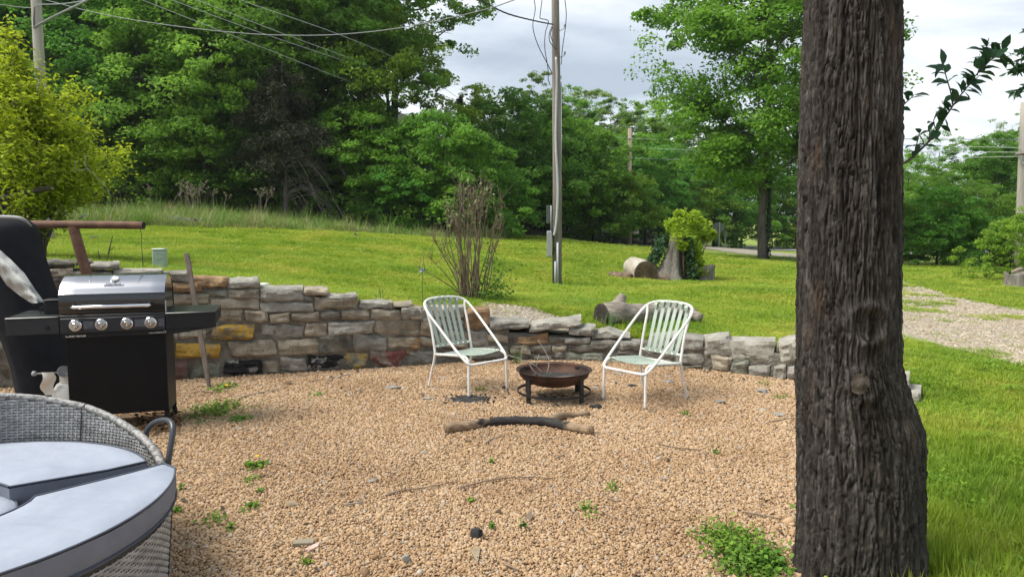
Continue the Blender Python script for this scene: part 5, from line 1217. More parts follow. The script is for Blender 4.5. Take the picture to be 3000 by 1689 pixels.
# ================================================================ BIG TRUNK BESIDE THE PATIO
def bark_mat(name, a, b, c, scale=10, stretch=(1, 1, .18), bump=1.0, dist=.02):
    return mat(name, [(0.3, a), (0.52, b), (0.75, c)], rough=.95, scale=scale, detail=9, stretch=stretch, bump=bump, bscale=scale*2.2, dist=dist, spec=.2)
def furrow_mat():
    m = bpy.data.materials.new('dark_furrowed_bark'); n, l = nodes_of(m); bs = n['Principled BSDF']; bs.inputs['Roughness'].default_value = .95; bs.inputs['Specular IOR Level'].default_value = .15
    at = n.new('ShaderNodeAttribute'); at.attribute_name = 'tint'; t = n.new('ShaderNodeTexCoord')
    nn = n.new('ShaderNodeTexNoise'); nn.inputs['Scale'].default_value = 55; nn.inputs['Detail'].default_value = 6; mpn = n.new('ShaderNodeMapping'); mpn.inputs['Scale'].default_value = (1, 1, .35); l.new(t.outputs['Object'], mpn.inputs[0]); l.new(mpn.outputs[0], nn.inputs['Vector'])
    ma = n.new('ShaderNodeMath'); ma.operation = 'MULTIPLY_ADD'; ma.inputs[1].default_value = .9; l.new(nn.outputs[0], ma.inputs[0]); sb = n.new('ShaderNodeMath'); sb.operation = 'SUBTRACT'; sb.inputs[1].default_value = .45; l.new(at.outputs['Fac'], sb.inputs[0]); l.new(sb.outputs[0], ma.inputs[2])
    # weathered grey plates, tint darker in the furrows, a few rusty flakes
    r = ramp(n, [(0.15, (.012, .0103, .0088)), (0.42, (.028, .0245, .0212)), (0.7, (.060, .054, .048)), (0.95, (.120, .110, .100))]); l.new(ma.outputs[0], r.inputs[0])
    n2 = n.new('ShaderNodeTexNoise'); n2.inputs['Scale'].default_value = 9; n2.inputs['Detail'].default_value = 8; l.new(mpn.outputs[0], n2.inputs['Vector']); r2 = ramp(n, [(0.62, (0, 0, 0)), (0.74, (1, 1, 1))]); l.new(n2.outputs[0], r2.inputs[0])
    mx2 = n.new('ShaderNodeMixRGB'); l.new(r2.outputs[0], mx2.inputs[0]); l.new(r.outputs[0], mx2.inputs[1]); mx2.inputs[2].default_value = (.082, .058, .042, 1); l.new(mx2.outputs[0], bs.inputs['Base Color'])
    bp = n.new('ShaderNodeBump'); bp.inputs['Strength'].default_value = 1; bp.inputs['Distance'].default_value = .008; l.new(nn.outputs[0], bp.inputs['Height']); l.new(bp.outputs[0], bs.inputs['Normal'])
    return m
M_bark = furrow_mat()
TYd = 2.95
edges = [(-2400, 2395, 2600), (-1200, 2380, 2615), (-300, 2368, 2632), (0, 2362, 2634), (250, 2352, 2634), (450, 2344, 2634), (700, 2340, 2633), (900, 2338, 2634), (1040, 2336, 2638), (1100, 2334, 2648), (1150, 2333, 2664), (1200, 2333, 2686), (1250, 2333, 2703), (1300, 2334, 2707), (1400, 2336, 2704), (1550, 2336, 2702), (1650, 2326, 2708), (1700, 2312, 2722), (1760, 2290, 2745)]
bt = thing('shade_tree', 'thick shade tree trunk with deeply furrowed dark bark beside the gravel patio', 'tree', (X_at(2490, TYd), TYd, 0))
zz_ = np.concatenate([np.linspace(-.06, 2.75, 520), np.linspace(2.8, 6.6, 60)]); na_ = 400
ey = np.array([e_[0] for e_ in edges], float); ez = np.array([P(2490, y_, TYd)[2] for y_ in ey]); xl = np.array([P(e_[1], e_[0], TYd)[0] for e_ in edges]); xr = np.array([P(e_[2], e_[0], TYd)[0] for e_ in edges])
o_ = np.argsort(ez); ez, xl, xr = ez[o_], xl[o_], xr[o_]
th = np.linspace(0, 2*math.pi, na_, endpoint=False)
V = np.zeros((len(zz_), na_, 3)); BT = np.zeros((len(zz_), na_))
def vn(x, y, z): return mnoise.noise(Vector((x, y, z)))
for i, z in enumerate(zz_):
    l_, r_ = np.interp(z, ez, xl), np.interp(z, ez, xr); cx, hw = (l_+r_)/2 - .004, (r_-l_)/2*.93
    dpt = np.interp(z, [0, .3, .9, 2.5, 6.6], [.265, .25, .212, .205, .17])
    for k in range(na_):
        c, s_ = math.cos(th[k]), math.sin(th[k])
        # furrows: ridged noise stretched along the trunk, plates broken across
        wx, wy = c*5.6, s_*5.6
        warp = .6*vn(c*1.7, s_*1.7, z*2.3) + .42*vn(c*5, s_*5, z*6.5+7)
        n1 = abs(vn((wx+warp)*2.1, (wy+warp)*2.1, z*2.2+3)); g1 = min(1, n1/.20)**.5
        n3 = abs(vn((wx-warp)*3.4+5, (wy+warp)*3.4, z*4.2+13)); g3 = min(1, n3/.22)**.55
        dv, _ = mnoise.voronoi(Vector((c*8.5+warp*1.5, s_*8.5-warp*1.5, z*9+warp*3)))
        g2 = min(1, (dv[1]-dv[0])/.10); pl = vn(wx*2.2, wy*2.2, z*16+warp*2)
        d = .021*(g1-.8) + .010*(g3-.8)*(.3+.7*g1) + .006*(g2-1)*g1 + .006*pl*g1 + .005*vn(wx*5, wy*5, z*20) + .003*vn(wx*11, wy*11, z*60)
        g2 = g3*(.6+.4*g2)
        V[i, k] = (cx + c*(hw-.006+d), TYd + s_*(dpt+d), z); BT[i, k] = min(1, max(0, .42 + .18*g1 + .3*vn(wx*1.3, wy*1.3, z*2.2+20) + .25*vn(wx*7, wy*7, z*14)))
# healed knots
for kx, ky, rk, amp in ((2525, 1125, .055, .020), (2540, 950, .075, -.014)):
    p = P(kx, ky, TYd-.2); dd = np.linalg.norm(V - np.array((p[0], TYd-.205, p[2])), axis=2)
    ringv = np.exp(-((dd-rk)/(.022))**2)*.016 + np.exp(-(dd/(rk*.6))**2)*amp
    V[:, :, 1] -= ringv
Vf = V.reshape(-1, 3) - np.array(bt.location)
ii, kk = np.meshgrid(np.arange(len(zz_)-1), np.arange(na_), indexing='ij'); k2 = (kk+1) % na_
FF = np.stack([ii*na_+kk, ii*na_+k2, (ii+1)*na_+k2, (ii+1)*na_+kk], -1).reshape(-1, 4)
me = fast_mesh('trunk', Vf, FF, BT.ravel()); me.polygons.foreach_set('use_smooth', np.ones(len(FF), bool))
put('trunk', me, M_bark, bt)
# pale scar of a sawn-off limb in the lower knot
b = MB(); p = P(2526, 1127, TYd-.245); rows_ = []
for i in range(6):
    rows_.append([(p[0]+(.0075*i)*math.cos(a)*(1+.22*vn(math.cos(a)*2, math.sin(a)*2, 1)), p[1]+.012-.004*math.cos(i)+.006*(i/5)**2+.003*vn(i, a, 2), p[2]+.0085*i*math.sin(a)*(1+.22*vn(math.cos(a)*2, math.sin(a)*2, 5))) for a in np.linspace(0, 2*math.pi, 19)])
b.grid(rows_); obj('branch_scar', b, mat('scar_wood', [(0.3, (.04, .033, .027)), (0.55, (.11, .088, .068)), (0.8, (.20, .17, .14))], rough=.9, scale=40, detail=6, bump=.6, bscale=90, dist=.004), bt, smooth=True)
# sprigs growing from the trunk
M_sprig = leaf_mat('elm_leaf', (.028, .085, .035), (.060, .15, .055), .25, .1)
M_twig = plain('twig_bark', (.075, .05, .055), .8)
def leaf_shape(V, F, T, base, d, n, L, w, tint):
    """pointed leaf: folded along the midrib, drooping tip"""
    d = d/np.linalg.norm(d); n = n - d*np.dot(n, d); n /= np.linalg.norm(n); s_ = np.cross(d, n); o = len(V)
    for t, ww, dr in ((0, .04, 0), (.22, .62, .01), (.5, .95, .03), (.78, .55, .09), (1, .0, .2)):
        c = base + d*L*t - n*L*dr
        if ww == 0: V.append(c)
        else: V += [c + s_*w*ww*.5 + n*w*.16*ww, c, c - s_*w*ww*.5 + n*w*.16*ww]
    for r_ in range(3):
        a = o+r_*3; F += [(a, a+1, a+4, a+3), (a+1, a+2, a+5, a+4)]
    a = o+9; F += [(a, a+1, o+12), (a+1, a+2, o+12)]; T += [tint]*(len(V)-o)
def sprig(stem_px, Y0, Y1, leaves, size, r0, name, parent, seed):
    rd = np.random.default_rng(seed); pts = [P(x, y, Y0+(Y1-Y0)*k/max(1, len(stem_px)-1)) for k, (x, y) in enumerate(stem_px)]
    b = MB(); b.tube(pts, list(np.linspace(r0, .0015, len(pts))), 6, True, smooth=4); s_ = obj(name, b, M_twig, parent, smooth=True)
    return pts, s_
V_, F_, T_ = [], [], []; rd = np.random.default_rng(8)
main = [(2630, 488), (2660, 470), (2690, 445), (2720, 415), (2745, 385), (2765, 350), (2785, 320), (2805, 290), (2830, 260), (2855, 225), (2880, 200), (2905, 175), (2930, 165)]
mp_pts, sp0 = sprig(main, 3.2, 3.05, None, None, .006, 'sprig', bt, 1)
side = [[(2683, 452), (2684, 430), (2690, 405), (2695, 382)], [(2792, 312), (2785, 270), (2775, 235), (2765, 200), (2760, 185)], [(2830, 258), (2855, 235), (2870, 220)], [(2862, 222), (2878, 175), (2890, 140), (2897, 112)], [(2900, 178), (2920, 160), (2940, 148)], [(2640, 315), (2655, 300), (2668, 288), (2678, 278)], [(2745, 385), (2738, 368), (2735, 350)]]
sidepts = []
for L in side:
    sidepts.append(sprig(L, 3.14, 3.08, None, None, .003, 'sprig', bt, 2)[0])
allp = [(mp_pts, 3, 13)] + [(s_, 0, len(s_)) for s_ in sidepts]
for pts, i0, i1 in allp:
    for i in range(max(1, i0), i1):
        for sgn in (-1, 1, -1, 1, -1, 1, -1, 1)[: (5 if pts is mp_pts and i > 4 else 3)]:
            ax = pts[i]-pts[i-1]; ax = ax/np.linalg.norm(ax); sd2 = np.cross(ax, (0, -1, 0.2)); sd2 /= np.linalg.norm(sd2)
            d = ax*rd.uniform(.1, .7) + sgn*sd2*rd.uniform(.5, 1.0) + rd.normal(0, .28, 3); L_ = rd.uniform(.050, .082)
            if pts is sidepts[0] or pts is sidepts[5]: L_ *= .8; 
            base = pts[i-1]*(1-(t_ := rd.random())) + pts[i]*t_
            leaf_shape(V_, F_, T_, base, d, np.array((rd.normal(0, .5), rd.normal(-.3, .5), 1.0)), L_, L_*rd.uniform(.42, .6), rd.random())
V_ = [tuple(np.array(v) - np.array(bt.location)) for v in V_]
me = bpy.data.meshes.new('sprig_leaves'); me.from_pydata(V_, [], F_); a = me.attributes.new('tint', 'FLOAT', 'POINT'); a.data.foreach_set('value', T_); me.polygons.foreach_set('use_smooth', [True]*len(me.polygons)); put('sprig_leaves', me, M_sprig, bt)
# hanging branch tips of the same tree at the edge of the view
V_, F_, T_ = [], [], []; b = MB()
for root, ends in (((3070, 130), [(2985, 155), (2960, 165), (2975, 190)]), ((3080, 190), [(2960, 205), (2945, 215), (2975, 215), (2990, 205)]), ((3090, 255), [(2965, 270), (2955, 275), (2985, 270)]), ((3060, 80), [(2998, 90)])):
    for e_ in ends:
        p0, p1 = P(*root, 3.9), P(*e_, 3.9); mid = (p0+p1)/2 + np.array((0, 0, .03)); b.tube([p0, mid, p1], [.004, .003, .0012], 5, smooth=3)
        for _ in range(11):
            t_ = rd.uniform(.45, 1.0); q_ = p0*(1-t_)+p1*t_ + np.array((0, 0, .03*(1-abs(2*t_-1)))); leaf_shape(V_, F_, T_, q_, np.array((rd.normal(-.4, .5), rd.normal(0, .4), -.5+rd.normal(0, .4))), rd.normal(0, 1, 3), rd.uniform(.035, .055), .02, rd.random())
V_ = [tuple(np.array(v) - np.array(bt.location)) for v in V_]
me = bpy.data.meshes.new('hanging_leaves'); me.from_pydata(V_, [], F_); a = me.attributes.new('tint', 'FLOAT', 'POINT'); a.data.foreach_set('value', T_); put('hanging_leaves', me, M_sprig, bt)
# boughs overhead that carry the hanging tips
topc = np.array((X_at(2490, TYd), TYd, 0))
b.tube([topc+np.array((0, 0, 5.2)), topc+np.array((.9, .5, 5.6)), topc+np.array((1.8, .8, 4.9)), topc+np.array((2.0, .8, 3.6)), P(3080, 150, 3.9)], [.09, .06, .035, .02, .004], 8, smooth=4)
b.tube([P(3095, 80, 3.9)+np.array((0, 0, .25)), P(3085, 190, 3.9), P(3090, 255, 3.9)], [.008, .005, .004], 6, smooth=3); b.tube([P(3085, 100, 3.9), P(3060, 80, 3.9)], [.006, .004], 5); b.tube([P(3085, 140, 3.9), P(3070, 130, 3.9)], [.006, .004], 5)
for a_, L_ in ((.6, 2.4), (2.2, 2.6), (3.6, 2.2), (5.1, 2.5)):
    b.tube([topc+np.array((0, 0, 6.0)), topc+np.array((math.cos(a_)*L_*.5, math.sin(a_)*L_*.5, 7.3)), topc+np.array((math.cos(a_)*L_, math.sin(a_)*L_, 8.6))], [.11, .07, .03], 8, smooth=4)
obj('bough', b, M_bark, bt, smooth=True)

# ================================================================ TREE GENERATOR
def gen_tree(seed, H, tr, cb, Rc, shape, nclump, lpc, leaf, lean=0.0, flat=.45, sig=.55, limbs=12, trunk_top=.8, up=.55, kind='leaf', fork=False):
    """returns (trunk mesh, crown mesh); cb = crown base, Rc = crown radius, shape(t) = relative radius up the crown"""
    r_ = np.random.default_rng(seed); b = MB(); tp = [np.array((0, 0, -.15))]
    ns = 7
    for k in range(1, ns+1):
        z = H*trunk_top*k/ns; tp.append(np.array((lean*z + r_.normal(0, .012*H*.35), r_.normal(0, .012*H*.35), z)))
    rad = [tr*1.35] + [tr*(1-.82*k/ns) for k in range(1, ns+1)]
    b.tube(tp, rad, 9, True, smooth=3)
    ends = []
    def trunk_at(z):
        for k in range(len(tp)-1):
            if tp[k][2] <= z <= tp[k+1][2]: t = (z-tp[k][2])/(tp[k+1][2]-tp[k][2]); return tp[k]*(1-t)+tp[k+1]*t
        return tp[-1]
    for k in range(limbs):
        t = (k+.5)/limbs; z0 = cb*.75 + (H*trunk_top-cb*.75)*t*.95; a = k*2.4 + r_.uniform(-.4, .4); p0 = trunk_at(z0)
        zc = min(.98, (z0-cb)/(H-cb)+.15); L = Rc*shape(max(.05, zc))*r_.uniform(.75, 1.0)
        rise = L*r_.uniform(up*.6, up*1.5)
        p2 = p0 + np.array((math.cos(a)*L, math.sin(a)*L, min(rise, H*.98-z0))); p1 = p0*.5+p2*.5 + np.array((0, 0, -L*.06)) + r_.normal(0, L*.05, 3)
        br = tr*(.42-.26*t); b.tube([p0, p1, p2], [br, br*.6, br*.15], 6, True, smooth=3)
        for q in (.45, .65, .85, 1.0):
            pm = (p0*(1-q)+p2*q) if q > .5 else (p0*.5+p1*.5); ends.append(pm)
            for _ in range(2):
                a2 = a + r_.uniform(-1.1, 1.1); l2 = L*r_.uniform(.25, .5); e_ = pm + np.array((math.cos(a2)*l2, math.sin(a2)*l2, l2*r_.uniform(-.1, .6)))
                b.tube([pm, pm*.5+e_*.5+np.array((0, 0, l2*.06)), e_], [br*.3, br*.18, br*.05], 4, True); ends.append(e_)
    tm = bpy.data.meshes.new('trunk'); tm.from_pydata([tuple(v) for v in b.v], [], b.f); tm.polygons.foreach_set('use_smooth', [True]*len(tm.polygons))
    ends = np.array(ends)
    # clumps: branch ends plus points in the crown's outer shell
    ne = int(nclump*.5); ci = r_.integers(0, len(ends), ne); C1 = ends[ci] + r_.normal(0, .28, (ne, 3))
    m = nclump-ne; t = r_.uniform(0.02, 1, m); a = r_.uniform(0, 6.283, m); rr = np.array([shape(x) for x in t])*Rc*np.sqrt(r_.uniform(.25, 1.0, m))
    lump = 1+.30*np.sin(a*3+seed)*np.sin(t*9+seed) + .22*np.sin(a*5+t*14)
    C2 = np.stack([np.cos(a)*rr*lump + lean*(cb+(H-cb)*t), np.sin(a)*rr*lump, cb+(H-cb)*t], 1)
    C = np.concatenate([C1, C2]); C[:, 2] = np.maximum(C[:, 2], cb*.8)
    nl = np.maximum(8, (lpc*np.exp(r_.normal(0, .45, len(C)))).astype(int)); idx = np.repeat(np.arange(len(C)), nl); n_ = len(idx)
    cs = sig*np.exp(r_.normal(0, .25, len(C)))[idx]
    off = r_.normal(0, 1, (n_, 3)); off /= np.linalg.norm(off, axis=1, keepdims=True); off *= (r_.random(n_)**.45)[:, None]
    off *= np.stack([cs, cs, cs*flat], 1)
    # sprays droop outward
    cxy = C[idx][:, :2]; rad_ = np.linalg.norm(cxy, axis=1); off[:, 2] -= .22*(off[:, 0]*cxy[:, 0]+off[:, 1]*cxy[:, 1])/(rad_+.3)*.8
    pos = C[idx] + off
    nr = np.stack([.35*off[:, 0]/cs, .35*off[:, 1]/cs, np.full(n_, .75)], 1) + r_.normal(0, .42, (n_, 3)); nr /= np.linalg.norm(nr, axis=1, keepdims=True)
    ct = r_.uniform(.1, .9, len(C))[idx]; tint = np.clip(ct*.55 + .45*r_.random(n_), 0, 1)
    pos[:, 2] = np.maximum(pos[:, 2], .06)
    cm = leaves_mesh('crown', pos, nr, leaf*np.exp(r_.normal(0, .22, n_)), .58, tint, r_, .12)
    return tm, cm
def dome(t): return max(.05, math.sqrt(max(0, 1-(2*t-.85)**2/1.35)))
def oval(t): return max(.06, math.sin(math.pi*min(.97, .12+.82*t))**.7)
def cone_(t): return max(.04, (1-t)**.8)
def bushy(t): return max(.1, math.sqrt(max(0, 1-(1.1*t-.15)**2)))
M_tbark = bark_mat('forest_bark', (.03, .026, .02), (.075, .065, .05), (.13, .115, .09), 5, (1, 1, .3))
LG = {'mid': leaf_mat('leaf_mid_green', (.105, .245, .030), (.265, .49, .066), .54), 'deep': leaf_mat('leaf_deep_green', (.080, .205, .030), (.205, .42, .062), .52),
      'light': leaf_mat('leaf_light_green', (.14, .28, .028), (.29, .48, .055), .5), 'hazy': leaf_mat('leaf_haze_paled', (.16, .27, .07), (.29, .43, .13), .5)}  # hazy set: far leaves paled, putting haze into their colour
PROTO = {}; PH = {}
def proto(key, *a, **k): PROTO[key] = gen_tree(*a, **k); PH[key] = a[1]*1.02
proto('tall_a', 101, 17, .27, 4.5, 4.7, oval, 330, 95, .21, limbs=15)
proto('tall_b', 102, 15, .24, 3.2, 4.2, dome, 300, 95, .20, limbs=14)
proto('tall_c', 103, 19, .30, 6.0, 5.0, dome, 330, 90, .22, limbs=15)
proto('mid_a', 104, 9.5, .14, 1.4, 3.2, oval, 240, 95, .17, limbs=11)
proto('mid_b', 105, 8.0, .12, .9, 2.9, dome, 220, 95, .16, limbs=11)
proto('low_a', 106, 4.6, .07, .25, 2.3, bushy, 150, 90, .14, limbs=9, sig=.42)
proto('low_b', 107, 3.2, .05, .1, 1.9, bushy, 120, 85, .125, limbs=8, sig=.36)
proto('sparse', 108, 13, .2, 3.5, 3.4, oval, 130, 55, .17, limbs=15, sig=.45)
def place_tree(key, px, Y, lm, label, group, scale=1.0, zs=1.0, dz=0.0, cat='tree', name='tree', bark=None, top=None):
    X = X_at(px, Y); z = float(HZ(X, Y)[0]) + dz
    if top is not None: scale = (P(px, top, Y)[2]-z)/PH[key]
    t = thing(name, label, cat, (X, Y, z), random.uniform(0, 6.28), group)
    tm, cm = PROTO[key]
    for nm, me, m in (('trunk', tm, bark or M_tbark), ('crown', cm, lm)):
        if len(me.materials) == 0: me.materials.append(m)
        o = bpy.data.objects.new(nm, me); col.objects.link(o); o.parent = t
        o.material_slots[0].link = 'OBJECT'; o.material_slots[0].material = m
    t.scale = (scale*random.uniform(.92, 1.08), scale*random.uniform(.92, 1.08), scale*zs*random.uniform(.94, 1.06))
    return t
random.seed(31)
GW1 = 'trees of the wooded slope'
ADJ = {'deep': 'dark green', 'mid': 'mid green', 'light': 'light green', 'hazy': 'haze-paled green'}
SHP = {'tall_a': 'oval-crowned', 'tall_b': 'dome-crowned', 'tall_c': 'high-crowned', 'mid_a': 'slender', 'mid_b': 'broad', 'low_a': 'tall', 'low_b': 'low rounded', 'sparse': 'thin-crowned'}
def lab(key, lm, rest): return '%s %s %s' % (ADJ[lm], SHP[key], rest)
for k, px in enumerate(range(-420, 1080, 160)):
    key, lm = ('tall_c', 'tall_a', 'tall_b')[k % 3], ('deep', 'mid')[k % 2]
    place_tree(key, px+random.uniform(-45, 45), random.uniform(40, 45), LG[lm], lab(key, lm, 'tree deep in the wooded slope'), GW1, 1.0)
for k, px in enumerate(range(-380, 1010, 150)):
    key, lm = ('tall_a', 'tall_b', 'tall_c')[k % 3], ('deep', 'mid', 'deep')[k % 3]
    place_tree(key, px+random.uniform(-40, 40), random.uniform(33, 36.5), LG[lm], lab(key, lm, 'tree halfway into the wooded slope'), GW1, .95)
place_tree('tall_a', 985, 31.5, LG['mid'], 'tall tree whose high crown ends the wooded slope against the open sky', None, 1.0, 1.1)
place_tree('tall_b', 1165, 36.5, LG['mid'], 'broad tree with a dark vine-clad trunk at the end of the wooded slope', None, .98, 1.12)
place_tree('tall_c', 850, 31, LG['mid'], 'tall broadleaf tree behind the brown half-dead cedar', None, .9)
for k, px in enumerate(range(-330, 1180, 135)):
    key, lm = ('mid_a', 'mid_b')[k % 2], ('mid', 'deep', 'mid', 'light')[k % 4]
    place_tree(key, px+random.uniform(-35, 35), random.uniform(29, 31.5), LG[lm], lab(key, lm, 'young tree along the front of the wooded slope'), 'young trees fronting the wooded slope', 1.0)
for k, px in enumerate((-260, -60, 150, 330, 480, 620, 700, 960, 1060, 1130, 1215, 1290, 1370, 1450)):
    key, lm = ('low_a', 'low_b', 'low_a')[k % 3], ('light', 'mid', 'deep', 'mid')[k % 4]
    place_tree(key, px+random.uniform(-15, 15), random.uniform(26.8, 28.6), LG[lm], lab(key, lm, 'bush at the foot of the wooded slope'), 'bushes at the foot of the wooded slope', random.uniform(.75, 1.05), cat='bush', name='bush')
place_tree('mid_b', 610, 27.4, LG['mid'], 'bright-leaved young maple standing at the meadow edge', None, .95)
# skyline beyond the centre pole
GW2 = 'far trees beyond the centre pole'
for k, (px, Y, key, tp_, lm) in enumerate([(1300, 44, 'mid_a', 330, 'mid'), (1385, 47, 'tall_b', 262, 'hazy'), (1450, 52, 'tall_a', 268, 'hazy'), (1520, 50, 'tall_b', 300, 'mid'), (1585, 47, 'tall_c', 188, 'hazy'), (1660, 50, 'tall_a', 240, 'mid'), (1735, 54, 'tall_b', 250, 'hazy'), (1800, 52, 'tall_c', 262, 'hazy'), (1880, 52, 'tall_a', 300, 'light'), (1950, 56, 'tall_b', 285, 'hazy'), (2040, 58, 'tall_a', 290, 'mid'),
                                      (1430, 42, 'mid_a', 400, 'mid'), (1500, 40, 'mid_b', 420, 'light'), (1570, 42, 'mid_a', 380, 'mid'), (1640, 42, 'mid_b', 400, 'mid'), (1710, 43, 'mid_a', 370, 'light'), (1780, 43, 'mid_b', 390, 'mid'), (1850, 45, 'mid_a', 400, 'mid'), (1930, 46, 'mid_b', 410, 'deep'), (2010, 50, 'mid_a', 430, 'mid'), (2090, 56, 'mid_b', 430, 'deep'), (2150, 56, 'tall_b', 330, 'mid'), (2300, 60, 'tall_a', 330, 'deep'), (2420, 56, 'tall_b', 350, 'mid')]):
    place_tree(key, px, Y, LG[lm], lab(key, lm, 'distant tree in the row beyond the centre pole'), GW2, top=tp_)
for k, (px, Y) in enumerate([(1480, 33), (1530, 34), (1600, 36), (1660, 37), (1740, 37.5), (1800, 38.5), (1890, 42), (1960, 46), (2030, 50), (2090, 52), (2170, 54), (2260, 56), (2330, 56)]):
    key, lm = ('low_a', 'low_b')[k % 2], ('deep', 'mid', 'light')[k % 3]
    place_tree(key, px, Y, LG[lm], lab(key, lm, 'bush under the far trees beyond the centre pole'), 'bushes under the far trees', 1.25, cat='bush', name='bush')
# lone tree by the lane
M_tbark2 = bark_mat('lane_tree_bark', (.06, .05, .042), (.13, .115, .10), (.20, .18, .16), 8, (1, 1, .25))
PROTO['lone'] = gen_tree(205, 14.5, .165, 2.8, 3.55, lambda t: max(.08, math.sin(math.pi*min(.98, .16+.78*t))**.62), 900, 84, .16, limbs=24, sig=.62, flat=.42, up=.7)
lt = place_tree('lone', 2238, 27, LG['light'], 'airy light green tree with an ivy-clad trunk beside the lane', None, 1.0, bark=M_tbark2); lt.rotation_euler = (0, 0, 1.1); lt.scale = (1.0, 1.0, 1)
M_ivy = leaf_mat('ivy_leaf', (.008, .026, .008), (.030, .075, .018), .15)
r_ = np.random.default_rng(12); n_ = 900; a = r_.uniform(-.9, 1.4, n_); z = r_.random(n_)**.8*3.6; rr = .20-.02*z+r_.uniform(0, .07, n_)
pos = np.stack([np.cos(a)*rr, np.sin(a)*rr*-1, z+.05], 1); nr = np.stack([np.cos(a), -np.sin(a), r_.normal(.3, .3, n_)], 1); nr /= np.linalg.norm(nr, axis=1, keepdims=True)
iv = put('ivy', leaves_mesh('ivy', pos, nr, r_.uniform(.06, .11, n_), .8, r_.random(n_), r_, .1), M_ivy, lt); iv.rotation_euler = (0, 0, -1.1)
# trees beyond the right-hand lawn
GW3 = 'roadside trees beyond the lawn'
for k, (px, Y, key, tp_, lm) in enumerate([(2560, 50, 'mid_b', 470, 'light'), (2650, 36, 'mid_b', 430, 'light'), (2735, 48, 'sparse', 365, 'hazy'), (2830, 33, 'tall_b', 400, 'mid'), (2900, 31, 'mid_a', 370, 'deep'), (2960, 36, 'tall_a', 355, 'mid'), (2780, 29, 'mid_b', 500, 'mid'), (3060, 34, 'tall_b', 360, 'deep'), (2990, 55, 'sparse', 335, 'hazy'), (2700, 58, 'tall_b', 480, 'mid'), (2900, 62, 'tall_a', 400, 'deep'), (2600, 62, 'tall_b', 490, 'mid'), (3160, 40, 'tall_a', 340, 'mid'), (3300, 36, 'tall_b', 330, 'mid')]):
    place_tree(key, px, Y, LG[lm], lab(key, lm, 'roadside tree beyond the driveway lawn') if key != 'sparse' else 'thin-crowned tree showing bare limbs beyond the driveway lawn', GW3 if key != 'sparse' else 'thin-crowned roadside trees', top=tp_)
for k, (px, Y, s_) in enumerate([(2640, 25.6, .42), (2690, 25.2, .55), (2745, 25.5, .62), (2800, 25.2, .62), (2850, 26.0, .62), (2890, 26.5, .5), (2935, 26.2, .42), (2970, 26.8, .45), (3010, 26, .6), (3080, 26, .7), (2600, 26, .5), (3180, 26, .8)]):
    place_tree(('low_a', 'low_b')[k % 2], px, Y, LG[('mid', 'deep')[k % 2]], lab(('low_a', 'low_b')[k % 2], ('mid', 'deep')[k % 2], 'bush along the narrow pale lane'), 'bushes along the pale lane', s_, cat='bush', name='bush')
place_tree('low_b', 2962, 17.6, LG['light'], 'light green shrub growing at the foot of the roadside pole', None, .42, 1.2, cat='shrub', name='shrub')

# ---------------------------------------------------------------- half-dead cedar
def cedar():
    X = X_at(840, 26.2); Y = 26.2; z = float(HZ(X, Y)[0]); t = thing('cedar_tree', 'half-dead dark brown cedar with bare drooping branches at the meadow edge', 'tree', (X, Y, z))
    rd = random.Random(6); b = MB(); b.tube([(0, 0, -.1), (.03, 0, 1.6), (.0, .02, 3.6), (.02, 0, 5.6)], [.10, .085, .06, .015], 8, True, smooth=4); put('trunk', _m(b, 'trunk'), M_tbark2, t)
    b = MB()
    for k in range(52):
        z0 = rd.uniform(.6, 2.9); a = rd.gauss(-.1, .7) if rd.random() < .75 else rd.uniform(0, 6.28); L = rd.uniform(.8, 2.2)*(1.1 if abs(a) < .9 else .6)
        e_ = np.array((math.cos(a)*L, math.sin(a)*L*.7, z0 + .25 - L*rd.uniform(.35, .75))); m_ = np.array((math.cos(a)*L*.5, math.sin(a)*L*.35, z0+.25)); b.tube([(0, 0, z0), m_, e_], [.022, .014, .004], 4, True, smooth=3)
        for _ in range(5):
            q = rd.uniform(.4, 1); s_ = m_*(1-q)+e_*q; b.tube([s_, s_+np.array((rd.gauss(.15, .2), rd.gauss(0, .15), -rd.uniform(.1, .45)))], [.007, .002], 3)
    put('dead_branches', _m(b, 'dead_branches'), mat('dead_branch', [(0.3, (.13, .11, .09)), (0.7, (.26, .23, .20))], rough=.95, scale=9), t)
    r_ = np.random.default_rng(3); n_ = 26000; nb_ = 60; bz_ = r_.uniform(1.4, 5.6, nb_); ba = r_.uniform(0, 6.28, nb_); bl = np.interp(bz_, [1.4, 2.4, 3.6, 5.6], [1.2, 2.0, 1.9, .6])*r_.uniform(.6, 1.15, nb_)
    k_ = r_.integers(0, nb_, n_); q_ = r_.random(n_)**.7; rr = bl[k_]*q_; a = ba[k_] + r_.normal(0, .16, n_)/(q_+.3); zz = bz_[k_] - .1*rr + r_.normal(0, .13, n_)
    keep = r_.random(n_) < np.where(bz_[k_] < 2.3, .45, 1); a, rr, zz = a[keep], rr[keep], zz[keep]; n_ = len(a)
    pos = np.stack([np.cos(a)*rr, np.sin(a)*rr, zz - rr*.18], 1); nr = r_.normal(0, 1, (n_, 3)); nr[:, 2] += .6; nr /= np.linalg.norm(nr, axis=1, keepdims=True)
    put('crown', leaves_mesh('crown', pos, nr, r_.uniform(.10, .22, n_), .16, r_.random(n_), r_, .1), leaf_mat('cedar_needles', (.020, .022, .010), (.055, .058, .025), .1), t)
def _m(b, nm):
    me = bpy.data.meshes.new(nm); me.from_pydata([tuple(v) for v in b.v], [], b.f); me.polygons.foreach_set('use_smooth', [True]*len(me.polygons)); return me
cedar()

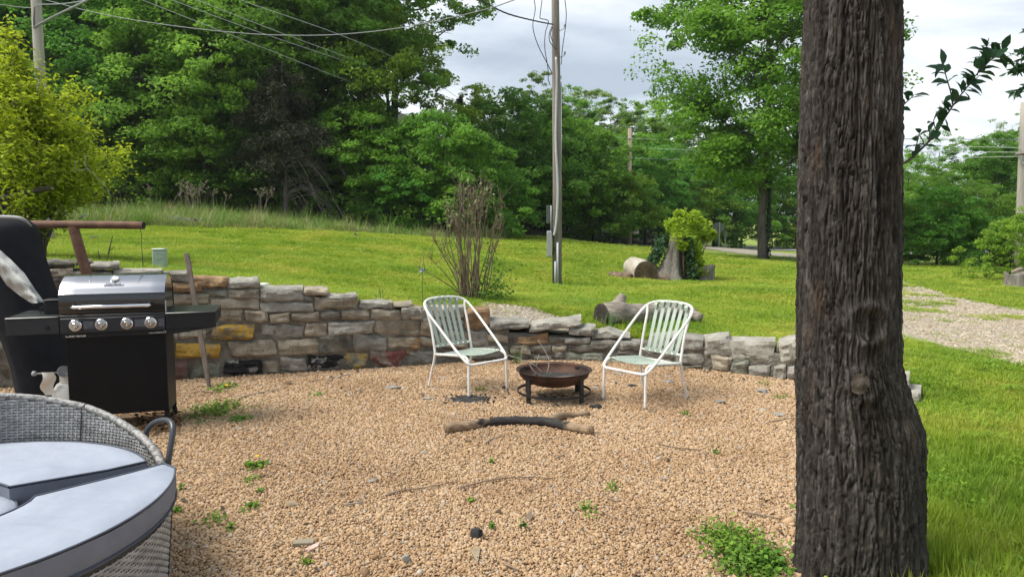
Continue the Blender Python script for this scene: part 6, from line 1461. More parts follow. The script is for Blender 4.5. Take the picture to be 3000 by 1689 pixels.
# ================================================================ YELLOW-GREEN SHRUB BEHIND THE WALL
def forsythia():
    Yc = 8.9; X = X_at(95, Yc); z = gz(X, Yc); t = thing('tall_shrub', 'tall yellow-green arching shrub growing behind the wall and the rusty post', 'shrub', (X, Yc, z))
    r_ = np.random.default_rng(5); b = MB(); pos = []; nr = []; tint = []
    topz = lambda x: np.interp(x, [-1.4, -.6, 0, .25, .4, .6], [2.75, 2.75, 2.62, 2.3, 1.9, 1.2])
    for k in range(120):
        a = r_.uniform(0, 6.28); sp = abs(r_.normal(0, .55))+.1; L = r_.uniform(.5, 1.0)
        ex = math.cos(a)*sp*1.35; ey = math.sin(a)*sp*1.0; ex = max(-1.6, min(.48, ex)); h = float(topz(ex))*r_.uniform(.45, 1.02)
        p0 = np.array((math.cos(a)*.16*r_.random(), math.sin(a)*.14*r_.random(), -.02)); p1 = np.array((ex*.35, ey*.35, h*.55)); p2 = np.array((ex*.8, ey*.8, h*.92)); p3 = np.array((ex*1.12, ey*1.1, h*r_.uniform(.86, 1.02)))
        pts, rr = catmull([p0, p1, p2, p3], [.012, .010, .006, .002], 6); v, f = sweep(pts, rr, 5, True); b.add(v, f)
        for i in range(4, len(pts)):
            fr = i/len(pts); nl = int(3+11*fr)
            for _ in range(nl):
                off = r_.normal(0, .085+.05*fr, 3); pos.append(pts[i]+off); n_ = np.array((off[0]*3, off[1]*3, 1.0))+r_.normal(0, .45, 3); nr.append(n_/np.linalg.norm(n_)); tint.append(np.clip(.12+.6*fr+r_.normal(0, .16), 0, 1))
        for _ in range(9):  # side shoots
            i = r_.integers(8, len(pts)-1); q = pts[i]; d = np.array((r_.normal(ex*.3, .3), r_.normal(0, .3), r_.uniform(.05, .4))); L2 = r_.uniform(.12, .36); e_ = q+d/np.linalg.norm(d)*L2; b.tube([q, e_], [.004, .0015], 4)
            for w in np.linspace(.2, 1.05, 9):
                for _ in range(2):
                    off = r_.normal(0, .03, 3); pp = q*(1-w)+e_*w+off; pos.append(pp); n_ = np.array((0, 0, 1.0))+r_.normal(0, .5, 3); nr.append(n_/np.linalg.norm(n_)); tint.append(np.clip(.32+.45*w+r_.normal(0, .16), 0, 1))
    put('stems', _m(b, 'stems'), mat('shrub_stem', [(0.3, (.05, .038, .025)), (0.7, (.13, .10, .065))], rough=.9, scale=12), t)
    pos = np.array(pos); nr = np.array(nr); tint = np.array(tint); keep = pos[:, 2] > .12; n_ = int(keep.sum())
    put('foliage', leaves_mesh('foliage', pos[keep], nr[keep], r_.uniform(.045, .085, n_), .42, tint[keep], r_, .12), leaf_mat('forsythia_leaf', (.13, .24, .018), (.54, .68, .035), .55, 0.0), t)
    # thick dead limb across it
    b = MB(); b.tube([P(-60, 590, 8.1), P(20, 580, 8.1), P(95, 560, 8.15), P(155, 550, 8.2)], [.038, .036, .03, .026], 8, True, smooth=4); obj('dead_limb', b, mat('dead_limb_bark', [(0.3, (.03, .024, .018)), (0.7, (.08, .065, .05))], rough=.95, scale=20), t, smooth=True)
    b = MB(); b.tube([P(222, 470, 8.6), P(222, 500, 8.6), P(255, 495, 8.6), P(262, 498, 8.6)], [.006, .006, .005, .003], 5, smooth=3); b.tube([P(250, 455, 8.6), P(252, 488, 8.6), P(285, 520, 8.6), P(315, 555, 8.6), P(322, 575, 8.6)], [.006, .005, .004, .003, .002], 5, smooth=3); b.tube([P(145, 640, 8.3), P(122, 662, 8.25)], [.018, .02], 6); b.tube([P(232, 640, 8.4), P(250, 628, 8.4)], [.012, .014], 6); b.tube([P(262, 694, 8.3), P(290, 692, 8.3)], [.009, .006], 6)
    obj('dead_twigs', b, M_driftwood, t, smooth=True)
forsythia()
for k, (x0, y0, x1_, y1_) in enumerate(((290, 772, 287, 735), (306, 770, 330, 690))):
    b = MB(); p0 = P(x0, y0, 8.0); p1 = P(x1_, y1_, 8.0); b.tube([p0 - np.array((0, 0, .1)), p0*.5+p1*.5+np.array((.01, 0, 0)), p1], [.008, .007, .004], 6, smooth=3); b.tube([p0*.6+p1*.4, p0*.4+p1*.6+np.array((.06, 0, .0))], [.004, .002], 4)
    o = obj('bare_sapling', b, MATS['shrub_stem']); tag(o, 'bare dark sapling stem standing in the grass behind the wall', 'sapling', 'bare saplings behind the wall')

# ================================================================ BARE SHRUB IN THE LAWN
def bare_shrub():
    Yc = 9.4; q = P(1385, 876, Yc); z = gz(q[0], Yc); t = thing('bare_shrub', 'fan of bare reddish-brown stems with few leaves growing in the lawn', 'shrub', (q[0], Yc, z))
    r_ = np.random.default_rng(9); b = MB(); pos = []
    for k in range(46):
        # ends on a fan between the left low spray and the right edge
        ex = r_.normal(-.04, .29); ex = np.clip(ex, -.60, .40); h = np.interp(ex, [-.62, -.3, 0, .25, .40], [.8, 1.45, 1.75, 1.6, 1.35])*r_.uniform(.62, 1.03); ey = r_.normal(0, .25)
        bx = ex*.22 + r_.normal(0, .06); by = r_.normal(0, .08)
        if k < 3: ex, h = (-.70+.08*k), (.45+.16*k); bx = -.1
        p = [np.array((bx, by, -.02)), np.array((bx+(ex-bx)*.25, by+ey*.2, h*.32)), np.array((bx+(ex-bx)*.62, by+ey*.6, h*.68)), np.array((ex, by+ey, h))]
        for q_ in p[1:3]: q_[:2] += r_.normal(0, .022, 2)
        b.tube(p, [.0085, .0075, .005, .0018], 5, True, smooth=4)
        for _ in range(6):
            w = r_.uniform(.5, .97); s_ = p[1]*(1-w)+p[3]*w if w < .5 else p[2]*(1-(w-.5)*2)+p[3]*((w-.5)*2); e_ = s_+np.array((r_.normal(0, .08), r_.normal(0, .08), r_.uniform(.08, .28))); b.tube([s_, s_*.5+e_*.5+r_.normal(0, .01, 3), e_], [.0035, .0025, .001], 4, True)
            for _ in range(4 if e_[2] > 1.1 else 1):
                if r_.random() < .3: pos.append(s_*(1-(u_ := r_.uniform(.3, 1.1)))+e_*u_+r_.normal(0, .025, 3))
    put('stems', _m(b, 'stems'), mat('red_brown_stem', [(0.3, (.09, .065, .042)), (0.6, (.19, .14, .095)), (0.8, (.30, .24, .18))], rough=.85, scale=9), t)
    pos = np.array(pos); n_ = len(pos); nr = r_.normal(0, .6, (n_, 3)); nr[:, 2] += 1; nr /= np.linalg.norm(nr, axis=1, keepdims=True)
    put('buds', leaves_mesh('buds', pos, nr, r_.uniform(.03, .06, n_), .4, r_.random(n_), r_, .1), leaf_mat('pale_bud', (.13, .18, .05), (.36, .38, .20), .3), t)
    n_ = 420; a = r_.uniform(-1, 2.2, n_); pos = np.stack([.28+.16*r_.normal(0, 1, n_)*.8, -.05+r_.normal(0, .15, n_), np.abs(r_.normal(0, .22, n_))+.03], 1); nr = r_.normal(0, .5, (n_, 3)); nr[:, 2] += 1; nr /= np.linalg.norm(nr, axis=1, keepdims=True)
    put('leaves', leaves_mesh('leaves', pos, nr, r_.uniform(.035, .07, n_), .6, r_.random(n_), r_, .1), leaf_mat('shrub_foot_leaf', (.05, .13, .02), (.16, .28, .05), .35), t)
bare_shrub()
# iris in flower and iris blades behind the wall
q = P(1240, 872, 8.3); zb = gz(q[0], q[1]); ir = thing('iris_flower', 'single purple iris on a tall thin stem beside the bare shrub', 'flower', (q[0], 8.3, zb))
tp_ = P(1237, 793, 8.3); b = MB(); b.tube([(q[0], 8.3, zb-.03), (q[0]-.01, 8.3, zb+.15), tuple(tp_)], [.006, .005, .004], 6, smooth=3); obj('stem', b, plain('iris_stem', (.09, .16, .04), .6), ir)
V_, F_, T_ = [], [], []
for k in range(6):
    a = k*1.047; leaf_shape(V_, F_, T_, tp_, np.array((math.cos(a)*.8, math.sin(a)*.8, .9 if k % 2 else -.15)), np.array((-math.cos(a), -math.sin(a), 1.0)), .05, .036, .5)
b = MB(); b.add(V_, F_); obj('petals', b, mat('iris_purple', [(0.4, (.26, .20, .52)), (0.7, (.50, .44, .70))], rough=.6, scale=40), ir)
for k, (px, py, n_) in enumerate(((1110, 874, 6), (942, 858, 4))):
    Y = 8.0; q = P(px, py, Y); q[2] = gz(q[0], Y); rd = random.Random(k); V_ = []; F_ = []
    for _ in range(n_): blade(V_, F_, rd.gauss(0, .03), rd.gauss(0, .02), rd.uniform(.10, .26), .017, rd.uniform(.01, .09), rd.choice((0, 3.14))+rd.gauss(0, .4))
    me = bpy.data.meshes.new('iris_plant'); me.from_pydata(V_, [], F_); o = put('iris_plant', me, plain('iris_leaf', (.10, .22, .04), .5)); o.location = tuple(q); tag(o, 'upright sword-shaped iris leaves growing just behind the stone wall', 'plant', 'iris leaves behind the wall')
# ================================================================ LOGS AND STUMPS
M_logw = mat('grey_log_wood', [(0.28, (.10, .085, .07)), (0.45, (.22, .185, .15)), (0.6, (.34, .30, .255)), (0.8, (.46, .42, .37))], rough=.9, scale=5, detail=9, stretch=(.5, 2.5, 2.5), bump=.8, bscale=22, dist=.015)
M_logend = mat('dark_rotten_wood', [(0.3, (.012, .010, .008)), (0.7, (.055, .045, .035))], rough=.95, scale=10, detail=8, bump=.8, bscale=30, dist=.02)
M_stumpw = mat('grey_stump_wood', [(0.3, (.10, .088, .072)), (0.55, (.22, .20, .17)), (0.8, (.33, .30, .265))], rough=.92, scale=3.5, detail=9, stretch=(2.2, 2.2, .5), bump=.9, bscale=12, dist=.04)
# hollow log with a branch stub, just behind the wall
Yl = 8.55
pA = P(1762, 924, Yl-.15); pB = P(1990, 912, Yl+.25)
z0 = gz(pA[0], pA[1]); lg = thing('hollow_log', 'grey fallen log with dark hollow end and upright branch stub behind the wall', 'log', ((pA[0]+pB[0])/2, Yl, z0))
b = MB(); zc = z0+.115
pts = [(pA[0], pA[1], zc), (pA[0]+.10, pA[1]+.05, zc+.01), (pA[0]+.28, pA[1]+.14, zc+.01), (pA[0]+.5, pA[1]+.24, zc-.01), (pB[0], pB[1]+.05, zc-.03), (pB[0]+.22, pB[1]+.12, zc-.06)]
rough_tube(b, pts, [.132, .135, .145, .125, .105, .085], 20, 6, .13, 3, 6); body = obj('log_body', b, M_logw, lg, smooth=True)
b = MB(); disc_on(b, np.array(pts[0]) - np.array((.004, .002, 0)), np.array((-.89, -.45, 0)), .13, .01, 24, [(.148, -.01), (.142, .014), (.10, .006), (.05, .003), (.001, .002)]); obj('cut_end', b, M_logend, body, True)
b = MB(); s0 = np.array(pts[2]) + np.array((-.06, 0, .02)); tip = P(1826, 862, Yl+.0); rough_tube(b, [s0, s0*.5+tip*.5+np.array((-.03, 0, -.02)), tip*.85+s0*.15+np.array((0, 0, .01)), tip], [.14, .085, .050, .044], 14, 5, .12, 8, 9); obj('branch_stub', b, M_logw, lg, smooth=True)
b = MB(); pC = P(1975, 905, Yl+.25); pD = P(2052, 932, Yl+.05); rough_tube(b, [P(1940, 893, Yl+.3), pC, P(2020, 917, Yl+.15), pD], [.05, .075, .065, .06], 12, 4, .15, 4, 8); obj('broken_limb', b, M_logw, lg, smooth=True)
M_tallg = plain('tall_blade_green', (.13, .26, .05), .5)
for k, (px, py, h, n_) in enumerate(((1765, 962, .22, 10), (1790, 966, .26, 12), (1850, 968, .2, 14), (1900, 962, .24, 14), (1950, 960, .2, 12), (2010, 958, .17, 12), (1735, 965, .14, 10), (1930, 972, .2, 12))):
    p = P(px, py, 8.2); o = grass_clump(px, py, n_, h, .006, 'tuft of uncut grass growing against the hollow log', 40+k, 'tall_grass_tuft', .35, M_tallg, None, 8.2, 'uncut tufts round the hollow log'); o.location.z = gz(o.location.x, o.location.y)
# ivy-clad stump with new shoots
Ys = 16.5; qs = P(1965, 822, Ys); zs_ = gz(qs[0], Ys)
st = thing('ivy_stump', 'tall broken stump with flared roots wrapped in dark ivy', 'stump', (qs[0], Ys, zs_))
b = MB(); V = []
def spx(px): return X_at(px, Ys)
prof = [(828, 1890, 2020), (815, 1904, 2010), (800, 1922, 2001), (775, 1938, 1997), (745, 1950, 1998), (715, 1958, 1999), (700, 1960, 2002), (692, 1965, 1996)]
for y, xa, xb in prof:
    row = []
    for k in range(33):
        a = 2*math.pi*(k % 32)/32; cx, hw = (spx(xa)+spx(xb))/2, (spx(xb)-spx(xa))/2
        fl = 1 + (.16*math.sin(a*5+1)+.1*math.sin(a*3))*(y-690)/140 + .08*mnoise.noise(Vector((math.cos(a)*3, math.sin(a)*3, y*.05)))
        row.append((cx+hw*fl*math.cos(a), Ys+hw*.85*fl*math.sin(a), P(0, y, Ys)[2] + (.06*math.sin(a*2+1) if y < 695 else 0) - (.1 if y > 825 else 0)))
    V.append(row)
b.grid(V); o_ = len(b.v); b.v += V[-1][:-1]; b.f.append(tuple(range(o_, o_+32))); obj('stump_wood', b, M_stumpw, st, smooth=True)
r_ = np.random.default_rng(22); L = []
for k in range(3800):
    y = r_.uniform(690, 826); side_ = r_.random()
    if side_ < .5: x = np.interp(y, [690, 745, 800, 826], [1955, 1930, 1900, 1888]) + r_.normal(0, 7); Yo = r_.normal(.25, .18)
    else: x = np.interp(y, [690, 745, 800, 826], [2004, 2010, 2020, 2030]) + r_.normal(0, 8)*(.6+.5*(y-690)/136); Yo = r_.normal(-.1, .2)
    p = P(x, y, Ys); L.append((p[0], Ys+Yo, max(zs_+.02, p[2])))
pos = np.array(L); nr = r_.normal(0, .5, (len(L), 3)) + np.array((0, -.7, .5)); nr /= np.linalg.norm(nr, axis=1, keepdims=True)
put('ivy', leaves_mesh('ivy', pos-np.array(st.location), nr, r_.uniform(.05, .09, len(L)), .85, r_.random(len(L)), r_, .1), M_ivy, st)
L = []; C = [(P(x, y, Ys)[0], Ys+r_.normal(-.1, .25), P(x, y, Ys)[2], s_) for x, y, s_ in ((2000, 640, .30), (2030, 650, .28), (1975, 660, .24), (2050, 670, .30), (2015, 680, .34), (1990, 690, .3), (2070, 690, .16), (2040, 700, .28), (2020, 720, .26), (2030, 745, .2), (1985, 625, .12), (2035, 628, .12), (1990, 720, .14), (2030, 770, .22), (2045, 790, .18), (2080, 683, .10))]
for cx, cy, cz_, s_ in C:
    for _ in range(210): d = r_.normal(0, 1, 3); d = d/np.linalg.norm(d)*r_.random()**.4*s_; L.append((cx+d[0], cy+d[1], cz_+d[2]*.8))
pos = np.array(L); nr = r_.normal(0, .5, (len(L), 3)) + np.array((0, -.1, .8)); nr /= np.linalg.norm(nr, axis=1, keepdims=True)
shoots = thing('sapling', 'bright yellow-green young shoots sprouting from the ivy-clad stump', 'sapling', (spx(2005), Ys-.05, zs_))
put('foliage', leaves_mesh('foliage', pos-np.array(shoots.location), nr, r_.uniform(.07, .13, len(L)), .5, r_.random(len(L)), r_, .12), leaf_mat('fresh_leaf', (.19, .35, .025), (.42, .58, .04), .52, 0), shoots)
b = MB()
for cx, cy, cz_, s_ in C: b.tube([(spx(2005), Ys-.05, zs_), (spx(2005)*.4+cx*.6, (Ys-.05)*.4+cy*.6, zs_+.55*(cz_-zs_)), (cx, cy, cz_)], [.02, .014, .006], 5, smooth=3)
obj('stems', b, M_branch, shoots, smooth=True)
# tilted sawn log
pA, pB = P(1892, 806, 16.0), P(1855, 782, 16.9); tl = thing('sawn_log', 'pale barkless log section lying tilted beside the ivy-clad stump', 'log', ((pA[0]+pB[0])/2, 16.4, gz((pA[0]+pB[0])/2, 16.4)))
b = MB(); zA = gz(pA[0], pA[1]); pA[2] = zA+.17; rough_tube(b, [pA, pA*.5+pB*.5, pB], [.27, .265, .25], 20, 5, .06, 7, 4); lgw = obj('log_body', b, mat('pale_log_wood', [(0.3, (.26, .23, .185)), (0.55, (.42, .38, .315)), (0.8, (.52, .48, .42))], rough=.85, scale=4, detail=8, stretch=(3, .6, 2), bump=.4, bscale=18, dist=.01), tl, smooth='auto')
nA = (pA-pB)/np.linalg.norm(pA-pB); b = MB(); disc_on(b, pA, nA, .27, .01, 24, [(.275, .004), (.24, .012), (.12, .006), (.001, .0)]); obj('cut_end', b, mat('brown_cut_wood', [(0.3, (.05, .035, .02)), (0.7, (.17, .12, .07))], rough=.95, scale=8, detail=8), lgw, True)
for k, (px, py, s_) in enumerate(((1810, 822, .22), (1825, 800, .2), (1938, 820, .22), (1800, 828, .15))):
    p = P(px, py, 16.2); b = MB(); rock_blob(b, (p[0], 16.2, gz(p[0], 16.2)+.05), s_, s_*.6, .09, 30+k, 9, 5, .35); o = obj('bark_slab', b, mat('bark_debris', [(0.3, (.12, .08, .055)), (0.7, (.32, .23, .165))], rough=.95, scale=7, detail=8, rnd=.2), None, 'auto'); tag(o, 'rough slab of broken bark lying by the tilted log', 'bark', 'bark slabs by the tilted log')
# short block stump
q = P(2063, 825, 16.3); b = MB(); V = []
zq = gz(q[0], 16.3)
for z, s_ in ((-.08, 1.0), (.05, .96), (.15, .9), (.25, .92), (.35, 1.0), (.365, .97)):
    V.append([(q[0]+(.255*s_)*math.cos(a)*(1+.12*mnoise.noise(Vector((math.cos(a)*2, math.sin(a)*2, z*4)))), 16.3+.22*s_*math.sin(a), zq+z+(.03*math.cos(a) if z > .3 else 0)) for a in np.linspace(0, 2*math.pi, 27)])
b.grid(V); o_ = len(b.v); b.v += V[-1][:-1]; b.f.append(tuple(range(o_, o_+26))); o = obj('short_stump', b, M_stumpw, None, 'auto'); tag(o, 'short knobbly grey stump block beside the ivy-clad stump', 'stump')
# stumps by the roadside pole
for k, (px, py, Y, r0, h, lab) in enumerate(((2990, 840, 16.1, .34, .31, 'hollow dark tree stump with torn bark on the lawn near the roadside pole'), (2977, 796, 19.5, .27, .20, 'low sawn stump with an orange cut face at the roadside pole'))):
    q = P(px, py, Y); z = gz(q[0], Y); b = MB(); V = []
    for zz, s_ in ((-.06, 1.12), (.04, 1.02), (h*.5, .95), (h, 1.0), (h-.02, .86), (h*.5, .74), (h*.3, .3)):
        V.append([(q[0]+r0*s_*math.cos(a)*(1+.1*mnoise.noise(Vector((math.cos(a)*3, math.sin(a)*3, zz*5+k)))), Y+r0*s_*math.sin(a), z+zz+(.05*math.sin(3*a) if 2 <= V.__len__() <= 4 else 0)) for a in np.linspace(0, 2*math.pi, 29)])
    b.grid(V); o = obj('hollow_stump' if k == 0 else 'low_stump', b, M_stumpw if k == 0 else mat('sawn_stump', [(0.35, (.14, .12, .10)), (0.55, (.26, .22, .18)), (0.75, (.42, .30, .18))], rough=.9, scale=3, detail=8), None, 'auto'); tag(o, lab, 'stump')
# rubble heap in the meadow
rp = thing('rubble_pile', 'low heap of dark grey broken rock in the meadow', 'rock pile', tuple(P(530, 668, 18.6)))
rp.location.z = gz(rp.location.x, rp.location.y)
for k in range(9):
    p = P(490+k*11+random.uniform(-6, 6), 662, 18.6+random.uniform(-.25, .25)); b = MB(); rock_blob(b, (p[0], p[1], gz(p[0], p[1])+.08+.03*(k % 3)), random.uniform(.14, .24), random.uniform(.1, .18), random.uniform(.07, .12), 300+k, 8, 5, .4, random.uniform(0, 3)); obj('rock', b, mat('dark_rubble', [(0.3, (.045, .043, .04)), (0.7, (.13, .125, .12))], rough=.95, scale=6, detail=8), rp, 'auto')
# tall dead stalks in the meadow
M_stalk = mat('dead_stalk', [(0.3, (.16, .12, .085)), (0.7, (.30, .24, .18))], rough=.95, scale=9)
rd = random.Random(17)
for k in range(18):
    px = rd.choice((rd.uniform(540, 600), rd.uniform(700, 790), rd.uniform(430, 900))); Y = rd.uniform(22, 25.5); X = X_at(px, Y); z = gz(X, Y); h = rd.uniform(.7, 1.15); b = MB(); t = thing('dead_weed', 'tall dry brown weed stalk with seed heads in the meadow', 'weed', (X, Y, z), group='dry stalks in the meadow')
    b.tube([(X, Y, z-.05), (X+rd.gauss(0, .05), Y, z+h*.6), (X+rd.gauss(0, .1), Y, z+h)], [.012, .009, .005], 4, smooth=2); tip = b.v[-1]; top = np.array((b.v[-1][0], b.v[-1][1], z+h))
    for _ in range(6):
        e_ = top+np.array((rd.gauss(0, .10), rd.gauss(0, .08), rd.uniform(-.05, .14))); b.tube([top-np.array((0, 0, .15)), e_], [.005, .003], 3); rock_blob(b, tuple(e_), .025, .025, .02, k, 5, 3, .2)
    obj('stalk', b, M_stalk, t)

# ================================================================ POLES AND WIRES
M_pole = mat('pole_wood', [(0.3, (.12, .10, .085)), (0.55, (.22, .19, .165)), (0.8, (.33, .295, .26))], rough=.9, scale=4, detail=9, stretch=(4, 4, .25), bump=.5, bscale=18, dist=.01)
M_polel = mat('pale_pole_wood', [(0.3, (.26, .235, .20)), (0.55, (.40, .37, .325)), (0.8, (.50, .47, .42))], rough=.9, scale=4, detail=9, stretch=(4, 4, .25), bump=.4, bscale=18, dist=.01)
M_polet = mat('tan_pole_wood', [(0.3, (.32, .25, .18)), (0.8, (.50, .41, .31))], rough=.9, scale=4, detail=9, stretch=(4, 4, .25))
M_pvc = plain('conduit_grey', (.46, .48, .49), .45)
M_metal = plain('galvanised', (.36, .38, .38), .45, .6)
M_cable = plain('cable_black', (.030, .030, .033), .55)
M_cableg = plain('cable_grey', (.20, .21, .215), .5)
Yp_ = 14.0; base = P(1632, 839, Yp_); zb = gz(base[0], Yp_); base[2] = zb
up_ = thing('utility_pole', 'brown wooden utility pole with grey conduits and meter box standing in the lawn', 'utility pole', base)
b = MB(); b.tube([(base[0]+.0, Yp_, zb-.3), (base[0]-.005, Yp_, zb+2), tuple(P(1627, 0, Yp_)), tuple(P(1626, -420, Yp_))], [.095, .090, .072, .064], 20, True); obj('pole', b, M_pole, up_, smooth=True)
def pz_(px, py, d=-.10): return P(px, py, Yp_+d)
b = MB(); b.tube([pz_(1629, 168), pz_(1631, 230), pz_(1628, 375), pz_(1629, 440), pz_(1634, 540), pz_(1632, 620), pz_(1627, 672), pz_(1622, 690)], .022, 10, smooth=5); obj('conduit', b, M_pvc, up_, smooth=True)
for px, py in ((1633.5, 710), (1627, 765)):
    b = MB(); b.tube([pz_(px, py, -.115), pz_(px, 842, -.115)], .020, 10); obj('conduit', b, M_pvc, up_, smooth=True)
b = MB(); b.tube([pz_(1644, 240, -.02), pz_(1643.5, 838, -.02)], .011, 8); obj('conduit', b, M_pvc, up_, smooth=True)
c0, c1 = P(1602, 752, Yp_-.05), P(1616, 676, Yp_-.05); b = MB(); b.box(c0[0], c1[0], Yp_-.12, Yp_+.04, c0[2], c1[2], .012); mb_ = obj('meter_box', b, mat('box_grey', [(0.3, (.30, .31, .30)), (0.7, (.38, .39, .38))], rough=.5, scale=5), up_)
b = MB(); b.box(c0[0]-.004, c1[0]+.004, Yp_-.126, Yp_-.121, c0[2]+.02, c1[2]-.05, .002); obj('meter_cover', b, MATS['box_grey'], mb_)
c0, c1 = P(1601, 655, Yp_+.1), P(1614, 602, Yp_+.1); b = MB(); b.box(c0[0], c1[0], Yp_+.03, Yp_+.13, c0[2], c1[2], .01); obj('switch_box', b, plain('dark_green_box', (.07, .09, .08), .5), up_)
b = MB(); b.tube([P(1614.5, 602, Yp_), P(1614.5, 676, Yp_)], .010, 8); obj('riser', b, M_pvc, up_, True)
b = MB()
for py in (697, 745): b.tube([P(1612, py, Yp_-.05), P(1624, py-6, Yp_-.06), P(1626, py-20, Yp_-.08)], .012, 6, smooth=3)
obj('cable_elbow', b, M_cable, up_, True)
for py in (76, 155):
    b = MB(); b.tube([P(1630, py+14, Yp_), P(1645, py+12, Yp_-.05), P(1657, py+3, Yp_-.08)], .009, 6, smooth=3); b.box(P(1655, 0, Yp_)[0]-.02, P(1655, 0, Yp_)[0]+.02, Yp_-.1, Yp_-.06, P(0, py+7, Yp_)[2], P(0, py-1, Yp_)[2], .006); obj('insulator_bracket', b, M_metal, up_)
for L in ([(1565, 0), (1568, 30), (1561, 78), (1575, 130), (1600, 180), (1613, 205), (1618, 218)], [(1588, 0), (1583, 40), (1583, 54), (1600, 58), (1607, 66), (1598, 95), (1596, 140), (1603, 185), (1607, 215)], [(1655, 0), (1659, 40), (1656, 85), (1648, 140), (1644, 190)], [(1617, 78), (1610, 95), (1609, 115), (1614, 128), (1630, 145)], [(1619, 80), (1613, 100), (1619, 122)], [(1617, 215), (1608, 220), (1606, 232), (1612, 250)]):
    b = MB(); b.tube([P(x, y, Yp_-.14) for x, y in L], .0085, 6, smooth=4); obj('loose_cable', b, M_cable, up_, smooth=True)
b = MB(); b.lathe([(.11, 0), (.20, .012), (.34, .02), (.42, .0)], 24, (base[0], Yp_, zb)); obj('dead_grass_ring', b, mat('dry_thatch', [(0.3, (.20, .17, .09)), (0.7, (.34, .29, .17))], rough=.95, scale=30), up_)
# left pole behind the shrub
Y2 = 13.0; bx = P(143, 700, Y2); zb2 = gz(bx[0], Y2); lp = thing('utility_pole', 'pale weathered pole rising behind the yellow-green shrub', 'utility pole', (bx[0], Y2, zb2))
b = MB(); b.tube([(bx[0]+.01, Y2, zb2-.3), tuple(P(134, 550, Y2)), tuple(P(106, 0, Y2)), tuple(P(92, -260, Y2))], [.092, .09, .085, .08], 16, True); obj('pole', b, M_polel, lp, smooth=True)
b = MB(); b.tube([P(97, 82, Y2-.1), P(122, 68, Y2-.12), P(180, 38, Y2-.4), P(255, 2, Y2-1.2), P(400, -80, Y2-3)], [.012, .022, .022, .022, .022], 8, smooth=3); obj('guy_cable', b, M_cableg, lp, True)
b = MB(); b.tube([P(100, 20, Y2-.1), P(99, 60, Y2-.1), P(100, 80, Y2-.1)], .01, 6); obj('drop_cable', b, M_cable, lp, True)
# far pole
Y3 = 38; q = P(1845, 716, Y3); z3 = gz(q[0], Y3); fp = thing('utility_pole', 'slim tan utility pole with small crossarm at the edge of the far trees', 'utility pole', (q[0], Y3, z3))
b = MB(); b.tube([(q[0], Y3, z3-.2), tuple(P(1845, 376, Y3))], [.13, .10], 12); obj('pole', b, M_polet, fp, True)
for py in (405, 432, 462): b = MB(); b.tube([P(1838, py, Y3-.1), P(1853, py+1, Y3-.1)], .03, 6); obj('insulator', b, plain('insulator_grey', (.45, .46, .46), .4), fp, True)
# dark vine-clad pole at the wood's end
Y4 = 36; q = P(1348, 700, Y4); z4 = gz(q[0], Y4); vp = thing('utility_pole', 'dark vine-covered pole at the end of the wooded slope', 'utility pole', (q[0], Y4, z4))
b = MB(); b.tube([(q[0], Y4, z4-.2), tuple(P(1348, 500, Y4)), tuple(P(1350, 285, Y4))], [.13, .12, .11], 10); obj('pole', b, mat('vine_dark_wood', [(0.3, (.012, .012, .009)), (0.7, (.035, .035, .025))], rough=.95, scale=5), vp, True)
r_ = np.random.default_rng(2); n_ = 900; y = r_.uniform(290, 480, n_); pos = np.array([P(1348+r_.normal(0, 4), yy, Y4-.1+r_.normal(0, .1)) for yy in y]); nr = r_.normal(0, 1, (n_, 3)); nr /= np.linalg.norm(nr, axis=1, keepdims=True)
put('vine', leaves_mesh('vine', pos-np.array(vp.location), nr, r_.uniform(.1, .2, n_), .7, r_.random(n_), r_, .1), M_ivy, vp)
# roadside pole with crossarm
Y5 = 21.5; q = P(2985, 800, Y5); z5 = gz(q[0], Y5); rp_ = thing('utility_pole', 'grey roadside pole with braced crossarm beyond the stumps', 'utility pole', (q[0], Y5, z5))
b = MB(); b.tube([(q[0], Y5, z5-.2), tuple(P(2990, 640, Y5)), tuple(P(2999, 380, Y5)), tuple(P(3003, 300, Y5))], [.135, .125, .11, .105], 14); obj('pole', b, M_polel, rp_, True)
b = MB(); b.tube([P(2975, 452, Y5-.15), P(3034, 444, Y5-.15)], .05, 4); obj('crossarm', b, M_pole, rp_)
b = MB(); b.tube([P(2982, 453, Y5-.15), P(2997, 480, Y5-.15)], .025, 4); b.tube([P(3018, 450, Y5-.15), P(2999, 480, Y5-.15)], .025, 4); obj('brace', b, M_pvc, rp_)
# overhead lines
def wire(L, r, label, group=None, m=None, sm=6):
    b = MB(); b.tube([P(*p) for p in L], r, 6, True, smooth=sm); o = obj('overhead_wire', b, m or M_cableg, None, smooth=True); tag(o, label, 'wire', group); return o
wire([(108, -6, 13.0), (300, 42, 12.4), (500, 75, 11.8), (700, 97, 11.2), (850, 104, 10.8), (1000, 101, 10.4), (1180, 81, 10), (1400, 34, 9.5), (1512, -2, 9.2), (1800, -110, 8.6)], .0065, 'sagging service cable strung from the pale pole across the wood')
def twist(L, r, k, label):
    pts, _ = catmull([P(*p) for p in L], [0]*len(L), 14); b = MB()
    for ph in (0, 2.09, 4.19):
        b.tube([p + r*1.05*np.array((0, math.cos(i*k+ph), math.sin(i*k+ph))) for i, p in enumerate(pts)], r, 5)
    o = obj('overhead_wire', b, M_cable, None, smooth=True); tag(o, label, 'wire'); return o
twist([(1330, -40, 9.5), (1405, -2, 10.4), (1480, 38, 11.4), (1560, 60, 12.8), (1620, 72, 13.92)], .007, .8, 'thick twisted service cable running down to the centre pole')
GWi = 'power lines over the wooded slope'
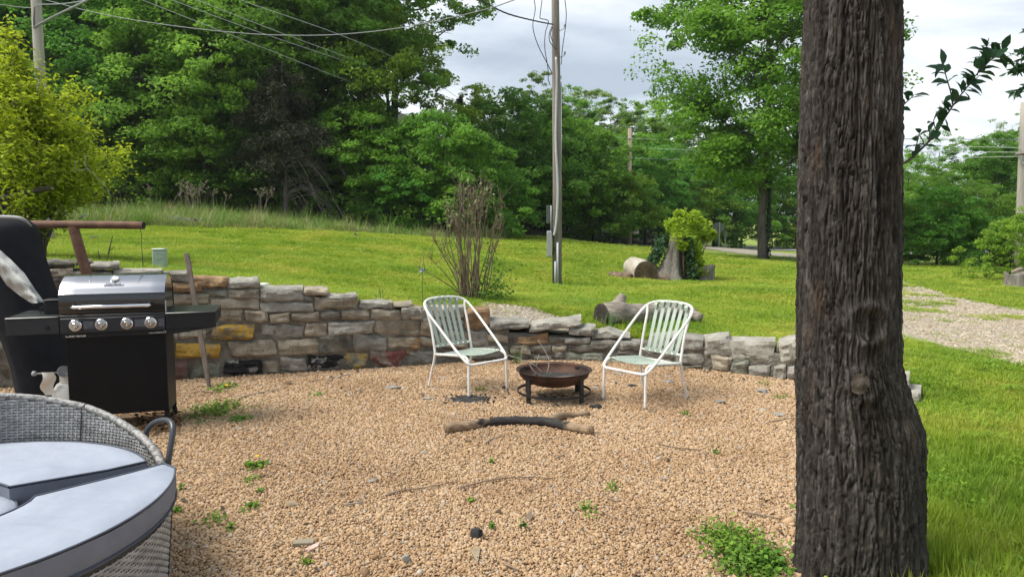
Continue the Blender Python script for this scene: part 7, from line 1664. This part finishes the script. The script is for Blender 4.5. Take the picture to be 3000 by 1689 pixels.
for L in ([(250, -62, 15), (410, -2, 17), (700, 112, 21), (1000, 230, 27), (1200, 303, 32), (1347, 352, 35.9)], [(330, -70, 15), (500, -1, 17.5), (760, 95, 22), (1000, 176, 27), (1200, 246, 32), (1348, 306, 35.9)], [(420, -65, 15), (570, -2, 17.5), (800, 88, 22), (1000, 162, 26.5), (1200, 240, 32), (1350, 300, 35.9)], [(560, -62, 16), (700, -1, 18.5), (1000, 104, 25), (1200, 192, 31), (1349, 292, 35.9)]):
    wire(L, .009, 'thin power line slanting down across the wooded slope', GWi, M_pvc)
for L in ([(1350, 300, 35.9), (1500, 345, 36.5), (1660, 385, 37), (1845, 405, 37.9)], [(1350, 352, 35.9), (1500, 398, 36.5), (1660, 425, 37), (1845, 434, 37.9)], [(1350, 380, 35.9), (1500, 432, 36.5), (1660, 452, 37), (1845, 464, 37.9)]):
    wire(L, .010, 'thin power line running on to the slim tan pole', 'power lines before the far trees', M_pvc)
for y0, y1 in ((405, 441), (432, 454), (462, 466)):
    wire([(1845, y0, 37.9), (2000, y0+6, 36), (2300, y0+10, 31), (2640, (y0+y1)/2+2, 26), (2990, y1-8, 21.4)], .008, 'thin power line running to the grey roadside pole', 'power lines to the roadside pole', M_pvc)
wire([(2600, 407, 30), (2800, 408, 29), (3100, 410, 28)], .014, 'single thin wire crossing the open sky above the roadside trees', None, M_cableg)
wire([(-80, 2, 12.6), (0, 14, 12.8), (60, 22, 12.9), (97, 24, 12.95)], .009, 'short thin cable reaching the pale pole from outside the view', None, M_cableg)
wire([(108, 14, 12.9), (180, 12, 12.5), (240, 4, 12), (300, -8, 11.5)], .010, 'thin cable leaving the top of the pale pole', None, M_cableg)

# ================================================================ SIGNS, BIN, CAR, FLAG
Y6 = 44; q = P(2106, 721, Y6); z6 = gz(q[0], Y6); sg = thing('stop_sign', 'octagonal road sign seen from its grey back on a thin post', 'road sign', (q[0], Y6, z6))
M_signback = plain('sign_back', (.13, .15, .16), .5, .3)
b = MB(); b.box(q[0]-.035, q[0]+.035, Y6-.03, Y6+.03, z6-.2, P(0, 651, Y6)[2]); obj('post', b, plain('sign_post', (.32, .33, .30), .6, .3), sg)
cc = P(2105, 667, Y6); b = MB(); pl_ = [(cc[0]+.36*math.cos(R(22.5+45*k)), cc[2]+.36*math.sin(R(22.5+45*k))) for k in range(8)]
b.add([(x, Y6+.04, z) for x, z in pl_]+[(x, Y6+.052, z) for x, z in pl_], [tuple(range(8)), tuple(range(15, 7, -1))]+[(i, i+8, (i+1) % 8+8, (i+1) % 8) for i in range(8)]); obj('sign_plate', b, M_signback, sg)
q = P(2124, 721, Y6+2); z6 = gz(q[0], Y6+2); s2 = thing('marker_sign', 'narrow grey road marker on a thin post beside the octagonal sign', 'road sign', (q[0], Y6+2, z6))
b = MB(); b.box(q[0]-.03, q[0]+.03, Y6+1.97, Y6+2.03, z6-.2, P(0, 676, Y6+2)[2]); obj('post', b, MATS['sign_post'], s2)
b = MB(); b.box(q[0]-.09, q[0]+.09, Y6+1.94, Y6+1.96, P(0, 696, Y6+2)[2], P(0, 677, Y6+2)[2]); obj('sign_plate', b, M_signback, s2)
# bin by the road
Y7 = 44; q = P(2682, 738, Y7); z7 = gz(q[0], Y7); bn = thing('wheeled_bin', 'dark wheeled rubbish bin with red lid by the far road', 'rubbish bin', (q[0], Y7, z7))
zt = P(0, 706, Y7)[2]; b = MB(); w0, w1 = .16, .21
V = [(q[0]+sx*w, Y7+sy*w, z) for z, w in ((z7, w0), (zt, w1)) for sx, sy in ((-1, -1), (1, -1), (1, 1), (-1, 1))]; b.add(V, [(3,2,1,0),(4,5,6,7),(0,1,5,4),(1,2,6,5),(2,3,7,6),(3,0,4,7)]); obj('body', b, plain('bin_dark', (.03, .035, .035), .5), bn)
b = MB(); b.box(q[0]-.225, q[0]+.225, Y7-.24, Y7+.22, zt, zt+.06, .02); obj('lid', b, plain('bin_red', (.33, .09, .07), .5), bn)
for s_ in (-1, 1): b = MB(); b.tube([(q[0]+s_*.17, Y7+.2, z7+.08), (q[0]+s_*.21, Y7+.2, z7+.08)], .08, 12); obj('wheel', b, M_cable, bn)
# parked car behind the trees
Y8 = 50; cx_ = X_at(2938, Y8); z8 = gz(cx_, Y8); car = thing('parked_car', 'dark parked car half hidden behind the roadside trees', 'car', (cx_, Y8, z8))
sec = [(-2.25, .35, .80), (-2.2, .32, .98), (-1.3, .30, 1.06), (-.7, .30, 1.12), (1.6, .30, 1.12), (2.05, .30, 1.08), (2.2, .33, .95), (2.22, .4, .7)]
b = MB(); b.grid([[(x, y_, z_) for (y_, z_) in ((-.88, zb_), (-.92, (zb_+zt_)/2), (-.86, zt_), (0, zt_+.04), (.86, zt_), (.92, (zb_+zt_)/2), (.88, zb_), (-.88, zb_))] for x, zb_, zt_ in sec]); b.f.append(tuple(range(6, -1, -1))); k0 = 8*7; b.f.append(tuple(range(k0, k0+7))); M_car = mat('car_paint', [(0.3, (.035, .045, .05)), (0.7, (.05, .06, .066))], rough=.2, scale=3, coat=.5)
body = obj('body', b, M_car, car, 'auto', False)
b = MB(); b.grid([[(x, y_, z_) for y_, z_ in ((-.80+i_, 1.08), (-.66+i_*.6, zt_), (.66-i_*.6, zt_), (.80-i_, 1.08))] for x, zt_, i_ in ((-1.0, 1.12, .1), (-.45, 1.55, 0), (.2, 1.66, 0), (1.1, 1.64, 0), (1.6, 1.5, 0), (1.95, 1.12, .1))]); obj('cabin', b, mat('car_glass', [(0.3, (.01, .012, .014)), (0.7, (.015, .018, .02))], rough=.08, scale=3), body, 'auto', False)
b = MB()
b.grid([[(x, y_, zt_+.012) for y_ in (-.67, 0, .67)] for x, zt_ in ((-.40, 1.56), (.2, 1.66), (1.1, 1.64), (1.55, 1.52))]); obj('roof', b, plain('car_roof', (.25, .28, .30), .2), body, True, False)
for x in (-1.4, 1.4):
    for y_ in (-.86, .70):
        b = MB(); b.tube([(x, y_, .33), (x, y_+.18, .33)], .33, 18); wh = obj('wheel', b, M_cable, car, 'auto', False); b = MB(); b.tube([(x, y_-.01 if y_ < 0 else y_+.19, .33), (x, y_+.01 if y_ < 0 else y_+.17, .33)], .2, 14); obj('rim', b, M_metal, wh, 'auto', False)
b = MB(); b.box(-2.262, -2.19, -.75, -.45, .82, .94, .01); obj('headlight', b, M_pvc, car, 'auto', False); b = MB(); b.box(-2.262, -2.19, .45, .75, .82, .94, .01); obj('headlight', b, M_pvc, car, 'auto', False)
# little flag stuck in the lawn
Yf = 18.6; q = P(1042, 700, Yf); zf = gz(q[0], Yf); fl = thing('small_flag', 'tiny striped flag on a stick at the top of the grass bank', 'flag', (q[0], Yf, zf))
zt = zf + .16; b = MB(); b.tube([(q[0], Yf, zf-.03), (q[0]-.03, Yf, zt)], .004, 5); obj('stick', b, M_branch, fl)
for k in range(7):
    b = MB(); z0_ = zt-.012-.012*k; x0_ = q[0]-.03+.002*k; b.grid([[(x0_+.02*j, Yf+.006*math.sin(j*1.3), z0_-.018*j+dz_) for j in range(7)] for dz_ in (0, -.012)]); obj('stripe', b, plain('flag_red', (.40, .05, .05), .7) if k % 2 == 0 else plain('flag_white', (.62, .6, .58), .7), fl)
b = MB(); b.grid([[(q[0]-.029+.02*j, Yf-.004, zt-.012-.018*j+dz_) for j in range(4)] for dz_ in (0, -.048)]); obj('canton', b, plain('flag_blue', (.04, .06, .2), .7), fl)
# ================================================================ HAZE
gb = np.array([v.co[:] for v in bpy.data.objects['ground'].data.vertices]); zmax = max(gb[:, 2].max() + 1.0, 40.0)
b = MB(); b.box(gb[:, 0].min()-5, gb[:, 0].max()+5, -30, gb[:, 1].max()+5, gb[:, 2].min()-1.0, zmax)
hz = obj('haze', b, None); tag(hz, 'thin pale haze over the whole place, also lifting the dark woods', kind='stuff')
hm_ = bpy.data.materials.new('haze'); hn, hl = nodes_of(hm_); hn.clear(); ho = hn.new('ShaderNodeOutputMaterial'); pv = hn.new('ShaderNodeVolumePrincipled')
pv.inputs['Color'].default_value = (.86, .93, 1.0, 1); pv.inputs['Density'].default_value = .0004; pv.inputs['Anisotropy'].default_value = .3  # haze volume added partly to lift the blacks in the woods
hl.new(pv.outputs[0], ho.inputs['Volume']); hz.data.materials.append(hm_)
print('haze box', gb.min(0), gb.max(0))
